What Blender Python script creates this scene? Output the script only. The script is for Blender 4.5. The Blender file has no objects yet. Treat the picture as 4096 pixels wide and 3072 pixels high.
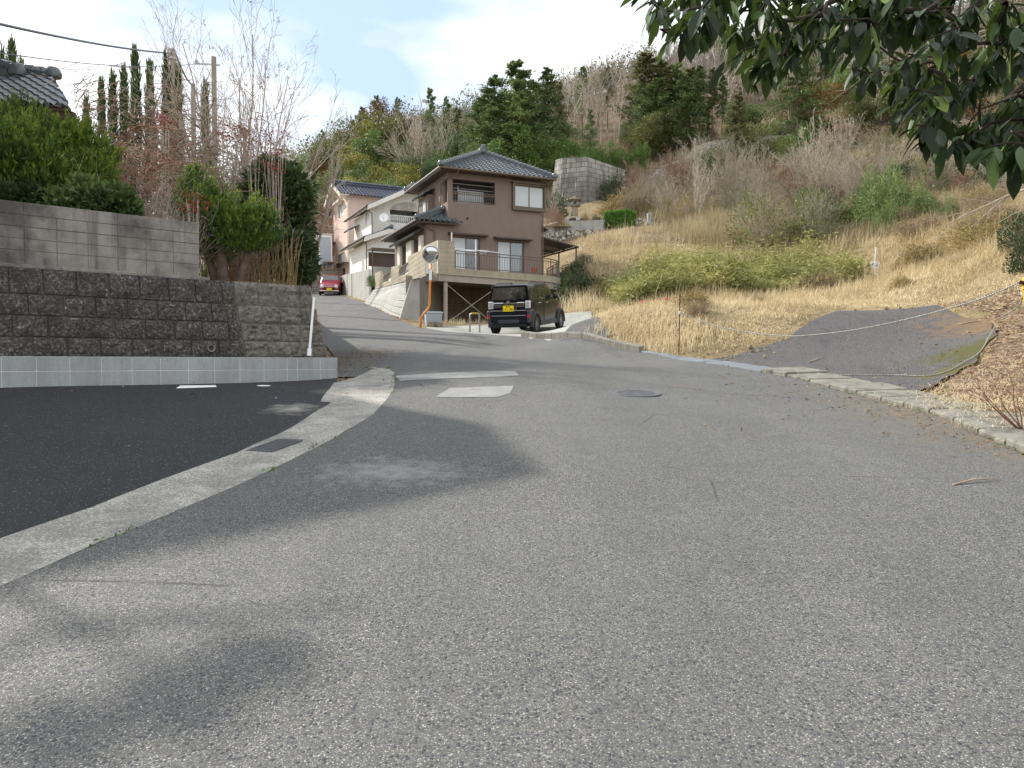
import bpy, math, random
import numpy as np
from mathutils import Vector, Matrix
from mathutils.geometry import delaunay_2d_cdt

SC = bpy.context.scene
COL = SC.collection
R = math.radians
# ------------------------------------------------------------------ camera
EYE = 1.5
FPX = 3000.0
PITCH = math.atan(86 / FPX)
cam_d = bpy.data.cameras.new("camera")
cam_d.sensor_width = 36.0
cam_d.lens = FPX / 4096 * 36.0
cam_d.clip_start = 0.05
cam_d.clip_end = 3000
cam = bpy.data.objects.new("camera", cam_d)
COL.objects.link(cam)
cam.location = (0, 0, EYE)
cam.rotation_euler = (R(90) - PITCH, 0, 0)
SC.camera = cam
SC.render.resolution_x, SC.render.resolution_y = 1024, 768
# ------------------------------------------------------------------ light
SUN_AZ, SUN_EL = R(-55), R(37)
TO_SUN = Vector((math.cos(SUN_EL) * math.sin(SUN_AZ), math.cos(SUN_EL) * math.cos(SUN_AZ), math.sin(SUN_EL)))
sl = bpy.data.lights.new("sun", 'SUN')
sl.energy = 3.8
sl.angle = R(1.0)
sl.color = (1.0, 0.95, 0.87)
so = bpy.data.objects.new("sun", sl)
COL.objects.link(so)
so.rotation_euler = (-TO_SUN).to_track_quat('-Z', 'Y').to_euler()
so.location = (0, 0, 60)

W = bpy.data.worlds.new("World")
SC.world = W
W.use_nodes = True
wt = W.node_tree
for n in list(wt.nodes):
    wt.nodes.remove(n)
wo = wt.nodes.new('ShaderNodeOutputWorld')
bg = wt.nodes.new('ShaderNodeBackground')
bg.inputs['Strength'].default_value = 0.1
sky = wt.nodes.new('ShaderNodeTexSky')
sky.sky_type = 'NISHITA'
sky.sun_disc = False
sky.sun_elevation = SUN_EL
sky.sun_rotation = SUN_AZ % (2 * math.pi)
sky.air_density, sky.dust_density, sky.ozone_density = 1.0, 0.6, 1.0
tc = wt.nodes.new('ShaderNodeTexCoord')
mp = wt.nodes.new('ShaderNodeMapping')
mp.inputs['Scale'].default_value = (1.0, 1.0, 2.6)
mp.inputs['Location'].default_value = (0.92, 0.1, -0.24)
nz = wt.nodes.new('ShaderNodeTexNoise')
nz.inputs['Scale'].default_value = 1.9
nz.inputs['Detail'].default_value = 7
nz.inputs['Roughness'].default_value = 0.52
rp = wt.nodes.new('ShaderNodeValToRGB')
rp.color_ramp.elements[0].position = 0.34
rp.color_ramp.elements[1].position = 0.49
nz2 = wt.nodes.new('ShaderNodeTexNoise')
nz2.inputs['Scale'].default_value = 5.0
nz2.inputs['Detail'].default_value = 6
rp2 = wt.nodes.new('ShaderNodeValToRGB')
rp2.color_ramp.elements[0].position = 0.3
rp2.color_ramp.elements[0].color = (7.2, 7.5, 8.0, 1)
rp2.color_ramp.elements[1].position = 0.62
rp2.color_ramp.elements[1].color = (9.6, 9.7, 9.8, 1)
br = wt.nodes.new('ShaderNodeMix')
br.data_type = 'RGBA'
br.blend_type = 'MIX'
br.inputs[0].default_value = 0.8
br.inputs[7].default_value = (4.6, 5.9, 7.9, 1)
mx = wt.nodes.new('ShaderNodeMix')
mx.data_type = 'RGBA'
L = wt.links.new
L(tc.outputs['Generated'], mp.inputs['Vector'])
L(mp.outputs['Vector'], nz.inputs['Vector'])
L(mp.outputs['Vector'], nz2.inputs['Vector'])
L(nz.outputs['Fac'], rp.inputs['Fac'])
L(nz2.outputs['Fac'], rp2.inputs['Fac'])
L(sky.outputs['Color'], br.inputs[6])
L(rp.outputs['Color'], mx.inputs[0])
L(br.outputs[2], mx.inputs[6])
L(rp2.outputs['Color'], mx.inputs[7])
L(mx.outputs[2], bg.inputs['Color'])
L(bg.outputs['Background'], wo.inputs['Surface'])
# ------------------------------------------------------------------ exposure
SC.view_settings.view_transform = 'Standard'
SC.view_settings.look = 'None'
SC.view_settings.exposure = 0.66
SC.view_settings.gamma = 1.0
SC.cycles.max_bounces = 8
SC.cycles.diffuse_bounces = 3
SC.cycles.transparent_max_bounces = 8
SC.cycles.use_denoising = True

# ------------------------------------------------------------------ layout helpers
def P(px, py, Y):
    """The point at distance Y ahead of the photographer seen at a place in the 4096 x 3072 photo."""
    u, v = (px - 2048) / FPX, (1536 - py) / FPX
    t = Y / (math.cos(PITCH) + v * math.sin(PITCH))
    return Vector((u * t, Y, EYE + t * (v * math.cos(PITCH) - math.sin(PITCH))))

def ray(px, py):
    u, v = (px - 2048) / FPX, (1536 - py) / FPX
    return Vector((u, math.cos(PITCH) + v * math.sin(PITCH), v * math.cos(PITCH) - math.sin(PITCH)))

def on_plane(px, py, o, d):
    """(distance along d, z) where the view line meets the upright plane through o along d."""
    r = ray(px, py)
    n = Vector((-d[1], d[0]))
    t = (n.x * o[0] + n.y * o[1]) / (n.x * r.x + n.y * r.y)
    p = r * t
    return ((p.x - o[0]) * d[0] + (p.y - o[1]) * d[1], EYE + p.z)

# ------------------------------------------------------------------ objects
WM = {}
def tag(o, label=None, cat=None, group=None, kind=None):
    if label: o['label'] = label
    if cat: o['category'] = cat
    if group: o['group'] = group
    if kind: o['kind'] = kind
    return o

def thing(name, label, cat, loc=(0, 0, 0), rz=0.0, group=None):
    o = bpy.data.objects.new(name, None)
    o.empty_display_size = 0.2
    COL.objects.link(o)
    o.location = loc
    o.rotation_euler = (0, 0, rz)
    WM[o.name] = Matrix.Translation(Vector(loc)) @ Matrix.Rotation(rz, 4, 'Z')
    return tag(o, label, cat, group)

def link_mesh(name, me, mats, parent=None):
    o = bpy.data.objects.new(name, me)
    for m in (mats if isinstance(mats, (list, tuple)) else [mats]):
        me.materials.append(m)
    COL.objects.link(o)
    if parent is not None:
        o.parent = parent
        WM[o.name] = WM[parent.name]
    else:
        WM[o.name] = Matrix.Identity(4)
    return o

def copy_thing(o, loc=None, rz=None, scale=None, label=None, parent=None):
    c = o.copy()
    COL.objects.link(c)
    if parent is not None:
        c.parent = parent
    if loc is not None: c.location = loc
    if rz is not None: c.rotation_euler = (0, 0, rz)
    if scale is not None: c.scale = scale
    if label: c['label'] = label
    for ch in o.children:
        copy_thing(ch, parent=c)
    return c

class MB:
    """Collects faces, then links them as ONE mesh object."""
    def __init__(s):
        s.v, s.f, s.mi, s.cur = [], [], [], 0
    def add(s, vs, fs):
        b = len(s.v)
        s.v += [tuple(x) for x in vs]
        s.f += [tuple(i + b for i in f) for f in fs]
        s.mi += [s.cur] * len(fs)
        return s
    def quad(s, *p):
        return s.add(p, [tuple(range(len(p)))])
    def box(s, lo, hi, M=None, bev=0.0):
        x0, y0, z0 = lo; x1, y1, z1 = hi
        if bev > 0:
            b = min(bev, abs(x1 - x0) * .45, abs(y1 - y0) * .45, abs(z1 - z0) * .45)
            vs, idx = [], {}
            for ix, X in enumerate((x0, x1)):
                for iy, Yy in enumerate((y0, y1)):
                    for iz, Z in enumerate((z0, z1)):
                        sx, sy, sz = (1 - 2 * ix) * b, (1 - 2 * iy) * b, (1 - 2 * iz) * b
                        idx[ix, iy, iz] = len(vs)
                        vs += [(X, Yy + sy, Z + sz), (X + sx, Yy, Z + sz), (X + sx, Yy + sy, Z)]
            fs = []
            g = lambda ix, iy, iz, k: idx[ix, iy, iz] + k
            for i in (0, 1):
                q = [g(i, 0, 0, 0), g(i, 1, 0, 0), g(i, 1, 1, 0), g(i, 0, 1, 0)]; fs.append(q if i else q[::-1])
                q = [g(0, i, 0, 1), g(1, i, 0, 1), g(1, i, 1, 1), g(0, i, 1, 1)]; fs.append(q[::-1] if i else q)
                q = [g(0, 0, i, 2), g(1, 0, i, 2), g(1, 1, i, 2), g(0, 1, i, 2)]; fs.append(q if i else q[::-1])
            for a in (0, 1):
                for c in (0, 1):
                    q = [g(a, c, 0, 0), g(a, c, 1, 0), g(a, c, 1, 1), g(a, c, 0, 1)]; fs.append(q if (a ^ c) else q[::-1])
                    q = [g(a, 0, c, 0), g(a, 1, c, 0), g(a, 1, c, 2), g(a, 0, c, 2)]; fs.append(q[::-1] if (a ^ c) else q)
                    q = [g(0, a, c, 1), g(1, a, c, 1), g(1, a, c, 2), g(0, a, c, 2)]; fs.append(q if (a ^ c) else q[::-1])
            for ix in (0, 1):
                for iy in (0, 1):
                    for iz in (0, 1):
                        q = [g(ix, iy, iz, 0), g(ix, iy, iz, 1), g(ix, iy, iz, 2)]
                        fs.append(q if ((ix + iy + iz) % 2 == 0) else q[::-1])
        else:
            vs = [(x, y, z) for x in (x0, x1) for y in (y0, y1) for z in (z0, z1)]
            fs = [(0, 1, 3, 2), (4, 6, 7, 5), (0, 4, 5, 1), (2, 3, 7, 6), (0, 2, 6, 4), (1, 5, 7, 3)]
        if M is not None:
            vs = [M @ Vector(q) for q in vs]
        return s.add(vs, fs)
    def beam(s, a, b, w, h, up=(0, 0, 1)):
        a, b = Vector(a), Vector(b)
        d = (b - a); ln = d.length; d.normalize()
        x = d.cross(Vector(up))
        if x.length < 1e-4: x = d.cross(Vector((1, 0, 0)))
        x.normalize(); z = x.cross(d)
        M = Matrix((x, d, z)).transposed().to_4x4(); M.translation = a
        return s.box((-w / 2, 0, -h / 2), (w / 2, ln, h / 2), M)
    def tube(s, pts, rad, n=8, caps=True, squash=1.0):
        pts = [Vector(p) for p in pts]
        if not isinstance(rad, (list, tuple)): rad = [rad] * len(pts)
        vs, fs, ref = [], [], None
        for i, p in enumerate(pts):
            d = (pts[min(i + 1, len(pts) - 1)] - pts[max(i - 1, 0)]).normalized()
            if ref is None:
                ref = d.cross(Vector((0, 0, 1)))
                if ref.length < 1e-3: ref = Vector((1, 0, 0))
            ref = (ref - d * ref.dot(d)).normalized()
            w = d.cross(ref)
            for k in range(n):
                a = 2 * math.pi * k / n
                vs.append(p + ref * (rad[i] * math.cos(a)) + w * (rad[i] * squash * math.sin(a)))
        for i in range(len(pts) - 1):
            for k in range(n):
                k2 = (k + 1) % n
                fs.append((i * n + k, i * n + k2, (i + 1) * n + k2, (i + 1) * n + k))
        if caps:
            fs.append(tuple(range(n))[::-1]); fs.append(tuple(range((len(pts) - 1) * n, len(pts) * n)))
        return s.add(vs, fs)
    def lathe(s, prof, n=24, M=None):
        vs, fs = [], []
        for r, z in prof:
            for k in range(n):
                a = 2 * math.pi * k / n
                vs.append(Vector((r * math.cos(a), r * math.sin(a), z)))
        for i in range(len(prof) - 1):
            for k in range(n):
                k2 = (k + 1) % n
                fs.append((i * n + k, i * n + k2, (i + 1) * n + k2, (i + 1) * n + k))
        if prof[0][0] > 1e-5: fs.append(tuple(range(n))[::-1])
        if prof[-1][0] > 1e-5: fs.append(tuple(range((len(prof) - 1) * n, len(prof) * n)))
        if M is not None: vs = [M @ q for q in vs]
        return s.add(vs, fs)
    def prism(s, poly, d, M=None):
        """poly: outline in 3-D; d: extrusion vector."""
        n = len(poly); d = Vector(d)
        a = [Vector(p) for p in poly]; b = [p + d for p in a]
        fs = [tuple(range(n))[::-1], tuple(range(n, 2 * n))] + [(i, (i + 1) % n, n + (i + 1) % n, n + i) for i in range(n)]
        vs = a + b
        if M is not None: vs = [M @ q for q in vs]
        return s.add(vs, fs)
    def build(s, name, mats, parent=None, world=False, smooth=False, flip=False):
        me = bpy.data.meshes.new(name)
        vs = s.v
        if world and parent is not None:
            inv = WM[parent.name].inverted()
            vs = [inv @ Vector(q) for q in vs]
        me.from_pydata([tuple(q) for q in vs], [], s.f)
        o = link_mesh(name, me, mats, parent)
        if max(s.mi, default=0) > 0:
            me.polygons.foreach_set('material_index', s.mi)
        if smooth:
            me.polygons.foreach_set('use_smooth', [True] * len(s.f))
            if smooth != 'all':
                try: me.set_sharp_from_angle(angle=R(38))
                except Exception: pass
        me.update()
        return o

def np_mesh(name, co, faces, tone=None):
    """co (n,3), faces (m,k) -> mesh; tone: one random number per vertex."""
    me = bpy.data.meshes.new(name)
    co = np.asarray(co, dtype=np.float32); faces = np.asarray(faces, dtype=np.int32)
    m, k = faces.shape
    me.vertices.add(len(co)); me.vertices.foreach_set('co', co.ravel())
    me.loops.add(m * k); me.loops.foreach_set('vertex_index', faces.ravel())
    me.polygons.add(m); me.polygons.foreach_set('loop_start', np.arange(0, m * k, k, dtype=np.int32))
    if tone is not None:
        at = me.attributes.new('tone', 'FLOAT', 'POINT'); at.data.foreach_set('value', np.asarray(tone, dtype=np.float32))
    me.update(calc_edges=True)
    return me

# ------------------------------------------------------------------ materials
class NT:
    def __init__(s, name):
        s.m = bpy.data.materials.new(name); s.m.use_nodes = True
        s.t = s.m.node_tree
        s.b = s.t.nodes['Principled BSDF']; s.o = s.t.nodes['Material Output']
    def n(s, typ, **kw):
        x = s.t.nodes.new(typ)
        for k, v in kw.items(): setattr(x, k, v)
        return x
    def put(s, sock, v):
        if isinstance(v, (int, float)): sock.default_value = v
        elif isinstance(v, (tuple, list)):
            sock.default_value = (*v, 1) if (len(v) == 3 and sock.type == 'RGBA') else v
        else: s.t.links.new(v, sock)
    def co(s, kind='pos', scale=None):
        if kind == 'pos': v = s.n('ShaderNodeNewGeometry').outputs['Position']
        else: v = s.n('ShaderNodeTexCoord').outputs['Object']
        if scale is not None:
            mp = s.n('ShaderNodeMapping'); mp.inputs['Scale'].default_value = scale
            s.put(mp.inputs['Vector'], v); v = mp.outputs['Vector']
        return v
    def noise(s, v, scale, detail=4, rough=.55, dist=0.0):
        x = s.n('ShaderNodeTexNoise'); s.put(x.inputs['Vector'], v)
        x.inputs['Scale'].default_value = scale; x.inputs['Detail'].default_value = detail
        x.inputs['Roughness'].default_value = rough; x.inputs['Distortion'].default_value = dist
        return x.outputs['Fac']
    def voro(s, v, scale, feature='F1', out='Distance', rnd=1.0):
        x = s.n('ShaderNodeTexVoronoi', feature=feature); s.put(x.inputs['Vector'], v)
        x.inputs['Scale'].default_value = scale
        x.inputs['Randomness'].default_value = rnd
        return x.outputs[out]
    def white(s, v):
        x = s.n('ShaderNodeTexWhiteNoise'); s.put(x.inputs['Vector'], v); return x.outputs['Value']
    def ramp(s, f, els):
        x = s.n('ShaderNodeValToRGB'); e = x.color_ramp.elements
        while len(e) < len(els): e.new(0.5)
        for q, (p, c) in zip(e, els):
            q.position = p
            q.color = (c, c, c, 1) if isinstance(c, (int, float)) else (*c, 1)
        s.put(x.inputs['Fac'], f); return x.outputs['Color']
    def mix(s, f, a, b, mode='MIX'):
        x = s.n('ShaderNodeMix', data_type='RGBA', blend_type=mode)
        s.put(x.inputs[0], f)
        for i, c in ((6, a), (7, b)):
            if isinstance(c, (int, float)): c = (c, c, c)
            s.put(x.inputs[i], c)
        return x.outputs[2]
    def math(s, op, a, b=0.0):
        x = s.n('ShaderNodeMath', operation=op); s.put(x.inputs[0], a); s.put(x.inputs[1], b); return x.outputs[0]
    def bump(s, h, strength=.5, dist=.02, normal=None):
        x = s.n('ShaderNodeBump'); x.inputs['Strength'].default_value = strength; x.inputs['Distance'].default_value = dist
        s.put(x.inputs['Height'], h)
        if normal is not None: s.put(x.inputs['Normal'], normal)
        return x.outputs['Normal']
    def fin(s, color=None, rough=.7, normal=None, spec=.4, metal=0.0):
        if color is not None: s.put(s.b.inputs['Base Color'], color)
        s.put(s.b.inputs['Roughness'], rough)
        s.b.inputs['Specular IOR Level'].default_value = spec
        s.b.inputs['Metallic'].default_value = metal
        if normal is not None: s.put(s.b.inputs['Normal'], normal)
        return s.m

def c3(h):
    """sRGB hex -> linear colour"""
    f = lambda x: x / 12.92 if x <= .04045 else ((x + .055) / 1.055) ** 2.4
    return tuple(f(int(h[i:i + 2], 16) / 255) for i in (0, 2, 4))

def paint(name, col, rough=.6, var=.12, scale=3.0, spec=.4, metal=0.0, bump=.1, dirt=None, co='pos'):
    """A plain surface with uneven tone and faint weathering."""
    k = NT(name); v = k.co(co)
    a = k.noise(v, scale, 6, .6)
    lo, hi = tuple(x * (1 - var) for x in col), tuple(min(1, x * (1 + var)) for x in col)
    c = k.mix(k.ramp(a, [(.3, 0.0), (.7, 1.0)]), lo, hi)
    if dirt:
        d = k.noise(k.co(co, (2.5, 2.5, .35)), 1.6, 6, .65)
        c = k.mix(k.ramp(d, [(.48, 0.0), (.75, dirt[1])]), c, dirt[0])
    nrm = k.bump(k.noise(v, scale * 25, 3, .6), bump, .004) if bump else None
    return k.fin(c, rough, nrm, spec, metal)

def leafmat(name, dark, mid, light, rough=.55, trans=.3, nscale=.6, spec=.3):
    k = NT(name)
    at = k.n('ShaderNodeAttribute', attribute_name='tone').outputs['Fac']
    oi = k.n('ShaderNodeObjectInfo').outputs['Random']
    nz = k.noise(k.co('obj'), nscale, 3, .6)
    f = k.math('ADD', k.math('MULTIPLY', at, .5), k.math('ADD', k.math('MULTIPLY', nz, .55), k.math('MULTIPLY', oi, .18)))
    c = k.ramp(f, [(.28, dark), (.58, mid), (.92, light)])
    k.fin(c, rough, None, spec)
    tr = k.n('ShaderNodeBsdfTranslucent'); k.put(tr.inputs['Color'], c)
    ms = k.n('ShaderNodeMixShader'); ms.inputs[0].default_value = trans
    k.t.links.new(k.b.outputs[0], ms.inputs[1]); k.t.links.new(tr.outputs[0], ms.inputs[2])
    k.t.links.new(ms.outputs[0], k.o.inputs['Surface'])
    return k.m
# ------------------------------------------------------------------ terrain heights
def zroad(y):
    y = np.asarray(y, float)
    return np.where(y < 22, .1 * y, np.where(y < 30, 2.2 + .1 * (y - 22) + .0019 * (y - 22) ** 2, 3.1216 + .1304 * (y - 30)))

EDGE_L = [(-4.2, -8), (-3.3, 0), (-2.54, 3.85), (-2.36, 4.6), (-2.1, 5.6), (-1.9, 6.65), (-1.77, 7.5), (-1.65, 8.9), (-1.71, 10.6), (-1.83, 11.8), (-2.03, 12.9), (-2.34, 14.2), (-3.3, 14.9), (-4.55, 19.5), (-6.3, 25), (-9.6, 37), (-14.1, 53), (-17.5, 64)]
EDGE_R = [(4.0, -8), (4.25, 0), (4.42, 4), (4.62, 6.6), (4.97, 9), (4.8, 11.5), (4.2, 13.8), (3.0, 17), (1.8, 19.3), (0.25, 22.6), (-3.2, 27.0), (-4.9, 32.0), (-8.6, 44), (-12.3, 55), (-15, 64)]

def poly_at(pl, y):
    return float(np.interp(y, [p[1] for p in pl], [p[0] for p in pl]))

CP = []
for y in (-8, -3, 0, 3, 6, 9, 12, 15, 18, 21, 24, 27, 30, 34, 38, 42, 47, 52, 57, 64):
    zl = float(zroad(y))
    for t in (0.0, 0.5, 1.0):
        CP.append((poly_at(EDGE_L, y) * (1 - t) + poly_at(EDGE_R, y) * t, y, zl))
CP += [(-6.9, 9.8, 1.15), (-5.3, 11.4, 1.17), (-3.1, 13.2, 1.22), (-12, 6, .75), (-14, 12, 1.2), (-6, 5, .55), (-9, 0, 0.0), (-12, -8, -.8),
       (4.03, 16, 1.6), (5.7, 10.95, 1.1), (8.07, 18.5, 2.78), (9.9, 17.2, 2.86), (9.37, 14.5, 2.25), (7.2, 11.8, 1.45), (6.0, 16.5, 2.05), (5.1, 16, 1.78),
       (3.6, 16.6, 1.75), (4.1, 19, 2.75), (1.9, 21.2, 2.62), (2.6, 18.3, 2.02), (7, 22, 3.1), (5.2, 12.3, 1.25), (5.5, 6.6, .72), (5.9, 9, 1.02), (7.5, 8.5, 1.3), (7, 4, .7), (9, 2, .9),
       (10.2, 13, 3.0), (12, 9, 3.0), (9.5, 9.5, 1.95), (13.7, 20, 4.75), (12.3, 17.5, 3.7), (15.8, 27, 4.7), (16.5, 34, 5.4), (11.5, 20, 3.35), (12, 26, 3.9), (19, 22, 6.6), (18, 14, 6.0), (25, 8, 7),
       (2.6, 24, 2.75), (1.6, 26.5, 2.6), (-0.5, 27.5, 2.75), (2.3, 29, 3.5), (7, 31, 3.95), (13.8, 33, 4.35), (9, 26, 3.55), (-1.5, 31, 3.1), (1.5, 33, 3.1), (-3.0, 35, 3.2), (-.5, 35.8, 3.2), (2.0, 36.6, 3.4),
       (3.9, 38, 6.0), (6.5, 38, 6.0), (5.6, 48, 8.8), (7.8, 52, 10.2), (10, 44, 7.7), (11, 60, 12.4), (14.3, 45, 8.3), (19.7, 62, 13.9), (22.5, 50, 10.8), (23, 42, 9.3), (20.8, 32, 7.5), (26, 38, 9.9), (28, 24, 9),
       (42, 62, 21), (44, 85, 26), (30, 95, 28.5), (30, 105, 34), (16, 108, 33), (2, 80, 17.0), (12, 80, 18.5), (8, 64, 13.0), (5.6, 112, 33), (-9.5, 115, 32), (-21, 115, 29), (-27, 110, 25), (-36, 108, 22),
       (-5, 75, 15), (-20, 80, 13), (-18, 95, 21), (0, 170, 56), (-42, 150, 38), (64, 200, 84), (97, 200, 86), (123, 180, 82), (60, 140, 57), (80, 100, 42), (60, 50, 22), (50, 20, 16), (60, -10, 12),
       (-22, 64, 7.3), (-30, 82, 11), (-40, 60, 6), (-16, 20, 1.6), (-30, 30, 2.2), (-30, 5, 0), (-60, 40, 2), (-80, 100, 8), (-80, 180, 20), (-2, 40, 5.0), (-4, 50, 6.3), (4, 45, 7.2), (-9, 62, 8.6),
       (-150, 100, 5), (-150, -50, -6), (150, 80, 70), (150, -60, 20), (0, 300, 66), (-120, 300, 30), (150, 300, 90), (0, -60, -6), (-320, 0, -8), (320, 0, 50), (-300, 420, 10), (300, 420, 70), (0, 420, 60), (0, -120, -10)]
_cp = np.array(CP, float)
def _phi(r2):
    return 0.5 * r2 * np.log(np.maximum(r2, 1e-9))
_n = len(_cp)
_d2 = ((_cp[:, None, :2] - _cp[None, :, :2]) ** 2).sum(-1) / 400
_A = np.zeros((_n + 3, _n + 3)); _A[:_n, :_n] = _phi(_d2) + 2e-4 * np.eye(_n)
_A[:_n, _n] = 1; _A[:_n, _n + 1:] = _cp[:, :2] / 20; _A[_n, :_n] = 1; _A[_n + 1:, :_n] = _cp[:, :2].T / 20
_w = np.linalg.solve(_A, np.concatenate([_cp[:, 2], np.zeros(3)]))
def H(x, y):
    x = np.atleast_1d(np.asarray(x, float)); y = np.atleast_1d(np.asarray(y, float))
    sh = x.shape; x = x.ravel(); y = y.ravel(); out = np.empty(len(x))
    for a in range(0, len(x), 20000):
        q = np.stack([x[a:a + 20000], y[a:a + 20000]], 1)
        d2 = ((q[:, None, :] - _cp[None, :, :2]) ** 2).sum(-1) / 400
        out[a:a + 20000] = _phi(d2) @ _w[:_n] + _w[_n] + (q / 20) @ _w[_n + 1:]
    return out.reshape(sh)
def h(x, y):
    return float(H(x, y)[0])
def GP(px, py, lo=3.0, hi=160.0):
    """Where the view line through a photo point meets the terrain."""
    r = ray(px, py); t = lo
    while t < hi:
        p = r * t
        if EYE + p.z < h(p.x, p.y): break
        t *= 1.012
    p = r * t
    return Vector((p.x, p.y, h(p.x, p.y)))

def inside(poly, x, y):
    x = np.asarray(x); y = np.asarray(y); r = np.zeros(x.shape, bool); j = len(poly) - 1
    for i in range(len(poly)):
        xi, yi = poly[i]; xj, yj = poly[j]
        if yi != yj:
            r ^= ((yi > y) != (yj > y)) & (x < (xj - xi) * (y - yi) / (yj - yi) + xi)
        j = i
    return r

def dense(poly, step, jit=0.0, rng=None, closed=True):
    out = []
    n = len(poly)
    for i in range(n if closed else n - 1):
        a, b = Vector(poly[i]), Vector(poly[(i + 1) % n]); m = max(1, int((b - a).length / step))
        for k in range(m):
            q = a.lerp(b, k / m)
            if jit: q = q + Vector((rng.uniform(-jit, jit), rng.uniform(-jit, jit)))
            out.append((q.x, q.y))
    if not closed: out.append(tuple(poly[-1]))
    return out

def smooth_line(pl, step=.4):
    """Catmull-Rom through the points."""
    p = [Vector(q) for q in pl]; out = []
    for i in range(len(p) - 1):
        a, b, c, d = p[max(i - 1, 0)], p[i], p[i + 1], p[min(i + 2, len(p) - 1)]
        m = max(2, int((c - b).length / step))
        for k in range(m):
            t = k / m
            out.append(tuple(.5 * ((2 * b) + (c - a) * t + (2 * a - 5 * b + 4 * c - d) * t * t + (3 * b - a - 3 * c + d) * t ** 3)))
    out.append(tuple(p[-1])); return out

PAVED = []
def sheet(name, poly, off, step, mat, jit=0.0, seed=1, paved=True, kind='structure', zf=None, label=None, cat=None, group=None):
    rng = random.Random(seed)
    bd = dense(poly, step, jit, rng)
    if paved: PAVED.append(bd)
    xs = [p[0] for p in bd]; ys = [p[1] for p in bd]
    gx = np.arange(min(xs), max(xs), step); gy = np.arange(min(ys), max(ys), step)
    X, Y = np.meshgrid(gx, gy); X = X.ravel() + .13 * step; Y = Y.ravel() + .17 * step
    ins = inside(bd, X, Y)
    if ins.any():
        b = np.array(bd)
        X, Y = X[ins], Y[ins]
        dmin = np.sqrt(((X[:, None] - b[None, :, 0]) ** 2 + (Y[:, None] - b[None, :, 1]) ** 2).min(1))
        X, Y = X[dmin > .35 * step], Y[dmin > .35 * step]
    else: X = Y = np.zeros(0)
    vs = [Vector(p) for p in bd] + [Vector((a, c)) for a, c in zip(X, Y)]
    nb = len(bd)
    r = delaunay_2d_cdt(vs, [(i, (i + 1) % nb) for i in range(nb)], [], 1, 1e-5)
    co = np.array([(q.x, q.y) for q in r[0]])
    z = (H(co[:, 0], co[:, 1]) if zf is None else zf(co[:, 0], co[:, 1])) + off
    me = np_mesh(name, np.column_stack([co, z]), np.array(r[2], dtype=np.int32))
    me.polygons.foreach_set('use_smooth', [True] * len(me.polygons))
    if me.polygons and me.polygons[0].normal.z < 0: me.flip_normals()
    o = link_mesh(name, me, mat)
    if kind: o['kind'] = kind
    return tag(o, label, cat, group)

# ------------------------------------------------------------------ ground materials
def m_asphalt():
    k = NT('worn_asphalt'); v = k.co('pos')
    cell = k.voro(v, 62, 'F1', 'Color'); dist = k.voro(v, 62, 'F1', 'Distance')
    sp = k.n('ShaderNodeSeparateColor'); k.put(sp.inputs[0], cell)
    s2 = k.n('ShaderNodeSeparateColor'); k.put(s2.inputs[0], k.voro(v, 240, 'F1', 'Color'))
    grit = k.ramp(s2.outputs[0], [(0.0, c3('3f4041')), (.4, c3('535454')), (.75, c3('696967')), (.93, c3('8e8b81')), (1.0, c3('cdc9bd'))])
    stone = k.ramp(sp.outputs[1], [(0.0, c3('262a31')), (.5, c3('3c4149')), (.8, c3('504e4c')), (1.0, c3('7b7468'))])
    isst = k.math('MULTIPLY', k.math('LESS_THAN', sp.outputs[0], .42), k.math('LESS_THAN', dist, .46))
    c = k.mix(isst, grit, stone)
    big = k.noise(v, .35, 5, .6)
    c = k.mix(k.ramp(big, [(.35, 0.0), (.7, .25)]), c, c3('7a7a78'))
    mid = k.noise(v, 2.6, 5, .65)
    c = k.mix(k.ramp(mid, [(.3, .22), (.6, 0.0)]), c, c3('46474a'))
    ck = k.voro(k.mix(1.0, v, k.mix(1.0, k.n('ShaderNodeTexNoise').outputs['Color'], (.9, .9, .9), 'MULTIPLY'), 'ADD'), .42, 'DISTANCE_TO_EDGE', 'Distance')
    ckm = k.math('MULTIPLY', k.ramp(ck, [(.0, 1.0), (.006, 0.0)]), k.ramp(k.noise(v, .6, 3, .6), [(.52, 0), (.6, .8)]))
    c = k.mix(ckm, c, c3('2a2927'))
    tr_ = k.noise(k.co('pos', (1.1, .12, 1)), 1.0, 3, .5)
    c = k.mix(k.ramp(tr_, [(.4, .22), (.6, 0)]), c, c3('4d4e50'))
    # pale scuffed spot in front of the strip, and brown leaf dust along the right-hand gutter
    sx = k.n('ShaderNodeSeparateXYZ'); k.put(sx.inputs[0], v)
    def blob(cx, cy, rx, ry):
        a = k.math('DIVIDE', k.math('SUBTRACT', sx.outputs[0], cx), rx); b = k.math('DIVIDE', k.math('SUBTRACT', sx.outputs[1], cy), ry)
        d = k.math('SQRT', k.math('ADD', k.math('MULTIPLY', a, a), k.math('MULTIPLY', b, b)))
        return k.math('ADD', d, k.math('MULTIPLY', k.math('SUBTRACT', k.noise(v, 7, 7, .75), .5), 3.2))
    c = k.mix(k.ramp(blob(-.95, 6.1, .7, .55), [(.1, .42), (1.1, 0.0)]), c, c3('a9aaab'))
    c = k.mix(k.ramp(blob(5.3, 8.2, 1.5, 4.5), [(.4, .55), (1.1, 0.0)]), c, c3('6e6350'))
    c = k.mix(k.ramp(blob(-3.6, 16.2, 1.4, 2.6), [(.4, .7), (1.1, 0.0)]), c, c3('4c4336'))
    hgt = k.math('ADD', k.math('MULTIPLY', isst, k.math('SUBTRACT', .8, dist)), k.math('MULTIPLY', s2.outputs[1], .5))
    nrm = k.bump(hgt, .6, .010)
    return k.fin(c, .8, nrm, .3)

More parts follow.
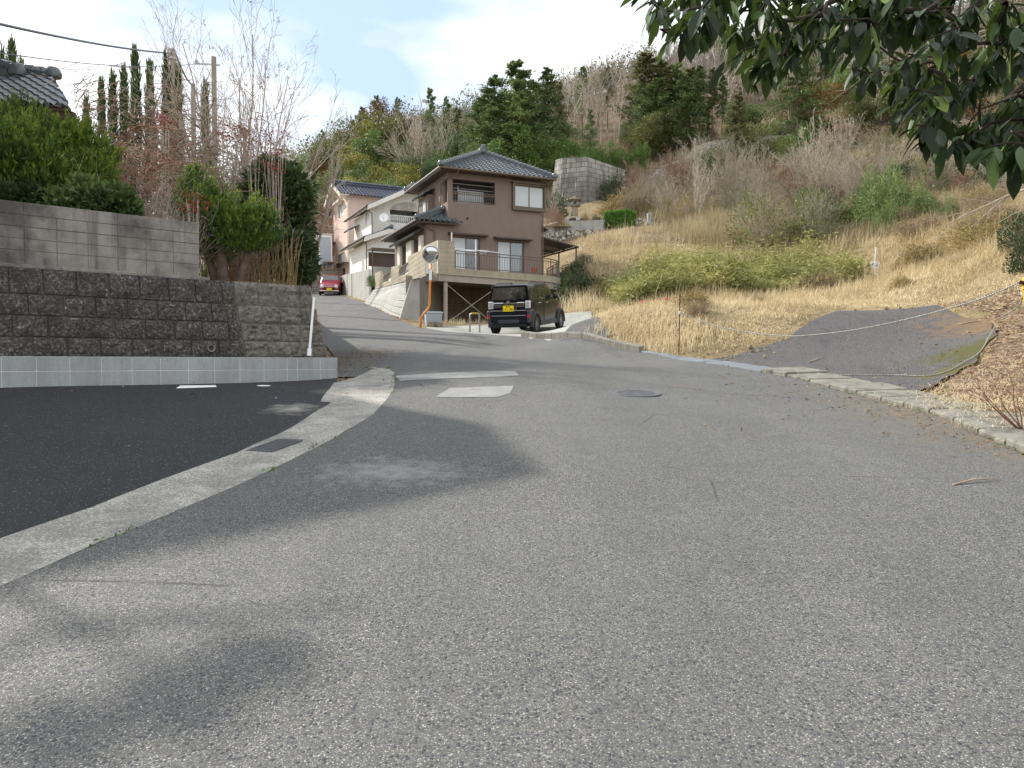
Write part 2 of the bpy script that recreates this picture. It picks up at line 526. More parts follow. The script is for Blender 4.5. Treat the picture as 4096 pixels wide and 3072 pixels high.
def m_newasphalt():
    k = NT('fresh_asphalt'); v = k.co('pos')
    d = k.voro(v, 120, 'F1', 'Distance'); cc = k.n('ShaderNodeSeparateColor'); k.put(cc.inputs[0], k.voro(v, 120, 'F1', 'Color'))
    c = k.ramp(cc.outputs[0], [(0, c3('131416')), (.75, c3('25272a')), (.97, c3('393b3e')), (1, c3('8a8a86'))])
    big = k.noise(v, .8, 5, .6)
    c = k.mix(k.ramp(big, [(.4, 0), (.75, .35)]), c, c3('34373b'))
    sx = k.n('ShaderNodeSeparateXYZ'); k.put(sx.inputs[0], v)
    def blob(cx, cy, rx, ry):
        a = k.math('DIVIDE', k.math('SUBTRACT', sx.outputs[0], cx), rx); b = k.math('DIVIDE', k.math('SUBTRACT', sx.outputs[1], cy), ry)
        return k.math('ADD', k.math('SQRT', k.math('ADD', k.math('MULTIPLY', a, a), k.math('MULTIPLY', b, b))), k.math('MULTIPLY', k.noise(v, 6, 5, .75), 1.2))
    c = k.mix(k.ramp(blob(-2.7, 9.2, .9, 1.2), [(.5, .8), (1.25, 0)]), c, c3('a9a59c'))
    return k.fin(c, .8, k.bump(k.math('SUBTRACT', 1.0, d), .6, .008), .4)

def m_aggregate():
    k = NT('exposed_aggregate_concrete'); v = k.co('pos')
    cc = k.n('ShaderNodeSeparateColor'); k.put(cc.inputs[0], k.voro(v, 85, 'F1', 'Color')); d = k.voro(v, 85, 'F1', 'Distance')
    stone = k.ramp(cc.outputs[0], [(0, c3('6a6b6d')), (.45, c3('9b9a96')), (.8, c3('c0bdb3')), (1, c3('dedacd'))])
    c = k.mix(k.ramp(d, [(.35, 0), (.7, 1)]), stone, c3('8f8b82'))
    c = k.mix(k.ramp(k.noise(v, 1.3, 6, .65), [(.4, 0), (.66, .7)]), c, c3('6b6a68'))
    c = k.mix(k.ramp(k.noise(v, 3.3, 6, .65), [(.5, 0), (.75, .5)]), c, c3('cbc8bf'))
    return k.fin(c, .85, k.bump(k.math('SUBTRACT', 1.0, d), .6, .01), .3)

def m_drive():
    k = NT('old_driveway_asphalt'); v = k.co('pos')
    cc = k.n('ShaderNodeSeparateColor'); k.put(cc.inputs[0], k.voro(v, 110, 'F1', 'Color')); d = k.voro(v, 110, 'F1', 'Distance')
    c = k.ramp(cc.outputs[0], [(0, c3('2f2f30')), (.6, c3('474648')), (1, c3('827e7a'))])
    c = k.mix(k.ramp(k.noise(v, 1.1, 6, .65), [(.38, 0), (.72, .4)]), c, c3('585556'))
    c = k.mix(k.ramp(k.noise(k.co('pos', (1, .35, 1)), 2.2, 5, .65), [(.52, 0), (.72, .5)]), c, c3('302f30'))
    sx = k.n('ShaderNodeSeparateXYZ'); k.put(sx.inputs[0], v)
    def blob(cx, cy, rx, ry):
        a = k.math('DIVIDE', k.math('SUBTRACT', sx.outputs[0], cx), rx); b = k.math('DIVIDE', k.math('SUBTRACT', sx.outputs[1], cy), ry)
        return k.math('ADD', k.math('SQRT', k.math('ADD', k.math('MULTIPLY', a, a), k.math('MULTIPLY', b, b))), k.math('MULTIPLY', k.math('SUBTRACT', k.noise(v, 4.5, 6, .75), .5), 3.0))
    c = k.mix(k.ramp(blob(7.9, 12.6, 1.2, .9), [(.45, 1.0), (.85, 0)]), c, c3('4f4d2a'))
    c = k.mix(k.ramp(blob(7.3, 11.7, 1.3, .45), [(.45, 1.0), (.85, 0)]), c, c3('58552e'))
    c = k.mix(k.ramp(blob(9.6, 14.2, 1.3, 2.6), [(.5, 1.0), (1.0, 0)]), c, c3('6e5b45'))
    return k.fin(c, .85, k.bump(k.math('SUBTRACT', 1.0, d), .5, .008), .3)

def m_soil():
    k = NT('dry_straw_soil'); v = k.co('pos')
    a = k.noise(v, .5, 7, .65); b = k.noise(v, 9, 5, .7); w = k.noise(k.co('pos', (1, 1, .5)), 38, 3, .7)
    c = k.ramp(a, [(.25, c3('6b5d47')), (.45, c3('8a7a5c')), (.6, c3('9c8c6d')), (.8, c3('73664f'))])
    c = k.mix(k.ramp(b, [(.38, .65), (.56, 0)]), c, c3('4b3d2b'))
    c = k.mix(k.ramp(w, [(.52, 0), (.7, .6)]), c, c3('b3a383'))
    c = k.mix(k.ramp(k.noise(v, 1.7, 5, .6), [(.58, 0), (.72, .5)]), c, c3('5b5f31'))
    return k.fin(c, .95, k.bump(b, .8, .06), .1)

def m_litter():
    k = NT('leaf_litter_soil'); v = k.co('pos')
    cc = k.n('ShaderNodeSeparateColor'); k.put(cc.inputs[0], k.voro(k.co('pos', (1, .6, 1)), 22, 'F1', 'Color')); d = k.voro(k.co('pos', (1, .6, 1)), 22, 'F1', 'Distance')
    c = k.ramp(cc.outputs[0], [(0, c3('3b3028')), (.4, c3('645342')), (.7, c3('7f6d57')), (1, c3('a8967a'))])
    c = k.mix(k.ramp(k.noise(v, 1.2, 6, .65), [(.4, 0), (.65, .7)]), c, c3('75675a'))
    c = k.mix(k.ramp(k.noise(v, 2.1, 5, .6), [(.6, 0), (.7, .8)]), c, c3('5d5b24'))
    return k.fin(c, .95, k.bump(k.math('SUBTRACT', 1, d), .8, .03), .1)

def m_concrete(name, col, dark, scale=1.2, streak=.6, joint=None, co='pos'):
    k = NT(name); v = k.co(co)
    c = k.mix(k.ramp(k.noise(v, scale, 7, .65), [(.3, 0), (.72, 1)]), tuple(x * .82 for x in col), tuple(min(1, x * 1.12) for x in col))
    st = k.noise(k.co(co, (3.0, 3.0, .28)), 1.7, 7, .68)
    c = k.mix(k.ramp(st, [(.46, 0), (.68, streak)]), c, dark)
    c = k.mix(k.ramp(k.noise(v, 45, 4, .7), [(.42, .28), (.58, 0)]), c, tuple(x * .55 for x in col))
    return k.fin(c, .88, k.bump(k.noise(v, 60, 4, .7), .35, .006), .25)

M = {}
M['road'] = m_asphalt(); M['lot'] = m_newasphalt(); M['strip'] = m_aggregate(); M['drive'] = m_drive()
M['soil'] = m_soil(); M['litter'] = m_litter()
M['apron'] = m_concrete('parking_concrete', c3('a3a49d'), c3('6e6f6a'), 1.0, .5)
M['curb'] = m_concrete('weathered_curb_concrete', c3('87847a'), c3('47443c'), 3.2, .85)
M['slab_new'] = m_concrete('dark_cover_concrete', c3('7b8288'), c3('55585a'), 3.0, .5)
M['patch'] = m_concrete('pale_patch_asphalt', c3('8f8f8c'), c3('6b6b69'), 3.0, .5)
M['whitepaint'] = paint('white_road_paint', (.82, .83, .82), .6, .08, 8, .3)
M['iron'] = paint('cast_iron', c3('5f6063'), .7, .2, 9, .3, .1, .3)

# ------------------------------------------------------------------ paved sheets
EL = smooth_line(EDGE_L, .5); ER = smooth_line(EDGE_R, .5)
sheet('road', EL + ER[::-1], .004, .45, M['road'], .012, 3)
SL = [(-4.9, -8), (-3.75, 0), (-3.04, 4.45), (-2.86, 5.08), (-2.72, 5.84), (-2.49, 6.73), (-2.35, 7.92), (-2.35, 9.72), (-2.5, 9.78), (-2.91, 12.3), (-2.75, 13.2), (-2.6, 14.4)]
el_part = [p for p in EL if p[1] <= 14.6]
sheet('concrete_strip', SL + el_part[::-1], .005, .3, M['strip'], .01, 5)
WA, WD, WN = Vector((-6.83, 10.0, 0)), Vector((.76, .65, 0)).normalized(), Vector((.65, -.76, 0)).normalized()
def WL(s, back=0.0, z=0.0):
    """A point s metres along the front of the left walls, set back, at height z."""
    return WA + WD * s - WN * back + Vector((0, 0, z))
lot_top = [WL(4.95, 0.0), WL(-8.5, 0.0)]
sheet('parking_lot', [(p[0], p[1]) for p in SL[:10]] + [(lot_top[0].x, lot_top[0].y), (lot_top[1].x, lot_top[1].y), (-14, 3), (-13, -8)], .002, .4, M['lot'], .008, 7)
DRV = [(3.8, 15.55), (5.1, 15.95), (6.0, 16.4), (7.0, 17.5), (8.0, 18.5), (9.7, 17.3), (9.4, 14.8), (8.6, 13.3), (7.3, 11.9), (5.5, 10.5), (5.05, 11.9), (4.6, 13.7)]
sheet('driveway', DRV, .004, .3, M['drive'], .05, 9)
sheet('road_shoulder', [(-2.6, 13.3), (-2.25, 14.2), (-3.2, 14.95), (-4.5, 19.5), (-6.25, 25), (-6.75, 25.2), (-4.95, 19.9), (-3.6, 15.4), (-3.25, 13.3)], .0025, .3, M['road'], .01, 10)
APR = [(0.1, 22.4), (1.5, 20.0), (2.0, 20.3), (2.4, 21.8), (2.6, 24.0), (3.0, 28.4), (1.2, 29.0), (-1.6, 28.4), (-3.0, 27.4), (-3.2, 26.7)]
sheet('parking_apron', APR, .001, .4, M['apron'], .01, 11)
RMP = [tuple(GP(*q)[:2]) for q in ((2215, 1368), (2290, 1300), (2345, 1275), (2400, 1290), (2440, 1330), (2420, 1385))]
sheet('asphalt_ramp', RMP, .006, .3, M['drive'], .05, 12)
# ground sheet, fine near by, coarse far away, reaching the horizon
def axis(lo, a, b, hi, fine):
    g = [a]
    s = fine
    while g[0] > lo: s *= 1.22; g.insert(0, g[0] - s)
    g += list(np.arange(a + fine, b, fine)); s = fine
    while g[-1] < hi: s *= 1.22; g.append(g[-1] + s)
    return np.array(g)
gx = axis(-420, -16, 26, 420, .3); gy = axis(-150, -6, 60, 560, .3)
X, Y = np.meshgrid(gx, gy)
Z = H(X, Y)
far = np.clip((np.hypot(X - 20, Y - 60) - 170) / 200, 0, 1); Z = Z * (1 - far) + (-5) * far * (Y < 60) + far * np.minimum(Z, 70) * (Y >= 60)
rs = np.random.RandomState(4)
from mathutils import noise as mnoise
rough = np.array([mnoise.noise((a * .9, b * .9, 0)) * .10 + mnoise.noise((a * 2.7, b * 2.7, 3)) * .045 for a, b in zip(X.ravel(), Y.ravel())]).reshape(X.shape)
pv = np.zeros(X.shape, bool)
near_p = np.zeros(X.shape, bool)
for bd in PAVED:
    pv |= inside(bd, X, Y)
for dx, dy in ((.45, 0), (-.45, 0), (0, .45), (0, -.45)):
    for bd in PAVED: near_p |= inside(bd, X + dx, Y + dy)
Z = np.where(pv, Z - .09, np.where(near_p, Z - .006, Z + rough * np.clip((Y - 8) / 10, .3, 1)))
ny, nx = X.shape
idx = np.arange(nx * ny).reshape(ny, nx)
fc = np.stack([idx[:-1, :-1], idx[:-1, 1:], idx[1:, 1:], idx[1:, :-1]], -1).reshape(-1, 4)
me = np_mesh('ground', np.column_stack([X.ravel(), Y.ravel(), Z.ravel()]), fc)
me.polygons.foreach_set('use_smooth', [True] * len(me.polygons))
M['scrub'] = m_litter(); M['scrub'].name = 'scrubby_hill_soil'
g = link_mesh('ground', me, [M['soil'], M['litter'], M['scrub']]); g['kind'] = 'structure'
cx = X[:-1, :-1].ravel() + .15; cy = Y[:-1, :-1].ravel() + .15
lit = (inside([(3.5, -8), (4.6, 6), (5.2, 9), (6, 10.8), (7.5, 12), (9.6, 14.8), (9.8, 17), (14, 16), (30, 10), (30, -20), (3, -20)], cx, cy) | inside([(-2.3, 14), (-2.9, 13), (-3.6, 13.6), (-7.2, 25), (-6, 25), (-3, 16)], cx, cy) | ((cy > 64) & (cx < 10)) | (cy > 92) | inside([(-8, 29), (3.6, 30.5), (3.6, 38), (-8, 40)], cx, cy))
hill_ = (H(cx, cy) > 9.0) & (cy > 30) & ~lit
me.polygons.foreach_set('material_index', lit.astype(np.int32) + 2 * hill_)
me.update()

# ------------------------------------------------------------------ left-hand walls
def m_stained():
    k = NT('old_stained_block'); v = k.co('pos')
    c = k.mix(k.ramp(k.noise(v, 2.0, 7, .7), [(.3, 0), (.72, 1)]), c3('7d7973'), c3('a39d96'))
    c = k.mix(k.ramp(k.noise(v, .75, 7, .7), [(.46, 0), (.62, .75)]), c, c3('3f3d3a'))
    c = k.mix(k.ramp(k.noise(k.co('pos', (4.0, 4.0, .3)), 1.9, 7, .7), [(.5, 0), (.66, .5)]), c, c3('45423f'))
    c = k.mix(k.ramp(k.noise(k.co('pos', (1.0, 1.0, 3.5)), 2.3, 6, .7), [(.6, 0), (.72, .5)]), c, c3('b3b2ae'))
    return k.fin(c, .9, k.bump(k.noise(v, 60, 4, .7), .4, .006), .2)
M['block'] = m_concrete('new_grey_block', c3('a8acab'), c3('7d7a74'), 1.6, .35)
M['mortar'] = paint('pale_mortar', c3('d4d6d5'), .9, .06, 6)
M['oldblock'] = m_stained()
M['oldjoint'] = m_concrete('old_mortar', c3('68645d'), c3('2c2a27'), 3, .6)
def m_split(name='split_face_stone', pale=0):
    k = NT(name); v = k.co('pos')
    n1 = k.noise(v, 26, 6, .7); n2 = k.noise(v, 3.0, 6, .65)
    c = k.ramp(n1, [(.34, c3('353331')), (.5, c3('55524e')), (.6, c3('7d7972')), (.68, c3('b9b6ad')), (.8, c3('e0ddd4'))])  # palest stops paint in the bright glints on the dark stone
    c = k.mix(k.ramp(n2, [(.35, .55), (.6, 0)]), c, c3('22221f'))
    c = k.mix(k.ramp(k.noise(v, 1.1, 5, .6), [(.6, 0), (.75, .5)]), c, c3('3c4038'))
    if pale: c = k.mix(k.ramp(k.noise(v, 5, 7, .72), [(.36, .25), (.55, .85)]), c, k.ramp(k.noise(v, 17, 5, .7), [(.3, c3('6a6459')), (.5, c3('8d867a')), (.7, c3('aca598'))]))
    return k.fin(c, .8, k.bump(k.math('ADD', n1, k.noise(v, 8, 5, .7)), 1.0, .05), .4)
M['split'] = m_split()
M['corner'] = m_split('lichen_grey_stone', 1)
M['pvc'] = paint('white_pvc', (.8, .82, .82), .35, .04, 4, .5, bump=0)

def frame_on_wall(o, d, n):
    return Matrix(((d.x, -n.x, 0, o.x), (d.y, -n.y, 0, o.y), (0, 0, 1, 0), (0, 0, 0, 1)))
WMX = frame_on_wall(WA, WD, WN)     # local: x along, y back into the bank, z up
rng = random.Random(21)
# low new block wall: two courses
lw = thing('low_block_wall', 'low new pale grey concrete block wall edging the dark parking lot', 'wall', tuple(WL(0)))
mb = MB(); mj = MB()
mj.box((-8.5, .006, .9), (4.92, .114, 1.572), WMX)
edges = [4.95, 4.62, 4.2, 4.02]; xx = 4.02
while xx > -8.5: xx -= .4; edges.append(xx)
for row, (z0, z1) in enumerate(((.98, 1.378), (1.386, 1.585))):
    for a, b in zip(edges[1:], edges[:-1]):
        mb.box((a + .004, 0, z0), (b - .004, .12, z1), WMX, .006)
mb.build('blocks', M['block'], lw, world=True); mj.build('mortar', M['mortar'], lw, world=True)
# dark split-face retaining wall, battered
dw = thing('dark_retaining_wall', 'dark split-face block retaining wall with a drain hole, above the low grey wall', 'wall', tuple(WL(0, .2)))
mb = MB(); mj = MB()
zb, zt = 1.28, 2.86
def face(z): return .17 + (z - 1.3) / 1.56 * .34
mj.add([WMX @ Vector(q) for q in ((-8.5, face(1.0) + .03, 1.0), (4.0, face(1.0) + .03, 1.0), (4.0, face(zt) + .03, zt - .01), (-8.5, face(zt) + .03, zt - .01), (-8.5, 1.1, zt - .01), (4.0, 1.1, zt - .01))], [(0, 1, 2, 3), (3, 2, 5, 4)])
rows = [1.0, 1.57, 1.86, 2.16, 2.465, 2.86]
def rough_block(mb, a, b, z0, z1, M4, depth, nx=5, nz=4, amp=.016, fy=face):
    vs, fs = [], []
    for j in range(nz + 1):
        for i in range(nx + 1):
            edge = i in (0, nx) or j in (0, nz)
            x = a + (b - a) * i / nx; z = z0 + (z1 - z0) * j / nz
            y = fy(z) - (depth if not edge else 0) - (rng.uniform(-amp, amp) if not edge else 0)
            vs.append(M4 @ Vector((x, y, z)))
    for j in range(nz):
        for i in range(nx):
            k = j * (nx + 1) + i; fs.append((k, k + 1, k + nx + 2, k + nx + 1))
    b0 = len(vs)
    ring = [i for i in range(nx + 1)] + [(j + 1) * (nx + 1) - 1 for j in range(1, nz + 1)] + [nz * (nx + 1) + i for i in range(nx - 1, -1, -1)] + [j * (nx + 1) for j in range(nz - 1, 0, -1)]
    Mi = M4.to_3x3() @ Vector((0, 1, 0))
    for i in ring: vs.append(vs[i] + Mi * .06)
    m = len(ring)
    for q in range(m): fs.append((ring[q], b0 + q, b0 + (q + 1) % m, ring[(q + 1) % m]))
    mb.add(vs, fs)
for r in range(5):
    x = 3.40 - (rows[r] - 1.5) * .10 - (.0 if r % 2 else .2); z0, z1 = rows[r] + .012, rows[r + 1] - .012
    if r % 2 == 0:
        rough_block(mb, x + .015, x + .2, z0, z1, WMX, .022)
    while x > -8.5:
        rough_block(mb, x - .42 + .012, x - .012, z0, z1, WMX, .022); x -= .42 + rng.uniform(-.012, .012)
mb.build('blocks', M['split'], dw, world=True); mj.build('joints', M['oldjoint'], dw, world=True)
cap = MB(); cap.box((-8.5, .5, 2.83), (2.9, 1.0, 2.885), WMX, .01); cap.build('cap', M['oldblock'], dw, world=True)
# corner stones and the return along the road
mb = MB()
RT = [Vector((-3.33, 13.35, 0)), Vector((-3.95, 16.0, 0)), Vector((-5.0, 20, 0)), Vector((-6.45, 25, 0)), Vector((-8.2, 31, 0)), Vector((-9.9, 37, 0))]
for r in range(5):
    z0, z1 = rows[r] + .003, rows[r + 1] - .003
    x1 = 4.93 - (rows[r] - 1.3) * .2; x0 = 3.42 - (rows[r] - 1.5) * .10; x = x0
    cuts = [x0]
    while cuts[-1] < x1 - .5: cuts.append(cuts[-1] + rng.uniform(.3, .45))
    cuts.append(x1)
    for a, b in zip(cuts[:-1], cuts[1:]): rough_block(mb, a + .002, b - .002, z0, z1, WMX, .03, 8, 7, .032)
mj = MB(); mj.add([WMX @ Vector(q) for q in ((3.3, face(1.0) + .012, 1.0), (4.97, face(1.0) + .012, 1.0), (4.6, face(2.85) + .012, 2.85), (3.1, face(2.85) + .012, 2.85))], [(0, 1, 2, 3)]); mj.build('corner_joints', M['oldjoint'], dw, world=True)
mb.build('corner_stones', M['corner'], dw, world=True, smooth=True)
mb = MB()
def gtop(y): return 2.86 + .055 * max(0, y - 13.5)
for i in range(len(RT) - 1):
    a, b = RT[i], RT[i + 1]; d = (b - a).normalized(); n = Vector((d.y, -d.x, 0)); ln = (b - a).length
    M4 = frame_on_wall(a, d, n); m = max(1, int(ln / .45))
    for k in range(m):
        x0, x1 = ln * k / m, ln * (k + 1) / m
        pa, pb = a + d * x0, a + d * x1
        zbase = min(h(pa.x, pa.y), h(pb.x, pb.y)) - .15; ztop = gtop((pa.y + pb.y) / 2)
        nr = max(1, round((ztop - zbase) / .3))
        for r in range(nr):
            za, zc = zbase + (ztop - zbase) * r / nr, zbase + (ztop - zbase) * (r + 1) / nr
            rough_block(mb, x0 + .006, x1 - .006, za + .006, zc - .006, M4, .02, 3, 3, .015, fy=lambda z: max(0, (z - 1.3)) * .22)
mb.build('return_face', M['corner'], dw, world=True, smooth=True)
hole = MB()
c = WL(2.84, face(1.7) - .05, 1.73)
q = WN.to_track_quat('Z', 'Y').to_matrix().to_4x4(); q.translation = c
hole.lathe([(.04, -.15), (.04, 0.0), (.062, 0.004), (.062, -.1)], 20, q)
hole.build('drain_pipe', M['oldblock'], dw, world=True, smooth=True)
# grey block wall on top
uw = thing('stained_block_wall', 'stained grey concrete block wall standing on the dark retaining wall', 'wall', tuple(WL(0, .55, 2.86)))
mb = MB(); mj = MB()
mj.box((-8.5, .556, 2.87), (2.776, .664, 3.72), WMX)
for r in range(4):
    z0, z1 = 2.885 + r * .165 + (.035 if r else 0), 2.885 + (r + 1) * .165 + .035
    if r == 3: z0, z1 = 2.885 + 3 * .17 + .025, 3.75 - .165
    x = 2.78
    while x > -8.5:
        a = max(x - .4, -8.5); mb.box((a + .003, .55, z0 + .002), (x - .003, .67, z1 - .003), WMX, .004); x -= .4
x = 2.78
while x > -8.5: mb.box((max(x - 1.2, -8.5) + .002, .548, 3.588), (x - .002, .672, 3.762), WMX, .004); x -= 1.2
mb.build('blocks', M['oldblock'], uw, world=True); mj.build('mortar', M['oldjoint'], uw, world=True)
# white pipe leaning on the corner
pp = thing('drain_pipe', 'thin white plastic pipe leaning against the stone corner on the low wall', 'pipe', tuple(P(1234, 1428, 13.0)))
a, b = P(1236, 1424, 12.95), P(1256, 1190, 13.25)
mb = MB(); mb.tube([a, b], .022, 12); mb.build('pipe', M['pvc'], pp, world=True, smooth=True)
mb = MB(); d = (b - a).normalized(); mb.tube([a, a + d * .11, a + d * .13], [.038, .038, .028], 14); mb.tube([a + d * .10, a + d * .125], [.043, .043], 14)
mb.build('socket', M['pvc'], pp, world=True, smooth=True)
# garden behind the walls
GP_poly = [tuple(WL(s, .62)[:2]) for s in (-9.0, 4.3)] + [(p.x - .45, p.y + .25) for p in RT] + [(-13, 46), (-30, 46), (-30, 6)]
sheet('garden_soil', GP_poly, 0, .7, M['litter'], 0, 13, paved=False, zf=lambda x, y: 2.83 + .055 * np.maximum(0, y - 13.5))
def gz(x, y): return 2.83 + .055 * max(0, y - 13.5)

# ------------------------------------------------------------------ road furniture
def ground_quad(pts): return [tuple(GP(*p)[:2]) for p in pts]
sheet('asphalt_patch', ground_quad([(1580, 1508), (2060, 1486), (2075, 1506), (1990, 1512), (1600, 1526)]), .009, .3, M['patch'], .006, 15, paved=False, kind='structure')
sheet('asphalt_patch', ground_quad([(1740, 1594), (1800, 1557), (2055, 1546), (2040, 1580), (1990, 1594)]), .009, .3, M['patch'], .006, 16, paved=False, kind='structure')
sheet('paint_mark', ground_quad([(703, 1556), (722, 1546), (862, 1543), (867, 1552), (715, 1556.5)]), .007, .1, M['whitepaint'], .003, 17, paved=False, kind=None, label='white painted stripe on the dark lot near the low wall', cat='road marking')
pc = GP(1055, 1547.5)
sheet('paint_mark', [(pc.x + .105 * math.cos(t * .35), pc.y + .105 * math.sin(t * .35)) for t in range(18)], .007, .05, M['whitepaint'], 0, 18, paved=False, kind=None, label='round white painted dot on the dark lot near the low wall', cat='road marking')
# manhole
mp_ = GP(2545, 1580)
sl_ = math.atan(.1)
mh = thing('manhole_cover', 'round iron manhole cover set into the worn asphalt road', 'manhole cover', tuple(mp_ + Vector((0, 0, .004))))
TM = Matrix.Translation(mp_ + Vector((0, 0, .006))) @ Matrix.Rotation(math.atan(.1), 4, 'X')
mb = MB(); mb.lathe([(.30, 0), (.30, .010), (.275, .010), (.275, .005), (0, .005)], 40, TM)
for i in range(-6, 7):
    for j in range(-6, 7):
        if (i * i + j * j) * .0016 < .064: mb.box((i * .04 - .013, j * .04 - .013, .005), (i * .04 + .013, j * .04 + .013, .011), TM)
mb.build('cover', M['iron'], mh, world=True)
mb = MB(); mb.lathe([(.345, 0), (.345, .009), (.305, .009), (.305, 0)], 40, TM); mb.build('ring', M['iron'], mh, world=True)
# drain grate in the strip
gc = GP(1102, 1789); gd = (Vector(SL[5]) - Vector(SL[4])).normalized(); ga = math.atan2(gd.y, gd.x)
gt = thing('drain_grate', 'small steel drain grate set into the pale concrete strip', 'grate', tuple(gc))
TM = Matrix.Translation(gc + Vector((0, 0, .005))) @ Matrix.Rotation(ga, 4, 'Z') @ Matrix.Rotation(-math.atan(.098), 4, 'Y')
M['pit'] = paint('dark_pit', (.012, .012, .012), .9, .1)
mb = MB(); mb.box((-.25, -.12, -.02), (.25, .12, .003), TM); mb.build('pit', M['pit'], gt, world=True)
mb = MB()
for i in range(15): mb.box((-.24 + i * .0335, -.115, .002), (-.228 + i * .0335, .115, .009), TM)
for j in (-.06, 0, .06): mb.box((-.245, j - .004, .002), (.245, j + .004, .0085), TM)
mb.build('bars', M['iron'], gt, world=True)
mb = MB()
for lo, hi in (((-.265, -.135), (.265, -.118)), ((-.265, .118), (.265, .135)), ((-.265, -.118), (-.248, .118)), ((.248, -.118), (.265, .118))): mb.box((*lo, 0), (*hi, .011), TM)
mb.build('frame', M['iron'], gt, world=True)

# gutter covers along the right edge
ORD = 'first second third fourth fifth sixth seventh eighth ninth tenth eleventh twelfth thirteenth fourteenth fifteenth sixteenth seventeenth eighteenth nineteenth twentieth'.split()
path = [Vector(p) for p in smooth_line(EDGE_R, .1)]
cum = [0]
for i in range(1, len(path)): cum.append(cum[-1] + (path[i] - path[i - 1]).length)
def along(s):
    i = min(max(np.searchsorted(cum, s), 1), len(path) - 1)
    t = (s - cum[i - 1]) / (cum[i] - cum[i - 1]); p = path[i - 1].lerp(path[i], t); d = (path[i] - path[i - 1]).normalized()
    return p, d
def s_at(y): return float(np.interp(y, [p.y for p in path], cum))
rng = random.Random(5)
def gslab(s0, s1, w, th, raise_, name, mat, label, cat, group, off=0.0, rough=.012, gap=.006):
    """one cover: a worn block following the gutter"""
    (a, da), (b, db) = along(s0 + gap), along(s1 - gap)
    na, nb = Vector((da.y, -da.x)), Vector((db.y, -db.x))
    c = [a + na * off, b + nb * off, b + nb * (w + off), a + na * (w + off)]
    j = lambda: rng.uniform(-rough, rough)
    t = rng.uniform(-.006, .006) * (3 if gap > .01 else 1)
    zz = [h(q.x, q.y) for q in (c[0], c[1])]; zz += [zz[1] + .02, zz[0] + .02]
    mb = MB(); nb_ = 8
    top, bot, bv = [], [], []
    ring = []
    for k in range(4):
        p, q = c[k], c[(k + 1) % 4]; zp, zq = zz[k], zz[(k + 1) % 4]
        m = 5 if k % 2 == 0 else 3
        for i in range(m):
            r = p.lerp(q, i / m); ring.append((r.x + j() * (i > 0), r.y + j() * (i > 0), zp + (zq - zp) * i / m))
    n = len(ring); cxx = sum(r[0] for r in ring) / n; cyy = sum(r[1] for r in ring) / n
    for x, y, z in ring: bot.append((x, y, z - th))
    for x, y, z in ring: bv.append((x, y, z + raise_ - .018 + t))
    for x, y, z in ring:
        k = .022 / max(.05, math.hypot(x - cxx, y - cyy)); top.append((x + (cxx - x) * k, y + (cyy - y) * k, z + raise_ + t + rng.uniform(-.003, .003)))
    fs = [(i, (i + 1) % n, n + (i + 1) % n, n + i) for i in range(n)] + [(n + i, n + (i + 1) % n, 2 * n + (i + 1) % n, 2 * n + i) for i in range(n)]
    mb.add(bot + bv + top, fs)
    mb.add(top + [(cxx, cyy, sum(z for *_, z in ring) / n + raise_ + t)], [(i, (i + 1) % n, n) for i in range(n)])
    o = mb.build(name, mat)
    return tag(o, label, cat, group)
s = s_at(13.2); s_post = s_at(17.2)
i = 0
ends = []
while s < s_post - .1:
    ends.append((s, s + .6)); s += .6
for i, (a, b) in enumerate(ends[::-1]):
    gslab(a, b, .46, .1, .03, 'gutter_cover', M['slab_new'], f'{ORD[i]} smooth dark gutter cover counting downhill from the rope post', 'gutter cover', 'dark gutter covers by the driveway')
s = s_at(13.2); i = 0
while s > s_at(3.6) and i < 20:
    ln = rng.choice((.6, .62, .55, .7)); gslab(s - ln, s, .84, .12, .06, 'curb_slab', M['curb'], f'{ORD[i]} weathered kerb slab of the old gutter counting downhill from the dark covers', 'curb slab', 'weathered slabs over the old gutter', rough=.025, gap=.022)
    s -= ln; i += 1
# low beige kerb between the apron and the rope post
s = s_at(17.2); i = 0
while s < s_at(21.9) - .3:
    gslab(s, s + 1.2, .18, .2, .14, 'kerb_stone', M['curb'], f'{ORD[i]} beige kerb length counting from the rope post towards the parked car', 'kerb', 'beige kerb below the straw bank', rough=.006); s += 1.2; i += 1
# ------------------------------------------------------------------ building materials
M['brown'] = paint('brown_stucco', c3('86786f'), .92, .06, 1.3, .15, bump=.5, dirt=(c3('6f6057'), .18))
M['white'] = paint('white_stucco', c3('e3e1da'), .9, .04, 1.0, .15, bump=.35, dirt=(c3('bdb8ac'), .3))
M['pink'] = paint('pale_pink_stucco', c3('d3bdb0'), .9, .05, 1.0, .15, bump=.35, dirt=(c3('b39d90'), .3))
M['tile'] = paint('glazed_roof_tile', c3('5a6266'), .3, .22, 2.4, .6, bump=.1)
M['tile_blue'] = paint('dark_blue_roof_tile', c3('333c4d'), .3, .2, 2.4, .6, bump=.1)
M['brownwood'] = paint('dark_brown_trim', c3('50423a'), .6, .15, 4)
M['bronze'] = paint('bronze_aluminium', c3('65584b'), .42, .08, 5, .5, .3, .05)
M['alu'] = paint('silver_aluminium', c3('b9bcbd'), .4, .05, 5, .5, .4, .05)
M['frost'] = paint('frosted_glass', c3('c3cbcd'), .22, .04, 1.5, .6, bump=0)
M['curtain'] = paint('white_curtain', c3('dfe3e6'), .85, .05, 2)
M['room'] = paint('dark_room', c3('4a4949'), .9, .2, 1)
M['deckpaint'] = paint('beige_deck_paint', c3('a89f92'), .7, .06, 2, dirt=(c3('7d7466'), .5))
M['tan'] = m_concrete('tan_block', c3('b0a792'), c3('7b725e'), 1.3, .5)
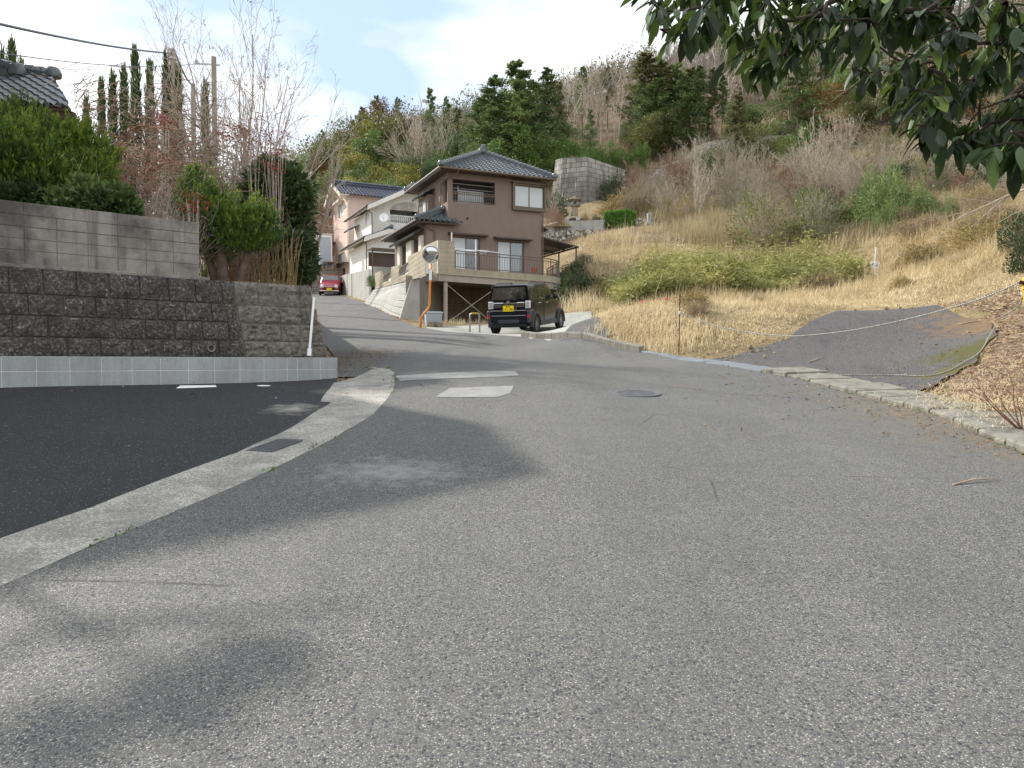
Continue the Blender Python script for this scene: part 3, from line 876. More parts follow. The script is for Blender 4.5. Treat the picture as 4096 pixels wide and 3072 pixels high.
M['greyblk'] = m_concrete('grey_garden_block', c3('b7b4ad'), c3('7a766d'), 1.3, .5)
M['panel'] = m_concrete('pale_concrete_panel', c3('b3b2aa'), c3('97938a'), 1.3, .35)
M['plainconc'] = m_concrete('plain_concrete', c3('a29c90'), c3('6f6a60'), 1.2, .55)
M['brick'] = m_concrete('brown_quarry_stone', c3('7b6a54'), c3('463c30'), 3.5, .6)
M['corr'] = paint('smoked_polycarbonate', c3('4a4744'), .35, .12, 3, .5)
M['orange'] = paint('orange_enamel', c3('e0842e'), .4, .06, 3, .5, bump=.03)
M['cream'] = paint('cream_plastic', c3('ded8c6'), .5, .04, 3)
M['steel'] = paint('galvanised_steel', c3('b4b5b3'), .32, .1, 8, .5, .7, .05)
M['yellow'] = paint('yellow_tape', c3('d8b83a'), .5, .06, 5)
M['black'] = paint('black_rubber', c3('1b1b1c'), .7, .1, 5)
M['ltgrey'] = paint('pale_grey_plastic', c3('a9b2ba'), .5, .04, 3, bump=.05)
M['terracotta'] = paint('terracotta', c3('a8623f'), .8, .12, 8)
M['whitepl'] = paint('white_plastic', (.82, .83, .84), .4, .03, 4, bump=0)
M['rust'] = paint('rusty_iron', c3('4b2f22'), .8, .3, 20, .3, .3)
M['stone'] = m_concrete('grey_granite', c3('aeb2b2'), c3('7f8384'), 8, .4)
M['oldstone'] = m_concrete('mossy_lantern_stone', c3('9b907c'), c3('5e5646'), 4, .7)
def m_glass():
    k = NT('window_glass')
    tr = k.n('ShaderNodeBsdfTransparent'); tr.inputs[0].default_value = (.82, .86, .86, 1)
    gl = k.n('ShaderNodeBsdfGlossy'); gl.inputs['Roughness'].default_value = .03
    fr = k.n('ShaderNodeFresnel'); fr.inputs['IOR'].default_value = 1.6
    ms = k.n('ShaderNodeMixShader'); k.put(ms.inputs[0], k.math('ADD', fr.outputs[0], .06))
    k.t.links.new(tr.outputs[0], ms.inputs[1]); k.t.links.new(gl.outputs[0], ms.inputs[2]); k.t.links.new(ms.outputs[0], k.o.inputs['Surface'])
    return k.m
M['glass'] = m_glass()
def m_mirror():
    k = NT('mirror_face'); return k.fin((.62, .64, .66), .06, None, .5, 1.0)
M['mirror'] = m_mirror()

# ------------------------------------------------------------------ building helpers (all in the building's own frame)
def wall_panel(mb, M4, u0, u1, z0, z1, ops, depth=.14):
    us = sorted({u0, u1, *[o[0] for o in ops], *[o[1] for o in ops]}); zs = sorted({z0, z1, *[o[2] for o in ops], *[o[3] for o in ops]})
    us = [u for u in us if u0 <= u <= u1]; zs = [z for z in zs if z0 <= z <= z1]
    T = lambda x, y, z: M4 @ Vector((x, y, z))
    for a, b in zip(us[:-1], us[1:]):
        for c, d in zip(zs[:-1], zs[1:]):
            m, n = (a + b) / 2, (c + d) / 2
            if any(o[0] < m < o[1] and o[2] < n < o[3] for o in ops): continue
            mb.quad(T(a, 0, c), T(b, 0, c), T(b, 0, d), T(a, 0, d))
    for a, b, c, d in ops:
        mb.quad(T(a, 0, c), T(a, depth, c), T(a, depth, d), T(a, 0, d)); mb.quad(T(b, 0, c), T(b, 0, d), T(b, depth, d), T(b, depth, c))
        mb.quad(T(a, 0, c), T(b, 0, c), T(b, depth, c), T(a, depth, c)); mb.quad(T(a, 0, d), T(a, depth, d), T(b, depth, d), T(b, 0, d))

def window(par, M4, op, panes=('frost', 'frost'), y=.05, fw=.05, frame='bronze', name='window', back='room', curtain=False):
    a, b, c, d = op
    mb = MB()
    mb.box((a, y, c), (a + fw, y + .07, d), M4); mb.box((b - fw, y, c), (b, y + .07, d), M4)
    mb.box((a + fw, y, c), (b - fw, y + .07, c + fw), M4); mb.box((a + fw, y, d - fw), (b - fw, y + .07, d), M4)
    n = len(panes); w = (b - a - 2 * fw) / n
    for i in range(1, n): mb.box((a + fw + i * w - .025, y + .01, c + fw), (a + fw + i * w + .025, y + .06, d - fw), M4)
    f = mb.build(name, M[frame], par)
    for i, p in enumerate(panes):
        x0, x1 = a + fw + i * w + (.025 if i else 0), a + fw + (i + 1) * w - (.025 if i < n - 1 else 0)
        g = MB(); g.box((x0, y + .03 + .012 * (i % 2), c + fw), (x1, y + .036 + .012 * (i % 2), d - fw), M4)
        g.build('pane', M[p], f)
        if p == 'glass':
            g = MB()
            if curtain:
                m = max(8, int((x1 - x0) / .03)); vs, fs = [], []
                for k in range(m + 1):
                    xx = x0 + (x1 - x0) * k / m; yy = y + .16 + .02 * math.sin(k * 1.3)
                    vs += [M4 @ Vector((xx, yy, c + fw)), M4 @ Vector((xx, yy, d - fw))]
                fs = [(2 * k, 2 * k + 2, 2 * k + 3, 2 * k + 1) for k in range(m)]
                g.add(vs, fs); g.build('curtain', M['curtain'], f)
            else:
                g.quad(*[M4 @ Vector(q) for q in ((x0, y + .5, c), (x1, y + .5, c), (x1, y + .5, d), (x0, y + .5, d))]); g.build('curtain', M[back], f)  # no cloth here: a dark sheet stands in for the unlit room
    return f

def tiled(mb, A, B, C, D, tile=.27, amp=.038, course=.24, step=.03):
    """wavy clay tiles on a slope: eave A-B, top D-C"""
    A, B, C, D = map(Vector, (A, B, C, D))
    e = (B - A).normalized(); mid = (D + C) / 2 - A; s = mid - e * mid.dot(e); ln = s.length; s.normalize(); n = e.cross(s).normalized()
    if n.z < 0: n = -n
    la = (D - A).dot(e); rb0 = (B - A).dot(e); rb1 = (C - A).dot(e)
    rows = max(2, int(ln / course)); sub = 5
    lo, hi = min(0, la), max(rb0, rb1); cols = int((hi - lo) / tile * sub) + 1
    vs, fs = [], []; W_ = cols + 1
    ts = []
    for r in range(rows): ts += [(r / rows, 1.0), ((r + .999) / rows, 0.0)]
    for t, up in ts:
        l, q = la * t, rb0 + (rb1 - rb0) * t
        for c in range(W_):
            a = min(max(lo + (hi - lo) * c / cols, l), q)
            ph = (a / tile) % 1.0
            wv = amp * (math.sin(2 * math.pi * ph) * .8 + .35 * math.sin(4 * math.pi * ph + .6))
            vs.append(A + e * a + s * (ln * t) + n * (wv + step * up + .03))
    for r in range(len(ts) - 1):
        for c in range(cols):
            k = r * W_ + c; q = (k, k + 1, k + W_ + 1, k + W_)
            if (vs[q[0]] - vs[q[1]]).length < 1e-5 and (vs[q[2]] - vs[q[3]]).length < 1e-5: continue
            fs.append(q)
    mb.add(vs, fs)
    # rounded tile ends along the eave
    a = tile * .25
    while a < rb0:
        p = A + e * a + n * (amp * .6); mb.tube([p - s * .03, p + s * .05], .055, 8); a += tile

def ridge(mb, a, b, r=.11, pitch=.24, knob=True):
    a, b = Vector(a), Vector(b); d = b - a; n = max(1, int(d.length / pitch)); u = d.normalized()
    pts, rad = [], []
    for i in range(n):
        p, q = a + d * (i / n), a + d * ((i + .96) / n)
        pts += [p, p + u * .03, q - u * .02, q]; rad += [r * 1.12, r * 1.15, r * .95, r * .9]
    mb.tube(pts, rad, 8)
    mb.beam(a - Vector((0, 0, r * .9)), b - Vector((0, 0, r * .9)), r * 1.7, r * 1.4)
    if knob: mb.lathe([(0, -.0), (r * 1.3, .03), (r * 1.45, r), (r, r * 1.9), (0, r * 2.2)], 10, Matrix.Translation(a - Vector((0, 0, r * .8))))

def slab_roof(mb, pts, th=.09):
    """soffit and fascia under a roof surface"""
    p = [Vector(q) for q in pts]
    mb.prism([q - Vector((0, 0, th)) for q in p], (0, 0, th * .75))
def gutter(mb, a, b, r=.06): mb.tube([a, b], r, 8)
Mx = Matrix.Identity(4)
def sideM(x): return Matrix(((0, 1, 0, x), (1, 0, 0, 0), (0, 0, 1, 0), (0, 0, 0, 1)))   # x along +y, y into the house (+x)

class House:
    def __init__(s, name, label, px, Y, ang, zb):
        s.o = ((px - 2048) / FPX * Y, Y); s.u = (math.cos(R(ang)), math.sin(R(ang))); s.v = (-s.u[1], s.u[0]); s.zb = zb
        s.t = thing(name, label, 'house', (s.o[0], s.o[1], zb), R(ang))
    def F(s, px, py, v=0.0):
        q = on_plane(px, py, (s.o[0] + s.v[0] * v, s.o[1] + s.v[1] * v), s.u); return q[0], q[1] - s.zb
    def S(s, px, py, u=0.0):
        q = on_plane(px, py, (s.o[0] + s.u[0] * u, s.o[1] + s.u[1] * u), s.v); return q[0], q[1] - s.zb
    def FR(s, x0, y0, x1, y1, v=0.0):
        (a, z1), (b, z0) = s.F(x0, y0, v), s.F(x1, y1, v); (_, z1b), (_, z0b) = s.F(x1, y0, v), s.F(x0, y1, v)
        return (a, b, min(z0, z0b), max(z1, z1b))

# ------------------------------------------------------------------ brown house
ZT = 5.7
bh = House('brown_house', 'two-storey brown stucco house with a grey tiled hip roof above the deck', 1793, 37.0, 24.0, ZT)
hz4 = lambda x, y: (1550 + .4822 * x, 580 + .4822 * y)
UW, VD, ZE = 5.12, 4.95, 5.14
opL = (.28, 2.62, 3.05, 4.62)
opR = (3.62, 5.05, 2.95, 4.35)
opA = (.18, 1.62, .42, 2.05); opB = (2.72, 4.15, .36, 2.02)
def px_rect(x0, y0, x1, y1): return bh.FR(*hz4(x0, y0), *hz4(x1, y1))
_q = px_rect(540, 285, 893, 490); opL = (_q[0], _q[1], bh.F(*hz4(715, 485))[1], bh.F(*hz4(715, 295))[1])
_q = px_rect(1045, 335, 1290, 530); opR = (_q[0], _q[1], bh.F(*hz4(1170, 525))[1], bh.F(*hz4(1170, 345))[1])
_q = px_rect(537, 770, 768, 1000); opA = (_q[0], _q[1], .36, bh.F(*hz4(650, 765))[1])
_q = px_rect(912, 800, 1134, 1050); opB = (_q[0], _q[1], .36, bh.F(*hz4(1022, 800))[1])
t = bh.t
UE = -1.05
mb = MB()
wall_panel(mb, Mx, 0, UW, -1.2, ZE, [opL, opA, opB])
opS = (.12, .72, opL[2], opL[3])
wall_panel(mb, sideM(0.0), 0, VD, 2.2, ZE, [opS])
wall_panel(mb, Matrix(((0, -1, 0, UW), (1, 0, 0, 0), (0, 0, 1, 0), (0, 0, 0, 1))), 0, VD, -1.2, ZE, [])
mb.quad((UW, VD, -1.2), (0, VD, -1.2), (0, VD, ZE), (UW, VD, ZE))
# single-storey wing on the left
wall_panel(mb, Mx, UE, 0, -1.2, 2.75, [])
opW = [(1.0, 2.2, .5, 2.05), (3.2, 4.4, .5, 2.05)]
wall_panel(mb, sideM(UE), 0, 6.0, -1.2, 2.75, opW)
mb.quad((0, 6, -1.2), (UE, 6, -1.2), (UE, 6, 2.7), (0, 6, 2.7)); mb.quad((UE, 0, 2.72), (0, 0, 2.72), (0, 6, 2.72), (UE, 6, 2.72))
mb.build('wall', M['brown'], t)
# loggia: recessed screen, window, railing
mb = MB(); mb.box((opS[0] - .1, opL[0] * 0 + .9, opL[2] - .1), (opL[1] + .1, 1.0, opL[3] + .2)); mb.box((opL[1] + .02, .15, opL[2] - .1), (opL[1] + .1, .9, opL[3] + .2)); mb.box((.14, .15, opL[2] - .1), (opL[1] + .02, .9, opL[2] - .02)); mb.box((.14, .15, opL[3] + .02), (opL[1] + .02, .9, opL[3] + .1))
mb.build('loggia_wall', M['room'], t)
lw_ = window(t, Mx, (opL[0] + .55, opL[1] - .3, opL[2] + .05, opL[3] - .35), ('frost', 'frost'), .8, .05, 'alu', 'loggia_window')
mb = MB(); zr = opL[2] + .52
for z in (opL[2] + .06, zr, zr - .1): mb.box((opL[0], .03, z - .02), (opL[1], .07, z + .02))
x = opL[0] + .06
while x < opL[1]: mb.box((x - .008, .04, opL[2] + .06), (x + .008, .06, zr)); x += .115
mb.build('loggia_railing', M['bronze'], t)
mb = MB()
for z, a, b in ((opL[3] - .42, opL[0], opL[1]), (opL[3] - .18, opL[0], opL[1])): mb.tube([(a, .2, z), (b, .2, z)], .014, 6)
mb.tube([(opL[0] + .35, .2, opL[2] + .1), (opL[0] + .35, .2, opL[3] - .3)], .012, 6)
mb.build('drying_pole', M['alu'], t)
# upper right bay window with its box frame
mb = MB(); a, b, c, d = opR
mb.box((a - .1, -.16, c - .16), (b + .1, 0, c)); mb.box((a - .1, -.16, c), (a, 0, d)); mb.box((b, -.16, c), (b + .1, 0, d)); mb.box((a - .1, -.16, d), (b + .1, 0, d + .08)); mb.box((a - .16, -.26, d + .08), (b + .14, 0, d + .14))
mb.build('bay_frame', M['bronze'], t)
window(t, Mx, (a, b, c, d), ('frost', 'frost'), -.1, .05, 'bronze')
# ground-floor doors onto the deck
window(t, Mx, opA, ('frost', 'glass'), .05, .05, 'bronze', 'deck_door', 'room')
window(t, Mx, opB, ('frost', 'glass'), .05, .05, 'bronze', 'deck_door', 'room', True)
mb = MB()
for o in (opA, opB): mb.add([(o[0] - .22, -.42, o[3] + .1), (o[1] + .32, -.42, o[3] + .1), (o[1] + .32, .0, o[3] + .2), (o[0] - .22, .0, o[3] + .2), (o[0] - .22, -.42, o[3] + .05), (o[1] + .32, -.42, o[3] + .05), (o[1] + .32, .0, o[3] + .05), (o[0] - .22, .0, o[3] + .05)], [(0, 1, 2, 3), (4, 7, 6, 5), (0, 4, 5, 1), (1, 5, 6, 2), (3, 7, 4, 0)])
mb.build('window_hood', M['brownwood'], t)
mb = MB(); vx = bh.F(*hz4(662, 610)); mb.box((vx[0] - .05, -.03, vx[1] - .05), (vx[0] + .05, 0, vx[1] + .05), bev=.01); mb.build('vent', M['black'], t)
# left side: small bay with tiled hood, wing windows
mb = MB(); mb.box((-.35, 2.15, 3.05), (0, 3.85, 4.45)); mb.build('side_bay', M['brown'], t)
window(t, sideM(-.35), (2.35, 3.75, 3.12, 4.2), ('frost', 'frost'), -.03, .05, 'bronze')
mb = MB(); tiled(mb, (-.62, 3.98, 4.42), (-.62, 2.0, 4.42), (0, 2.0, 4.72), (0, 3.98, 4.72)); mb.build('side_hood', M['tile'], t)
for o in opW: window(t, sideM(UE), o, ('curtain', 'glass'), .05, .05, 'bronze')
mb = MB()
for o in opW:
    for ya, yb in ((o[0] - .5, o[0] - .02), (o[1] + .02, o[1] + .5)): mb = MB(); mb.box((UE - .16, ya, o[2]), (UE - .02, yb, o[3])); mb.build('shutter_box', M['cream'], t)
mb = MB(); tiled(mb, (UE - .5, 5.2, 2.08), (UE - .5, .55, 2.08), (UE, .55, 2.36), (UE, 5.2, 2.36)); mb.build('window_hood', M['tile'], t)
# roofs
Zr = 5.22; AP0, AP1 = (2.78, 2.42, 6.95), (2.78, 2.62, 6.95)
c0, c1, c2, c3_ = (-.52, -.52, Zr), (UW + .5, -.52, Zr), (UW + .5, VD + .5, Zr), (-.52, VD + .5, Zr)
mb = MB(); tiled(mb, c0, c1, AP0, AP0); tiled(mb, c3_, c0, AP0, AP1); tiled(mb, c1, c2, AP1, AP0); tiled(mb, c2, c3_, AP1, AP1)
rf = mb.build('roof', M['tile'], t, smooth=True)
mb = MB()
for c in (c0, c1, c2, c3_): ridge(mb, Vector(c) + Vector((0, 0, .13)), Vector(AP0) + Vector((0, 0, .1)), .125)
mb.box((AP0[0] - .2, AP0[1] - .28, AP0[2] - .05), (AP0[0] + .2, AP0[1] + .25, AP0[2] + .3), bev=.07); mb.box((AP0[0] - .11, AP0[1] - .3, AP0[2] + .2), (AP0[0] + .11, AP0[1] - .1, AP0[2] + .42), bev=.05)
mb.build('ridge_tiles', M['tile'], rf, smooth=True)
mb = MB(); mb.prism([(c0[0] + .03, c0[1] + .03, Zr - .1), (c1[0] - .03, c1[1] + .03, Zr - .1), (c2[0] - .03, c2[1] - .03, Zr - .1), (c3_[0] + .03, c3_[1] - .03, Zr - .1)], (0, 0, .07)); mb.build('eave_board', M['brownwood'], rf)
mb = MB(); gutter(mb, (-.55, -.6, Zr - .05), (UW + .55, -.6, Zr - .05)); gutter(mb, (-.6, -.6, Zr - .05), (-.6, VD + .55, Zr - .05))
mb.tube([(.35, -.6, Zr - .07), (.35, -.5, Zr - .2), (-.06, -.08, Zr - .42), (-.06, .9, Zr - .5), (-.06, .92, 3.2), (-.4, .5, 3.1)], .035, 8)
mb.tube([(UW + .35, -.6, Zr - .07), (UW + .1, -.5, Zr - .3), (UW + .05, -.05, Zr - .45), (UW + .05, -.05, 0)], .035, 8)
mb.tube([(UE - .45, .0, 2.42), (UE + .35, -.06, 2.2), (UE + .35, -.06, -.2)], .03, 8)
mb.build('downpipe', M['bronze'], t, smooth=True)
# wing roof
e0, e1, h0, h1 = (-1.68, -.42, 2.62), (-1.68, 6.3, 2.62), (.0, .75, 3.42), (.0, 6.3, 3.42)
mb = MB(); tiled(mb, e1, e0, h0, h1); tiled(mb, e0, (.55, -.42, 2.62), (0.02, .75, 3.2), h0)
wr = mb.build('wing_roof', M['tile'], t, smooth=True)
mb = MB(); ridge(mb, Vector(e0) + Vector((0, 0, .12)), Vector((-.1, .55, 3.45))); ridge(mb, (-.08, .5, 3.42), (-.08, 2.1, 3.42)); mb.build('ridge_tiles', M['tile'], wr, smooth=True)
mb = MB(); mb.prism([(-1.62, -.36, 2.5), (.5, -.36, 2.5), (.0, .0, 2.5), (.0, 6.2, 2.5), (-1.62, 6.2, 2.5)], (0, 0, .08)); gutter(mb, (-1.74, -.45, 2.58), (-1.74, 6.3, 2.58)); mb.build('eave_board', M['brownwood'], wr)
# lean-to at the right side
lt = MB()
for i in range(14):
    y0 = .3 + i * .3; lt.add([(UW + .05, y0, 2.42), (UW + .05, y0 + .3, 2.42), (UW + 2.3, y0 + .3, 2.02), (UW + 2.3, y0, 2.02), (UW + .05, y0 + .15, 2.46), (UW + 2.3, y0 + .15, 2.06)], [(0, 4, 5, 3), (4, 1, 2, 5)])
for y in (.2, 1.6, 3.0, 4.45): lt.beam((UW + .05, y, 2.36), (UW + 2.3, y, 1.96), .06, .06)
lt.box((UW + 2.25, .2, 1.92), (UW + 2.31, 4.5, 2.0))
for y in (.3, 2.3, 4.4): lt.box((UW + 2.2, y, -.6), (UW + 2.26, y + .06, 1.95))
lt.build('carport_roof', M['corr'], t)
mb = MB(); tiled(mb, (UW + .6, .5, 2.75), (UW + .6, 3.2, 2.75), (UW, 3.2, 3.05), (UW, .5, 3.05)); mb.build('side_eave', M['tile'], t, smooth=True)

# ------------------------------------------------------------------ house terrace and its walls
T0, T1, T2, T3 = (-4.7, 33.3), (-3.72, 33.75), (-3.4, 36.0), (2.6, 38.0)
def ztop(y): return ZT + .125 * np.maximum(0, np.asarray(y) - 41)
TPOLY = [T1, T2, T3, (5, 41), (6, 52), (-6, 64), (-13.2, 62), (-11.6, 54.6), (-7.7, 44), (-4.15, 33.75)]
sheet('house_terrace', TPOLY, 0, .8, M['apron'], 0, 23, paved=False, zf=lambda x, y: ztop(y) + 0 * x)
rng = random.Random(8)
def stone_wall(name, label, a, b, z0f, z1f, bw, bh_, mat, joint, amp=.012, back=.3, gap=.01, batter=0.0, part='blocks', cat='wall', group=None, nx=2, nz=2, depth=.015):
    """coursed wall from a to b (2-D), bottom and top heights as functions of the distance along"""
    a, b = Vector((*a, 0)), Vector((*b, 0)); d = (b - a).normalized(); ln = (b - a).length; n = Vector((d.y, -d.x, 0)); M4 = frame_on_wall(a, d, n)
    t = thing(name, label, cat, (a.x, a.y, z0f(0)), 0, group)
    mb, mj = MB(), MB()
    zlo = min(z0f(0), z0f(ln)); zhi = max(z1f(0), z1f(ln)); r = 0; z = zlo - bh_
    fy = lambda q: max(0, q - zlo) * batter
    while z < zhi - .02:
        x = -bw * (.5 if r % 2 else 0)
        while x < ln:
            x0, x1 = max(x, 0), min(x + bw, ln); m = (x0 + x1) / 2
            za, zb = max(z, z0f(m) - .1), min(z + bh_, z1f(m))
            if x1 - x0 > .06 and zb - za > .05: rough_block(mb, x0 + gap / 2, x1 - gap / 2, za + gap / 2, zb - gap / 2, M4, depth, nx, nz, amp, fy)
            x += bw
        z += bh_; r += 1
    m = 12
    for i in range(m):
        x0, x1 = ln * i / m, ln * (i + 1) / m
        q = [(x0, z0f(x0) - .1), (x1, z0f(x1) - .1), (x1, z1f(x1) - .01), (x0, z1f(x0) - .01)]
        P3 = [M4 @ Vector((x, fy(zz) + .02, zz)) for x, zz in q]; B3 = [M4 @ Vector((x, fy(zz) + back, zz)) for x, zz in q]
        mj.quad(*P3); mj.quad(P3[3], P3[2], B3[2], B3[3]); mj.quad(*B3[::-1])
    mj.quad(*[M4 @ Vector(q) for q in ((0, fy(z0f(0)) + .02, z0f(0)), (0, back, z0f(0)), (0, fy(z1f(0)) + back, z1f(0) - .01), (0, fy(z1f(0)) + .02, z1f(0) - .01))])
    mj.quad(*[M4 @ Vector(q) for q in ((ln, fy(z0f(ln)) + .02, z0f(ln)), (ln, back, z0f(ln)), (ln, fy(z1f(ln)) + back, z1f(ln) - .01), (ln, fy(z1f(ln)) + .02, z1f(ln) - .01))])
    mb.build(part, mat, t, world=True); mj.build('joints', joint, t, world=True)
    return t
stone_wall('quarry_stone_wall', 'brown coursed stone retaining wall in the shade under the deck', T2, T3, lambda s: 2.9, lambda s: 5.5, .62, .36, M['brick'], M['oldjoint'], .03, .4, .03, 0.04, nx=4, nz=3, depth=.03)
stone_wall('stone_side_wall', 'grey stone retaining wall beside the right end of the deck', T3, (5.2, 41.2), lambda s: 3.2 + s * .5, lambda s: 5.5, .5, .32, M['corner'], M['oldjoint'], .03, .4, .03, 0.04)
ft = thing('flank_wall', 'plain concrete flank wall under the left end of the deck', 'wall', (*T1, 2.6))
mb = MB(); mb.prism([(*T0, 2.6), (T1[0], T1[1], 2.6), (T2[0], T2[1], 2.6), (-5.0, 35.4, 2.6)], (0, 0, 2.75)); mb.build('wall', M['plainconc'], ft, world=True)
# panel wall, tan blocks, lattice panels along the road
W0, W1, W2 = Vector((-4.42, 33.28)), Vector((-8.0, 44.0)), Vector((-12.0, 55.0))
d01 = (W1 - W0).normalized()
def on_w(px, py): return on_plane(px, py, W0, d01)
hz3 = lambda x, y: (1200 + .4219 * x, 600 + .4219 * y)
sa, za = on_w(*hz3(700, 1330)); 
pw = thing('panel_wall', 'pale ribbed concrete panel retaining wall beside the sloping road', 'wall', (W0.x, W0.y, 3.6))
n01 = Vector((d01.y, -d01.x, 0)); MW = frame_on_wall(Vector((*W0, 0)), Vector((*d01, 0)), -n01 if n01.x > 0 else n01)
MW = Matrix(((d01.x, d01.y, 0, W0.x), (d01.y, -d01.x, 0, W0.y), (0, 0, 1, 0), (0, 0, 0, 1)))   # x along the road uphill, y into the bank (towards +x)
L01 = (W1 - W0).length
_p0, _p1 = on_w(1652, 1119), on_w(1495, 1159)
def zpan(s): return _p0[1] + (s - _p0[0]) * (_p1[1] - _p0[1]) / (_p1[0] - _p0[0])
def zrd(s): p = W0 + d01 * s; return h(p.x, p.y)
mb = MB(); e = _p1[0]; rows_ = 6
for r in range(rows_):
    m = 10
    for i in range(m):
        x0, x1 = e * i / m, e * (i + 1) / m
        def zz(x, f): return zrd(x) - .1 + (zpan(x) - zrd(x) + .1) * f
        f0, f1 = r / rows_ + .006, (r + 1) / rows_ - .018
        bt = lambda x, f: -.02 + (f - 1) * -.0 + (-.55 * (1 - f))
        vs = [(x0, bt(x0, f0), zz(x0, f0)), (x1, bt(x1, f0), zz(x1, f0)), (x1, bt(x1, f1) , zz(x1, f1)), (x0, bt(x0, f1), zz(x0, f1))]
        bk = [(a, b + .05, c) for a, b, c in vs]
        mb.add([MW @ Vector(q) for q in vs + bk], [(0, 1, 2, 3), (3, 2, 6, 7), (0, 4, 5, 1), (0, 3, 7, 4), (1, 5, 6, 2)])
        for k in range(3):
            xa = x0 + (x1 - x0) * (k + .2) / 3; xb = xa + (x1 - x0) * .2
            fm = f0 + (f1 - f0) * .25; fn = f0 + (f1 - f0) * .85
            mb.add([MW @ Vector(q) for q in ((xa, bt(xa, fm) - .009, zz(xa, fm)), (xb, bt(xb, fm) - .009, zz(xb, fm)), (xb, bt(xb, fn) - .009, zz(xb, fn)), (xa, bt(xa, fn) - .009, zz(xa, fn)), (xa, bt(xa, fm), zz(xa, fm)), (xb, bt(xb, fm), zz(xb, fm)), (xb, bt(xb, fn), zz(xb, fn)), (xa, bt(xa, fn), zz(xa, fn)))], [(0, 1, 2, 3), (0, 4, 5, 1), (3, 2, 6, 7), (0, 3, 7, 4), (1, 5, 6, 2)])
mb.build('panels', M['panel'], pw, world=True)
mb = MB(); mb.prism([MW @ Vector(q) for q in ((-.02, -.62, zrd(0) - .1), (-.02, .3, zrd(0) - .1), (-.02, .3, zpan(0)), (-.02, -.06, zpan(0)))], Vector((*(-d01 * .16), 0)))
mb.prism([MW @ Vector(q) for q in ((-.02, -.5, zrd(0) - .1), (e, -.5, zrd(e) - .1), (e, .0, zpan(e) - .05), (-.02, 0, zpan(0) - .05))], MW.to_3x3() @ Vector((0, .05, 0)))
mb.build('end_buttress', M['panel'], pw, world=True)
def blk(name, label, s0, s1, z0f, z1f, mat, cat='wall'):
    a, b = W0 + d01 * s1, W0 + d01 * s0
    ln = s1 - s0
    off = Vector((d01.y, -d01.x)) * .02
    return stone_wall(name, label, tuple(a + off), tuple(b + off), lambda q: z0f(s1 - q), lambda q: z1f(s1 - q), .4, .2, mat, M['mortar'], 0, .13, .012, 0, cat=cat, nx=1, nz=1, depth=0)
TOPS = [on_w(px, py) for px, py in ((1700, 992), (1683, 1000), (1631, 1024), (1630, 1092), (1595, 1104), (1594, 1061), (1563, 1068), (1562, 1122), (1530, 1128), (1529, 1080), (1498, 1092))]
def ztan(s): return float(np.interp(s, [q[0] for q in TOPS], [q[1] for q in TOPS]))
def lattice(pa, pb, ytop, label):
    (s0, zb0), (s1, zb1) = on_w(*pa), on_w(*pb); z1 = on_w(pa[0], ytop)[1]; z0 = max(zb0, zb1)
    t = thing('lattice_panel', label, 'fence', (*(W0 + d01 * s0), z0), 0, 'lattice panels set in the roadside wall')
    mb = MB(); m = max(3, int((s1 - s0) / .09))
    for i in range(m + 1):
        x = s0 + (s1 - s0) * i / m; mb.box((x - .012, .04, z0), (x + .012, .06, z1), MW)
    for i in range(6):
        z = z0 + (z1 - z0) * i / 5; mb.box((s0, .03, z - .012), (s1, .04, z + .012), MW)
    mb.build('bars', M['bronze'], t, world=True)
    mb = MB()
    for x in (s0 + .02, s1 - .02): mb.box((x - .025, .02, z0 - .03), (x + .025, .07, z1 + .03), MW)
    for z in (z0, z1): mb.box((s0, .015, z - .025), (s1, .075, z + .025), MW)
    mb.build('frame', M['bronze'], t, world=True)
blk('tan_block_wall', 'tan concrete block wall with lattice gaps on top of the ribbed panel wall', TOPS[0][0], TOPS[-1][0], lambda s: zpan(s) + .12, ztan, M['tan'])
lattice((1630, 1092), (1595, 1104), 1050, 'bronze lattice panel nearer to the traffic mirror in the tan wall')
lattice((1562, 1122), (1530, 1128), 1084, 'bronze lattice panel farther uphill in the tan wall')
# grey garden wall further up, gate post
d12 = (W2 - W1).normalized()
def on_w2(px, py): return on_plane(px, py, W1, d12)
gA, gB = on_w2(*hz3(655, 1130)), on_w2(*hz3(455, 1180))
a2, b2 = W1 + d12 * gB[0], W1 + d12 * gA[0]
_l = gB[0] - gA[0]
stone_wall('grey_garden_wall', 'pale grey block garden wall in front of the white house', tuple(a2), tuple(b2), lambda q: h(*(a2 + (b2 - a2) * (q / _l))) - .1, lambda q: gB[1] + (gA[1] - gB[1]) * q / _l, .4, .2, M['greyblk'], M['mortar'], 0, .14, .012, 0, nx=1, nz=1, depth=0)
gC, gD = on_w2(*hz3(445, 1175)), on_w2(*hz3(370, 1200))
a3, b3 = W1 + d12 * gD[0], W1 + d12 * gC[0]
_l3 = gD[0] - gC[0]
gw2 = stone_wall('gate_wall', 'grey block gate wall with a letterbox just right of the red car', tuple(a3), tuple(b3), lambda q: h(*(a3 + (b3 - a3) * (q / _l3))) - .1, lambda q: gD[1] + (gC[1] - gD[1]) * q / _l3, .4, .2, M['greyblk'], M['mortar'], 0, .3, .012, 0, nx=1, nz=1, depth=0)
mm = (a3 + b3) / 2; dd = (b3 - a3).normalized(); nn = Vector((dd.y, -dd.x)); ML = frame_on_wall(Vector((mm.x, mm.y, 0)), Vector((dd.x, dd.y, 0)), Vector((nn.x, nn.y, 0)))
zc = on_w2(*hz3(408, 1245))[1]
mb = MB(); mb.box((-.2, -.08, zc - .13), (.2, -.003, zc + .13), ML, .02); mb.build('letterbox', M['whitepl'], gw2, world=True)
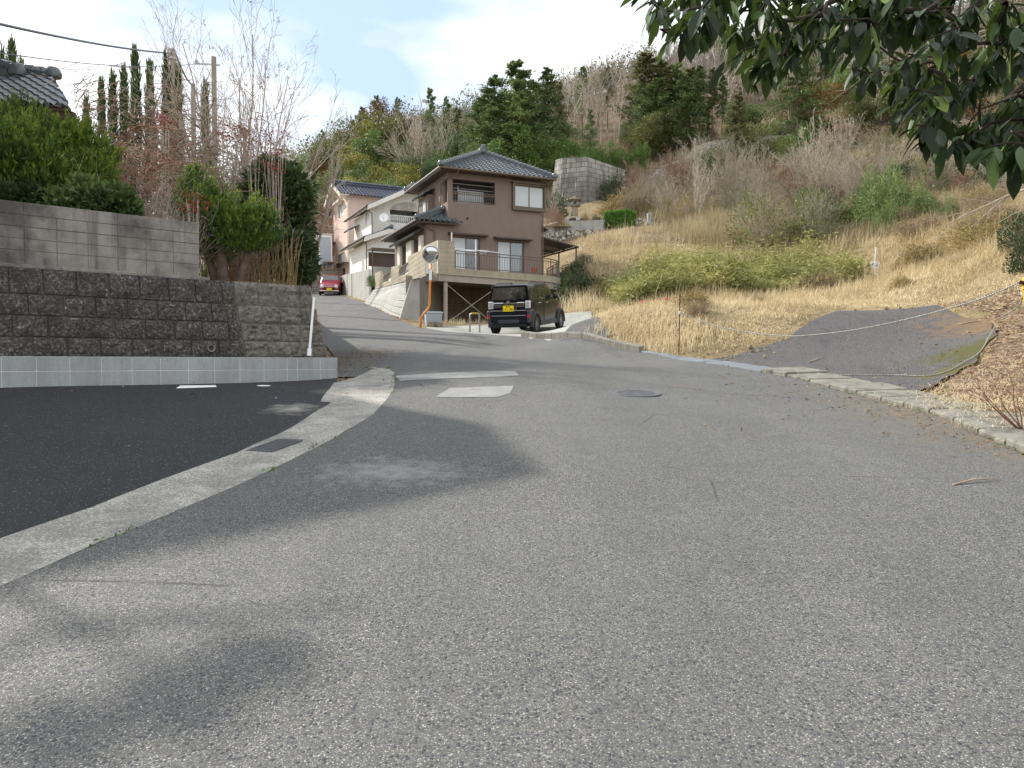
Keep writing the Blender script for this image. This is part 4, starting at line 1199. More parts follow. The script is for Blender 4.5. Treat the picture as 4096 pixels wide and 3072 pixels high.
# ------------------------------------------------------------------ the deck
dk = thing('deck', 'raised beige concrete deck on posts with bronze railing in front of the brown house', 'deck', (-3.2, 33.2, 3.2))
cu, sn = math.cos(R(24)), math.sin(R(24)); du, dv = Vector((cu, sn, 0)), Vector((-sn, cu, 0))
DA = Vector((-3.25, 33.15, 0)); DB = DA + du * 5.1
arc = [DB + du * (1.5 * math.sin(t)) + dv * (1.5 * (1 - math.cos(t))) for t in [R(x) for x in (0, 20, 40, 60, 75)]]
DC = arc[-1] + dv * 2.2 + du * .5
front = [DA] + arc + [DC]
slope = lambda p: -.022 * max(0, (p - DA).dot(du))
zd = 5.38
back_pts = [DC - du * .8 + dv * .3, DA + dv * 3.0, DA + Vector((-.75, .8, 0))]
mb = MB(); poly = front + back_pts
mb.prism([Vector((p.x, p.y, zd - .16 + slope(p))) for p in poly], (0, 0, .15)); mb.build('slab', M['deckpaint'], dk, world=True)
mb = MB()
for a, b in zip(front[:-1], front[1:]):
    mb.beam((a.x, a.y, zd - .12 + slope(a)), (b.x, b.y, zd - .12 + slope(b)), .1, .34); mb.beam((a.x, a.y - .03, zd + .03 + slope(a)), (b.x, b.y - .03, zd + .03 + slope(b)), .16, .05)
a, b = DA, DA + Vector((-.85, .75, 0)); mb.beam((a.x, a.y, zd - .12), (b.x, b.y, zd - .1), .1, .34)
mb.build('edge_beam', M['deckpaint'], dk, world=True)
mb = MB()
for a, b in zip(front[:-1], front[1:]): mb.beam((a.x, a.y + .05, zd + .18 + slope(a)), (b.x, b.y + .05, zd + .18 + slope(b)), .12, .28)
mb.build('kerb', M['tan'], dk, world=True)
for px, v_ in ((1784, .05), (1984, .05), (2158, .1)):
    s_, _ = on_plane(px, 1200, (DA.x, DA.y), (du.x, du.y)); p = DA + du * s_ + dv * .08
    gzz = h(p.x, p.y); mb = MB(); mb.box((-.075, -.075, gzz - .1), (.075, .075, zd - .28 + slope(p)), Matrix.Translation((p.x, p.y, 0)) @ Matrix.Rotation(R(24), 4, 'Z')); mb.build('post', M['deckpaint'], dk, world=True)
    if px == 1784:
        mb = MB(); mb.box((-.2, -.2, gzz - .2), (.2, .2, gzz + .16), Matrix.Translation((p.x, p.y, 0)) @ Matrix.Rotation(R(24), 4, 'Z')); mb.build('footing', paint('dark_red_footing', c3('6b3a34'), .85), dk, world=True)
        p1 = p
    if px == 1984: p2 = p
p3 = arc[2] + dv * .15
mb = MB(); mb.box((-.07, -.07, h(p3.x, p3.y) - .2), (.07, .07, zd - .28 + slope(p3)), Matrix.Translation((p3.x, p3.y, 0)) @ Matrix.Rotation(R(24), 4, 'Z')); mb.build('post', M['deckpaint'], dk, world=True)
zg = h(p1.x, p1.y)
mb = MB(); mb.tube([(p1.x, p1.y, zd - .36), (p2.x - .3, p2.y - .12, zg + .3)], .018, 6); mb.tube([(p2.x, p2.y, zd - .5), (p1.x + .3, p1.y + .12, zg + .3)], .018, 6); mb.tube([(p2.x, p2.y, zd - .4), (p2.x + 1.6, p2.y + .75, zg + .6)], .018, 6); mb.build('brace', M['deckpaint'], dk, world=True)
# block parapet at the left corner and railing
mb, mj = MB(), MB()
pA = DA + dv * .06; w_ = .95
Mp = Matrix(((du.x, dv.x, 0, pA.x), (du.y, dv.y, 0, pA.y), (0, 0, 1, 0), (0, 0, 0, 1)))
zp0, zp1 = zd + .05, zd + 1.5
mj.box((.004, .006, zp0), (.8, .11, zp1 - .01), Mp); mj.box((-.0, .006, zp0), (.11, 2.4, zp1 - .01), Mp)
z = zp0; r = 0
while z < zp1 - .1:
    for a, b in (((0, .4), (.4, .8)) if r % 2 else ((0, .2), (.2, .6), (.6, .8))): mb.box((a + .004, 0, z + .004), (b - .004, .12, z + .203), Mp)
    for k in range(6): mb.box((-.01, .13 + k * .4, z + .004), (.12, .525 + k * .4, z + .203), Mp)
    z += .21; r += 1
mb.build('parapet_blocks', M['tan'], dk, world=True); mj.build('parapet_mortar', M['mortar'], dk, world=True)
rl = MB(); top = zd + 1.12
line = [DA + du * .82 + dv * .05] + [p + dv * .05 for p in arc] + [DC + dv * .05]
dl = [Vector((p.x, p.y, slope(p))) for p in line]
def lerp_line(pts, step):
    out = []
    for a, b in zip(pts[:-1], pts[1:]):
        m = max(1, int((b - a).length / step))
        for k in range(m): out.append(a.lerp(b, k / m))
    out.append(pts[-1]); return out
for a, b in zip(dl[:-1], dl[1:]):
    for zz, w in ((top, .05), (top - .12, .025), (zd + .4, .03)): rl.beam((a.x, a.y, zz + a.z), (b.x, b.y, zz + b.z), w, .035)
rl.build('rail', M['bronze'], dk, world=True)
mb = MB()
for p in lerp_line(dl, .125): mb.box((p.x - .009, p.y - .009, zd + .4 + p.z), (p.x + .009, p.y + .009, top - .12 + p.z))
mb.build('balusters', M['bronze'], dk, world=True)
for p in lerp_line(dl, 1.0): mb = MB(); mb.box((p.x - .022, p.y - .022, zd + .3 + p.z), (p.x + .022, p.y + .022, top + p.z)); mb.build('rail_post', M['bronze'], dk, world=True)
# laundry stand with poles on the deck
ls = thing('laundry_stand', 'white laundry stand with drying poles on the deck', 'laundry stand', tuple(DA + du * 1.0 + dv * .5 + Vector((0, 0, zd))))
q1, q2 = bh.F(*hz4(533, 800)), bh.F(*hz4(732, 800))
l1 = on_plane(*hz4(533, 900), (DA.x + dv.x * .45, DA.y + dv.y * .45), (du.x, du.y)); l2 = on_plane(*hz4(732, 900), (DA.x + dv.x * .45, DA.y + dv.y * .45), (du.x, du.y))
B1, B2 = DA + dv * .45 + du * l1[0], DA + dv * .45 + du * l2[0]
zt_ = on_plane(*hz4(533, 725), (DA.x + dv.x * .45, DA.y + dv.y * .45), (du.x, du.y))[1]
for b in (B1, B2): mb = MB(); mb.tube([(b.x, b.y, zd), (b.x, b.y, zt_ - (.25 if b is B2 else 0))], .026, 8); mb.build('upright', M['whitepl'], ls, world=True, smooth=True)
mb = MB(); zc_ = zd + 1.2; e1_, e2_ = B1 - du * .2, B2 + du * 1.1
mb.tube([(e1_.x, e1_.y - .1, zc_ + .05), (e2_.x, e2_.y - .1, zc_ - .02)], .016, 8); mb.tube([(e1_.x, e1_.y + .1, zc_ - .03), (B2.x, B2.y + .1, zc_ + .02)], .018, 8); mb.tube([(e1_.x, e1_.y, zc_ - .08), (B2.x, B2.y - .05, zc_ - .02)], .016, 8)
mb.build('poles', M['whitepl'], ls, world=True, smooth=True)
mb = MB(); q = B2 + du * .3
for k in range(7): mb.box((q.x + k * .05 - .1, q.y - .12, zc_ - .12 - .02 * (k % 3)), (q.x + k * .05 - .085, q.y - .08, zc_ + .02)); 
mb.tube([(q.x - .15, q.y - .1, zc_ + .03), (q.x + .3, q.y - .1, zc_ + .03)], .012, 6); mb.build('peg_hanger', M['whitepl'], ls, world=True)
pt = thing('flower_pot', 'small terracotta pot standing on the deck kerb near the railing bend', 'pot', tuple(arc[0] - du * .35 + dv * .15 + Vector((0, 0, zd + .3))))
mb = MB(); mb.lathe([(.09, 0), (.13, .2), (.14, .2), (.14, .24), (.11, .23), (.1, .18)], 14); mb.build('pot', M['terracotta'], pt, smooth=True)

# ------------------------------------------------------------------ white house
wh = House('white_house', 'white stucco house with an arched loggia and satellite dish behind the brown house', 1493, 51.5, 26.0, 7.5)
t = wh.t
mb = MB(); ze = 4.55
opW1 = wh.FR(*hz3(853, 490), *hz3(1118, 690)); opW1 = (opW1[0], opW1[1], wh.F(*hz3(860, 690))[1], wh.F(*hz3(860, 560))[1])
archz = wh.F(*hz3(980, 488))[1]
wall_panel(mb, Mx, 0, 5.6, -.8, opW1[3], [opW1], .2)
# arched head of the loggia opening
m = 14; a, b = opW1[0], opW1[1] + 1.0
pts = [(a + (b - a) * i / m, 0, opW1[3] + (archz + .0 - opW1[3]) * math.sin(math.pi * min(1, i / m)) ** .55) for i in range(m + 1)]
for p, q in zip(pts[:-1], pts[1:]): mb.quad(p, q, (q[0], 0, ze), (p[0], 0, ze)); mb.quad(p, (p[0], .2, p[2]), (q[0], .2, q[2]), q)
mb.quad((0, 0, opW1[3]), (a, 0, opW1[3]), (a, 0, ze), (0, 0, ze)); mb.quad((b, 0, opW1[3]), (5.6, 0, opW1[3]), (5.6, 0, ze), (b, 0, ze))
pk = (2.6, 0, 6.05); mb.add([(0, 0, ze), (5.6, 0, ze), pk], [(0, 1, 2)])
wsz = [wh.S(*hz3(*q)) for q in ((620, 720), (655, 705), (620, 600), (655, 590))]
opS2 = (min(wsz[0][0], wsz[1][0]), max(wsz[0][0], wsz[1][0]), wsz[0][1], wsz[2][1]); opS2 = (opS2[0], max(opS2[1], opS2[0] + .7), opS2[2], max(opS2[3], opS2[2] + .9))
wall_panel(mb, sideM(0), 0, 5.0, -.8, ze, [opS2])
mb.quad((5.6, 0, -.8), (5.6, 5, -.8), (5.6, 5, ze), (5.6, 0, ze)); mb.quad((0, 5, -.8), (0, 5, ze), (5.6, 5, ze), (5.6, 5, -.8)); mb.add([(0, 5, ze), (2.6, 5, 6.05), (5.6, 5, ze)], [(0, 1, 2)])
mb.build('wall', M['white'], t)
mb = MB(); mb.box((a - .1, 1.1, opW1[2] - .1), (b + .1, 1.2, ze)); mb.box((a - .1, .2, opW1[2] - .12), (b + .1, 1.1, opW1[2] - .02)); mb.build('loggia_wall', M['white'], t)
window(t, Mx, (a + .1, a + 2.0, opW1[2] + .25, opW1[3] + .12), ('glass', 'glass'), 1.0, .06, 'alu', 'loggia_window', 'room', True)
mb = MB(); zt2 = opW1[2] + .5
mb.box((a, .02, zt2), (b, .1, zt2 + .07)); mb.box((a, .03, opW1[2] - .02), (b, .09, opW1[2] + .04))
x = a + .08
while x < b: mb.box((x - .02, .04, opW1[2]), (x + .02, .08, zt2)); x += .15
mb.build('loggia_railing', M['white'], t)
window(t, sideM(0), opS2, ('frost',), .03, .05, 'alu')
mb = MB(); mb.box((.35, 2.6, 2.6), (-.45, 4.6, 2.75)); tiled(mb, (-.75, 4.9, 3.55), (-.75, 3.4, 3.55), (0, 3.4, 3.95), (0, 4.9, 3.95)); mb.build('side_hood', M['tile'], t, smooth=True)
ov = -.85
def gable_roof(par, u0, uk, u1, v0, v1, z0, zk, z1, mat, name='roof', barge='white', th=.3):
    mb = MB(); tiled(mb, (u0, v1, z0), (u0, v0, z0), (uk, v0, zk), (uk, v1, zk)); tiled(mb, (u1, v0, z1), (u1, v1, z1), (uk, v1, zk), (uk, v0, zk))
    r = mb.build(name, M[mat], par, smooth=True)
    mb = MB(); ridge(mb, (uk, v0 - .02, zk + .12), (uk, v1, zk + .12)); mb.build('ridge_tiles', M[mat], r, smooth=True)
    mb = MB()
    for ua, za, ub, zb in ((u0, z0, uk, zk), (uk, zk, u1, z1)):
        mb.prism([(ua, v0, za - th), (ub, v0, zb - th), (ub, v0, zb + .02), (ua, v0, za + .02)], (0, .07, 0))
        mb.prism([(ua, v0 + .07, za - .1), (ub, v0 + .07, zb - .1), (ub, v0 + .07, zb - .02), (ua, v0 + .07, za - .02)], (0, v1 - v0 - .1, 0))
    mb.build('barge_board', M[barge], r)
    mb = MB(); gutter(mb, (u0 - .06, v0, z0 - .02), (u0 - .06, v1, z0 - .02)); mb.tube([(u0 - .06, v0 + .1, z0 - .05), (u0 + .2, v0 + .4, z0 - .3), (u0 + .5, 0 - .06, z0 - .35), (u0 + .5, -.06, z0 - 2.8)], .035, 8); mb.build('gutter', M['brownwood'], r, smooth=True)
    return r
gable_roof(t, -.55, 2.6, 5.9, ov, 5.5, 4.52, 6.12, 4.5, 'tile')
# lower front block with its own gable
l0 = wh.F(*hz3(700, 1000), -1.0)[0]
lz = wh.F(*hz3(640, 830), -1.3)[1]; lpk = wh.F(*hz3(860, 745), -1.3)
mb = MB(); mb.box((-.35, -1.0, -.9), (5.6, -.02, lz - .1)); mb.add([(-.35, -1.0, lz - .1), (3.4, -1, lz - .1), (lpk[0], -1.0, lpk[1] - .1)], [(0, 1, 2)]); mb.box((-.35, .0, -.9), (-.02, 5, lz - .1)); mb.build('lower_wall', M['white'], t)
gable_roof(t, -.95, lpk[0], lpk[0] * 2 + .95, -1.45, 5.4, lz, lpk[1], lz, 'tile', 'lower_roof')
dish = thing('satellite_dish', 'white satellite dish mounted on the white house wall', 'satellite dish', tuple(P(*hz3(795, 640), 50.8)))
TM = Matrix.Rotation(R(200), 4, 'Z') @ Matrix.Rotation(R(70), 4, 'X'); mb = MB()
mb.lathe([(0.0, -.06), (.15, -.045), (.3, 0.0), (.31, .01), (.3, .015), (.15, -.03), (0, -.045)], 24, Matrix.Rotation(R(75), 4, 'X')); mb.build('reflector', M['whitepl'], dish, smooth=True)
mb = MB(); mb.tube([(0, -.0, -.25), (0, -.32, .0)], .012, 6); mb.tube([(0, .05, -.0), (.3, .35, -.25), (.3, .6, -.25)], .02, 6); mb.build('mount_arm', M['steel'], dish)
# brown lattice balcony / carport clutter at the front of the white house
cp = thing('carport', 'brown carport screen below the white house gable', 'carport', tuple(P(*hz3(790, 1080), 44.5)))
o_ = P(1475, 1064, 48.8); mb = MB(); Mc = Matrix.Translation(o_) @ Matrix.Rotation(R(26), 4, 'Z')
mb.box((0, 0, 0), (4.2, .05, .9), Mc); mb.build('screen', M['brownwood'], cp, world=True)
mb = MB(); mb.box((.1, -.3, 1.12), (4.3, 1.0, 1.17), Mc); mb.box((.1, -.32, 1.02), (4.3, -.26, 1.12), Mc)
for x in (.2, 2.1, 4.2): mb.box((x - .04, -.2, -.6), (x + .04, -.12, 1.03), Mc)
mb.build('roof', M['bronze'], cp, world=True)
# ------------------------------------------------------------------ pink house
ph = House('pink_house', 'pale pink stucco house with a dark blue tiled gable roof, farthest up the road', 1393, 59.0, 26.0, 8.3)
t = ph.t
ez = ph.F(*hz3(450, 445))[1]; pkz = ph.S(*hz3(355, 375))
vw = ph.S(*hz3(318, 700))[0]; vw = max(3.2, vw); kv = vw / 2
mb = MB(); 
wv = [ph.S(*hz3(*q)) for q in ((365, 655), (412, 640), (365, 550), (412, 545))]
opP = (min(wv[0][0], wv[1][0]), max(wv[0][0], wv[1][0]), wv[0][1], wv[2][1]); opP = (max(.5, opP[0]), max(opP[1], opP[0] + .9), opP[2], max(opP[3], opP[2] + 1.0))
opP2 = (opP[0], opP[1] + .4, .3, 2.0)
ez = max(ez, opP[3] + .45); zk = ez + 1.25
wall_panel(mb, sideM(0), 0, vw, -1.2, ez, [opP, opP2]); mb.add([(0, 0, ez), (0, vw, ez), (0, kv, zk)], [(0, 2, 1)])
wall_panel(mb, Mx, 0, 6.5, -1.2, ez, []); mb.quad((6.5, 0, -1), (6.5, vw, -1), (6.5, vw, ez), (6.5, 0, ez)); mb.quad((0, vw, -1), (0, vw, ez), (6.5, vw, ez), (6.5, vw, -1))
mb.build('wall', M['pink'], t)
window(t, sideM(0), opP, ('curtain', 'frost'), .03, .05, 'bronze'); window(t, sideM(0), opP2, ('frost', 'glass'), .03, .05, 'bronze')
mb = MB(); mb.box((-.45, opP[0] - .2, opP[3] + .1), (0, opP[1] + .2, opP[3] + .2)); mb.build('window_hood', M['cream'], t)
mb = MB(); tiled(mb, (-.7, -.55, ez - .12), (7, -.55, ez - .12), (7, kv, zk + .05), (-.7, kv, zk + .05)); tiled(mb, (7, vw + .55, ez - .12), (-.7, vw + .55, ez - .12), (-.7, kv, zk + .05), (7, kv, zk + .05))
r = mb.build('roof', M['tile_blue'], t, smooth=True)
mb = MB(); ridge(mb, (-.75, kv, zk + .2), (7, kv, zk + .2), .13); mb.build('ridge_tiles', M['tile_blue'], r, smooth=True)
mb = MB()
for va, vb in ((-.55, kv), (kv, vw + .55)):
    za_, zb_ = (ez - .12, zk + .05) if va < kv - .01 else (zk + .05, ez - .12)
    mb.prism([(-.72, va, za_ - .28), (-.72, vb, zb_ - .28), (-.72, vb, zb_ + .02), (-.72, va, za_ + .02)], (.07, 0, 0)); mb.prism([(-.65, va, za_ - .1), (-.65, vb, zb_ - .1), (-.65, vb, zb_), (-.65, va, za_)], (.65, 0, 0))
mb.build('barge_board', M['cream'], r)
mb = MB(); mb.tube([(.06, -.06, -.6), (.06, -.06, ez - .2)], .05, 8); mb.build('downpipe', M['cream'], t, smooth=True)
mb = MB(); mb.box((.0, vw, -1), (2.4, vw + 2.2, 2.2)); mb.prism([(-.4, vw, 2.9), (-.4, vw + 2.7, 2.1), (-.4, vw + 2.7, 2.25), (-.4, vw, 3.05)], (3, 0, 0)); mb.build('rear_wing', M['pink'], t)
# carports and sheds by the pink house
def carport(px, py, Y, w, d, hh, rz, label, mat='corr'):
    p = P(px, py, Y); t = thing('carport', label, 'carport', tuple(p - Vector((0, 0, hh))), R(rz), 'dark carports beside the road')
    mb = MB(); n = int(w / .2)
    for i in range(n):
        x = i * .2; mb.add([(x, 0, hh), (x + .1, 0, hh + .03), (x + .2, 0, hh), (x, d, hh + .35), (x + .1, d, hh + .38), (x + .2, d, hh + .35)], [(0, 1, 4, 3), (1, 2, 5, 4)])
    mb.build('roof', M[mat], t)
    mb = MB()
    for x in (0, w / 2, w): mb.box((x - .03, 0, hh - .08), (x + .03, d, hh - .02)); 
    for y, z in ((0, hh - .05), (d, hh + .3)): mb.box((0, y - .03, z - .05), (w, y + .03, z + .02))
    mb.build('roof_frame', M['bronze'], t)
    for x in (.1, w - .1): mb = MB(); mb.box((x - .04, d * .5 - .04, -1.2), (x + .04, d * .5 + .04, hh + .1)); mb.build('post', M['bronze'], t)
carport(*hz3(255, 1060), 59.5, 2.6, 3.0, 2.1, 26, 'dark carport roof just above the red car')
carport(*hz3(360, 1060), 57.5, 3.6, 3.5, 2.0, 26, 'dark carport roof against the white house eave')
carport(*hz3(175, 860), 62, 4.2, 2.5, 2.2, 26, 'dark lean-to roof left of the pink house')
for px, w, hh, lab in ((hz3(175, 1100)[0], 1.1, 2.6, 'tall white storage shed under the lean-to left of the pink house'), (hz3(85, 1110)[0], 1.0, 2.2, 'low white storage shed seen beside the dark evergreen')):
    p = P(px, hz3(0, 1105)[1], 61); s = thing('storage_shed', lab, 'shed', tuple(p), R(20), 'white sheds behind the red car')
    mb = MB(); mb.box((0, 0, 0), (w, 1.2, hh)); mb.build('wall', M['whitepl'], s); mb = MB(); mb.box((.12, -.03, .1), (w - .12, 0, hh - .2)); mb.build('door', M['ltgrey'], s); mb = MB(); mb.box((-.05, -.1, hh), (w + .05, 1.3, hh + .08)); mb.build('roof', M['alu'], s)
stone_wall('old_stone_wall', 'dark old stone wall behind the red car', (-19, 61.5), (-13.4, 59.5), lambda q: 6.2, lambda q: 9.0, .5, .33, M['corner'], M['oldjoint'], .03, .4, .03, 0.05, nx=2, nz=2)
# ------------------------------------------------------------------ vehicles
def carpaint(name, col):
    k = NT(name); k.fin(col, .35, None, .3); k.b.inputs['Coat Weight'].default_value = .5; k.b.inputs['Coat Roughness'].default_value = .04
    return k.m
M['blackpaint'] = carpaint('black_car_paint', (.006, .007, .010)); M['redpaint'] = carpaint('red_car_paint', (.27, .012, .03))
M['trim'] = paint('grey_black_cladding', c3('3a3d42'), .5, .06, 6, .5)
M['chrome'] = paint('chrome', (.82, .83, .85), .1, .02, 4, .5, 1.0, 0)
k = NT('car_glass'); M['carglass'] = k.fin((.012, .014, .016), .03, None, 1.0); k.b.inputs['IOR'].default_value = 2.1
k = NT('windscreen_glass'); M['screen'] = k.fin((.14, .17, .17), .05, None, .8)
M['lampclear'] = paint('clear_lamp', c3('d9dde2'), .15, .05, 20, .6, .2, 0); M['redlens'] = paint('red_lens', (.55, .02, .015), .2, .05, 5, .6, 0, 0)
M['plate'] = paint('yellow_number_plate', c3('f2d21c'), .45, .02, 5, .4, 0, 0); M['ink'] = paint('black_lettering', (.015, .015, .015), .5, .05)
M['tyre'] = paint('tyre_rubber', c3('232324'), .75, .1, 8, .3)
M['rim'] = paint('alloy_rim', c3('9a9da1'), .3, .05, 5, .5, .8, 0)

def ring_pts(x, z0, belt, roof, wl, wb, wr, lean):
    """one half of a body cross-section, bottom centre to roof centre"""
    pts = [(0, z0), (wl - .12, z0), (wl - .03, z0 + .03), (wl, z0 + .10), (wl + .01, z0 + (belt - z0) * .5), (wb, belt - .06), (wb - .012, belt)]
    hgt = roof - belt
    pts += [(wb - .012 + (wr - wb) * .5, belt + hgt * .5), (wr, roof - min(.10, hgt * .3)), (wr - .03, roof - min(.035, hgt * .1)), (wr - .11, roof), (0, roof + min(.012, hgt * .1))]
    out = []
    for y, z in pts:
        out.append((x + lean * max(0, z - belt), y, z))
    return out

def loft(mb, st, flip=False):
    rows = []
    for s in st:
        h_ = ring_pts(*s); full = h_ + [(x, -y, z) for x, y, z in h_[-2:0:-1]]
        rows.append(full)
    n = len(rows[0]); vs = [p for r in rows for p in r]; fs = []
    for i in range(len(rows) - 1):
        for k in range(n):
            fs.append((i * n + k, (i + 1) * n + k, (i + 1) * n + (k + 1) % n, i * n + (k + 1) % n))
    fs.append(tuple(range(n))); fs.append(tuple(range((len(rows) - 1) * n, len(rows) * n))[::-1])
    mb.add(vs, fs)

def wheel(par, x, y, r, w, side, spokes=10):
    T = Matrix.Translation((x, y, r)) @ Matrix.Rotation(R(90) * -side, 4, 'X')
    mb = MB(); mb.lathe([(r * .62, -w / 2), (r * .9, -w / 2), (r * .985, -w * .36), (r, -w * .2), (r, w * .2), (r * .985, w * .36), (r * .9, w / 2), (r * .66, w / 2), (r * .62, w * .4), (r * .62, -w / 2)], 36, T)
    t = mb.build('wheel', M['tyre'], par, smooth=True)
    mb = MB(); mb.lathe([(r * .1, w * .36), (r * .16, w * .40), (r * .16, w * .42), (0, w * .43)], 16, T); mb.lathe([(r * .64, -w * .4), (r * .64, w * .42), (r * .58, w * .42), (r * .56, w * .1), (r * .5, w * .0), (0, 0)], 30, T)
    for k in range(spokes):
        a = 2 * math.pi * k / spokes; S = T @ Matrix.Rotation(a, 4, 'Z')
        mb.box((r * .12, -r * .035, w * .3), (r * .6, r * .035, w * .40), S)
    mb.build('rim', M['rim'], t, smooth=True)
    return t

def text_mesh(name, body, size, M4, mat, par, extrude=.002):
    cu_ = bpy.data.curves.new(name, 'FONT'); cu_.body = body; cu_.size = size; cu_.align_x = 'CENTER'; cu_.align_y = 'CENTER'; cu_.extrude = extrude
    o = bpy.data.objects.new(name, cu_); COL.objects.link(o)
    dg = bpy.context.evaluated_depsgraph_get(); dg.update()
    me = bpy.data.meshes.new_from_object(o.evaluated_get(dg)); bpy.data.objects.remove(o)
    me.transform(M4); me.materials.clear()
    return link_mesh(name, me, mat, par)

def sidepane(mb, st, x0, x1, t0, t1, side, off=.006, slant0=0, slant1=0):
    """glass on the side of the cabin between the belt and the roof"""
    _, z0, belt, roof, wl, wb, wr, lean = st
    def pt(x, t): return (x, side * ((wb - .012) + (wr - wb + .012) * t + off), belt + (roof - .1 - belt) * t)
    a, b, c, d = pt(x0, t0), pt(x1, t0), pt(x1 - slant1, t1), pt(x0 + slant0, t1)
    mb.prism([a, b, c, d], (0, -side * .012, 0))

# black boxy car, seen from behind; its own frame: x forward from the rear, z up from the tyres
cpos = P(2128, 1339, 24.85) ; ang = 22.5
c0_ = GP(2042, 1337)
fw = Vector((math.sin(R(ang)), math.cos(R(ang)), 0)); rt = Vector((fw.y, -fw.x, 0))
rear_mid = P(2040, 1330, 24.35); rear_mid.z = 0
org = Vector((rear_mid.x, rear_mid.y, 0)); fr_ = org + fw * 2.95
zr0, zf0 = h(org.x + fw.x * .5, org.y + fw.y * .5), h(fr_.x, fr_.y)
bc = thing('black_car', 'boxy black kei car with a yellow plate parked facing away in front of the deck', 'car', (org.x, org.y, zr0 - (zf0 - zr0) * .2 + .005), R(90 - ang))
bc.rotation_euler = (0, -math.atan2(zf0 - zr0, 2.45), R(90 - ang))
BZ = 1.06
stat = [(0.06, .36, BZ, 1.55, .66, .68, .60, .20), (0.02, .30, BZ, 1.585, .70, .715, .635, .19), (0.10, .26, BZ, 1.605, .725, .735, .66, .15), (.75, .24, BZ, 1.625, .73, .737, .675, 0), (1.55, .24, BZ, 1.625, .73, .737, .675, 0),
        (2.30, .24, 1.06, 1.605, .73, .735, .65, -.55), (2.42, .24, 1.06, 1.09, .73, .73, .66, 0), (2.60, .24, 1.05, 1.075, .725, .725, .64, 0), (3.15, .26, 1.0, 1.015, .71, .70, .6, 0), (3.32, .3, .92, .93, .66, .65, .55, 0), (3.39, .36, .78, .79, .58, .57, .5, 0)]
mb = MB(); loft(mb, stat); mb.build('body', M['blackpaint'], bc, smooth=True)
def arch(x, side):
    mb = MB(); n = 18; pts = []
    for i in range(n + 1):
        a = math.pi * (-.06 + 1.12 * i / n); pts.append((x + .41 * math.cos(a), .315 + .41 * math.sin(a)))
    for (x0, z0), (x1, z1) in zip(pts[:-1], pts[1:]):
        s0 = ((x0 - x) * .82 + x, (z0 - .315) * .82 + .315); s1 = ((x1 - x) * .82 + x, (z1 - .315) * .82 + .315)
        y0, y1 = .70 * side, .785 * side
        mb.add([(x0, y1, z0), (x1, y1, z1), (s1[0], y1, s1[1]), (s0[0], y1, s0[1]), (x0, y0, z0), (x1, y0, z1), (s1[0], y0, s1[1]), (s0[0], y0, s0[1])], [(0, 1, 2, 3), (0, 4, 5, 1), (3, 2, 6, 7)])
    mb.build('wheel_arch', M['trim'], bc)
    mb = MB(); T = Matrix.Translation((x, side * .7405, .315)) @ Matrix.Rotation(R(-90 * side), 4, 'X'); mb.lathe([(.345, -.02), (.345, .0), (0, .0)], 28, T); mb.build('wheel_well', M['black'], bc)
for side in (-1, 1):
    for x in (.47, 2.93): arch(x, side); wheel(bc, x, side * .695, .315, .17, side)
for s in (-1, 1): mb = MB(); mb.box((.87, s * .745 - .015, .24), (2.53, s * .745 + .015, .40), bev=.01); mb.build('sill', M['trim'], bc)
mb = MB(); mb.box((-.06, -.71, .36), (.2, .71, .79), bev=.04); mb.build('rear_bumper', M['blackpaint'], bc, smooth=True)
for s in (-1, 1): mb = MB(); mb.box((-.075, s * .76 - (.13 if s > 0 else 0), .38), (.28, s * .76 + (0 if s > 0 else .13), .79), bev=.03); mb.build('bumper_corner', M['trim'], bc)
mb = MB(); mb.box((-.085, -.36, .37), (-.05, .36, .49), bev=.012); mb.build('bumper_insert', M['trim'], bc)
mb = MB(); mb.box((-.05, -.6, .24), (.3, .6, .37), bev=.03); mb.build('lower_bumper', M['black'], bc)
for zz in (.785, .62): mb = MB(); mb.box((-.066, -.6, zz - .007), (-.05, .6, zz + .007)); mb.build('bumper_line', M['alu'], bc)
def tg(y, z): return (0.01 + .19 * max(0, z - BZ), y, z)
mb = MB(); mb.prism([Vector(tg(-.61, 1.13)), Vector(tg(.61, 1.13)), Vector(tg(.56, 1.52)), Vector(tg(-.56, 1.52))], (-.014, 0, .002)); mb.build('rear_window', M['carglass'], bc)
mb = MB(); mb.box((.03, -.60, 1.545), (.3, .60, 1.59), bev=.015); mb.build('spoiler', M['blackpaint'], bc, smooth=True)
mb = MB(); mb.box((-.03, -.54, .985), (.03, .54, 1.04), bev=.012)
for s in (-1, 1):
    for zz in (.955, .905): mb.box((-.025, min(s * .26, s * .54), zz - .014), (.02, max(s * .26, s * .54), zz + .014))
mb.build('chrome_garnish', M['chrome'], bc, smooth=True)
mb = MB(); T = Matrix.Translation((-.03, 0, 1.06)) @ Matrix.Rotation(R(-90), 4, 'Y'); mb.lathe([(.055, 0), (.055, .012), (.042, .012), (.042, .004), (0, .004)], 22, T); mb.box((-.042, -.03, 1.04), (-.03, -.012, 1.075)); mb.build('emblem', M['chrome'], bc, smooth=True)
mb = MB(); mb.tube([(-.02, -.25, 1.12), (-.02, .0, 1.16), (-.02, .22, 1.12)], .014, 6); mb.build('rear_wiper', M['trim'], bc)
for s in (-1, 1):
    mb = MB(); mb.box((-.004, min(s * .56, s * .728), .84), (.14, max(s * .56, s * .728), 1.08), bev=.015); tl = mb.build('tail_lamp', M['lampclear'], bc, smooth=True)
    mb = MB()
    for i in range(4): mb.box((-.009, min(s * .58, s * .71), .885 + i * .045), (-.003, max(s * .58, s * .71), .895 + i * .045))
    mb.build('lens_bars', M['trim'], tl)
    mb = MB(); mb.box((-.085, min(s * .66, s * .735), .545), (-.07, max(s * .66, s * .735), .64), bev=.006); mb.build('reflector', M['redlens'], bc)
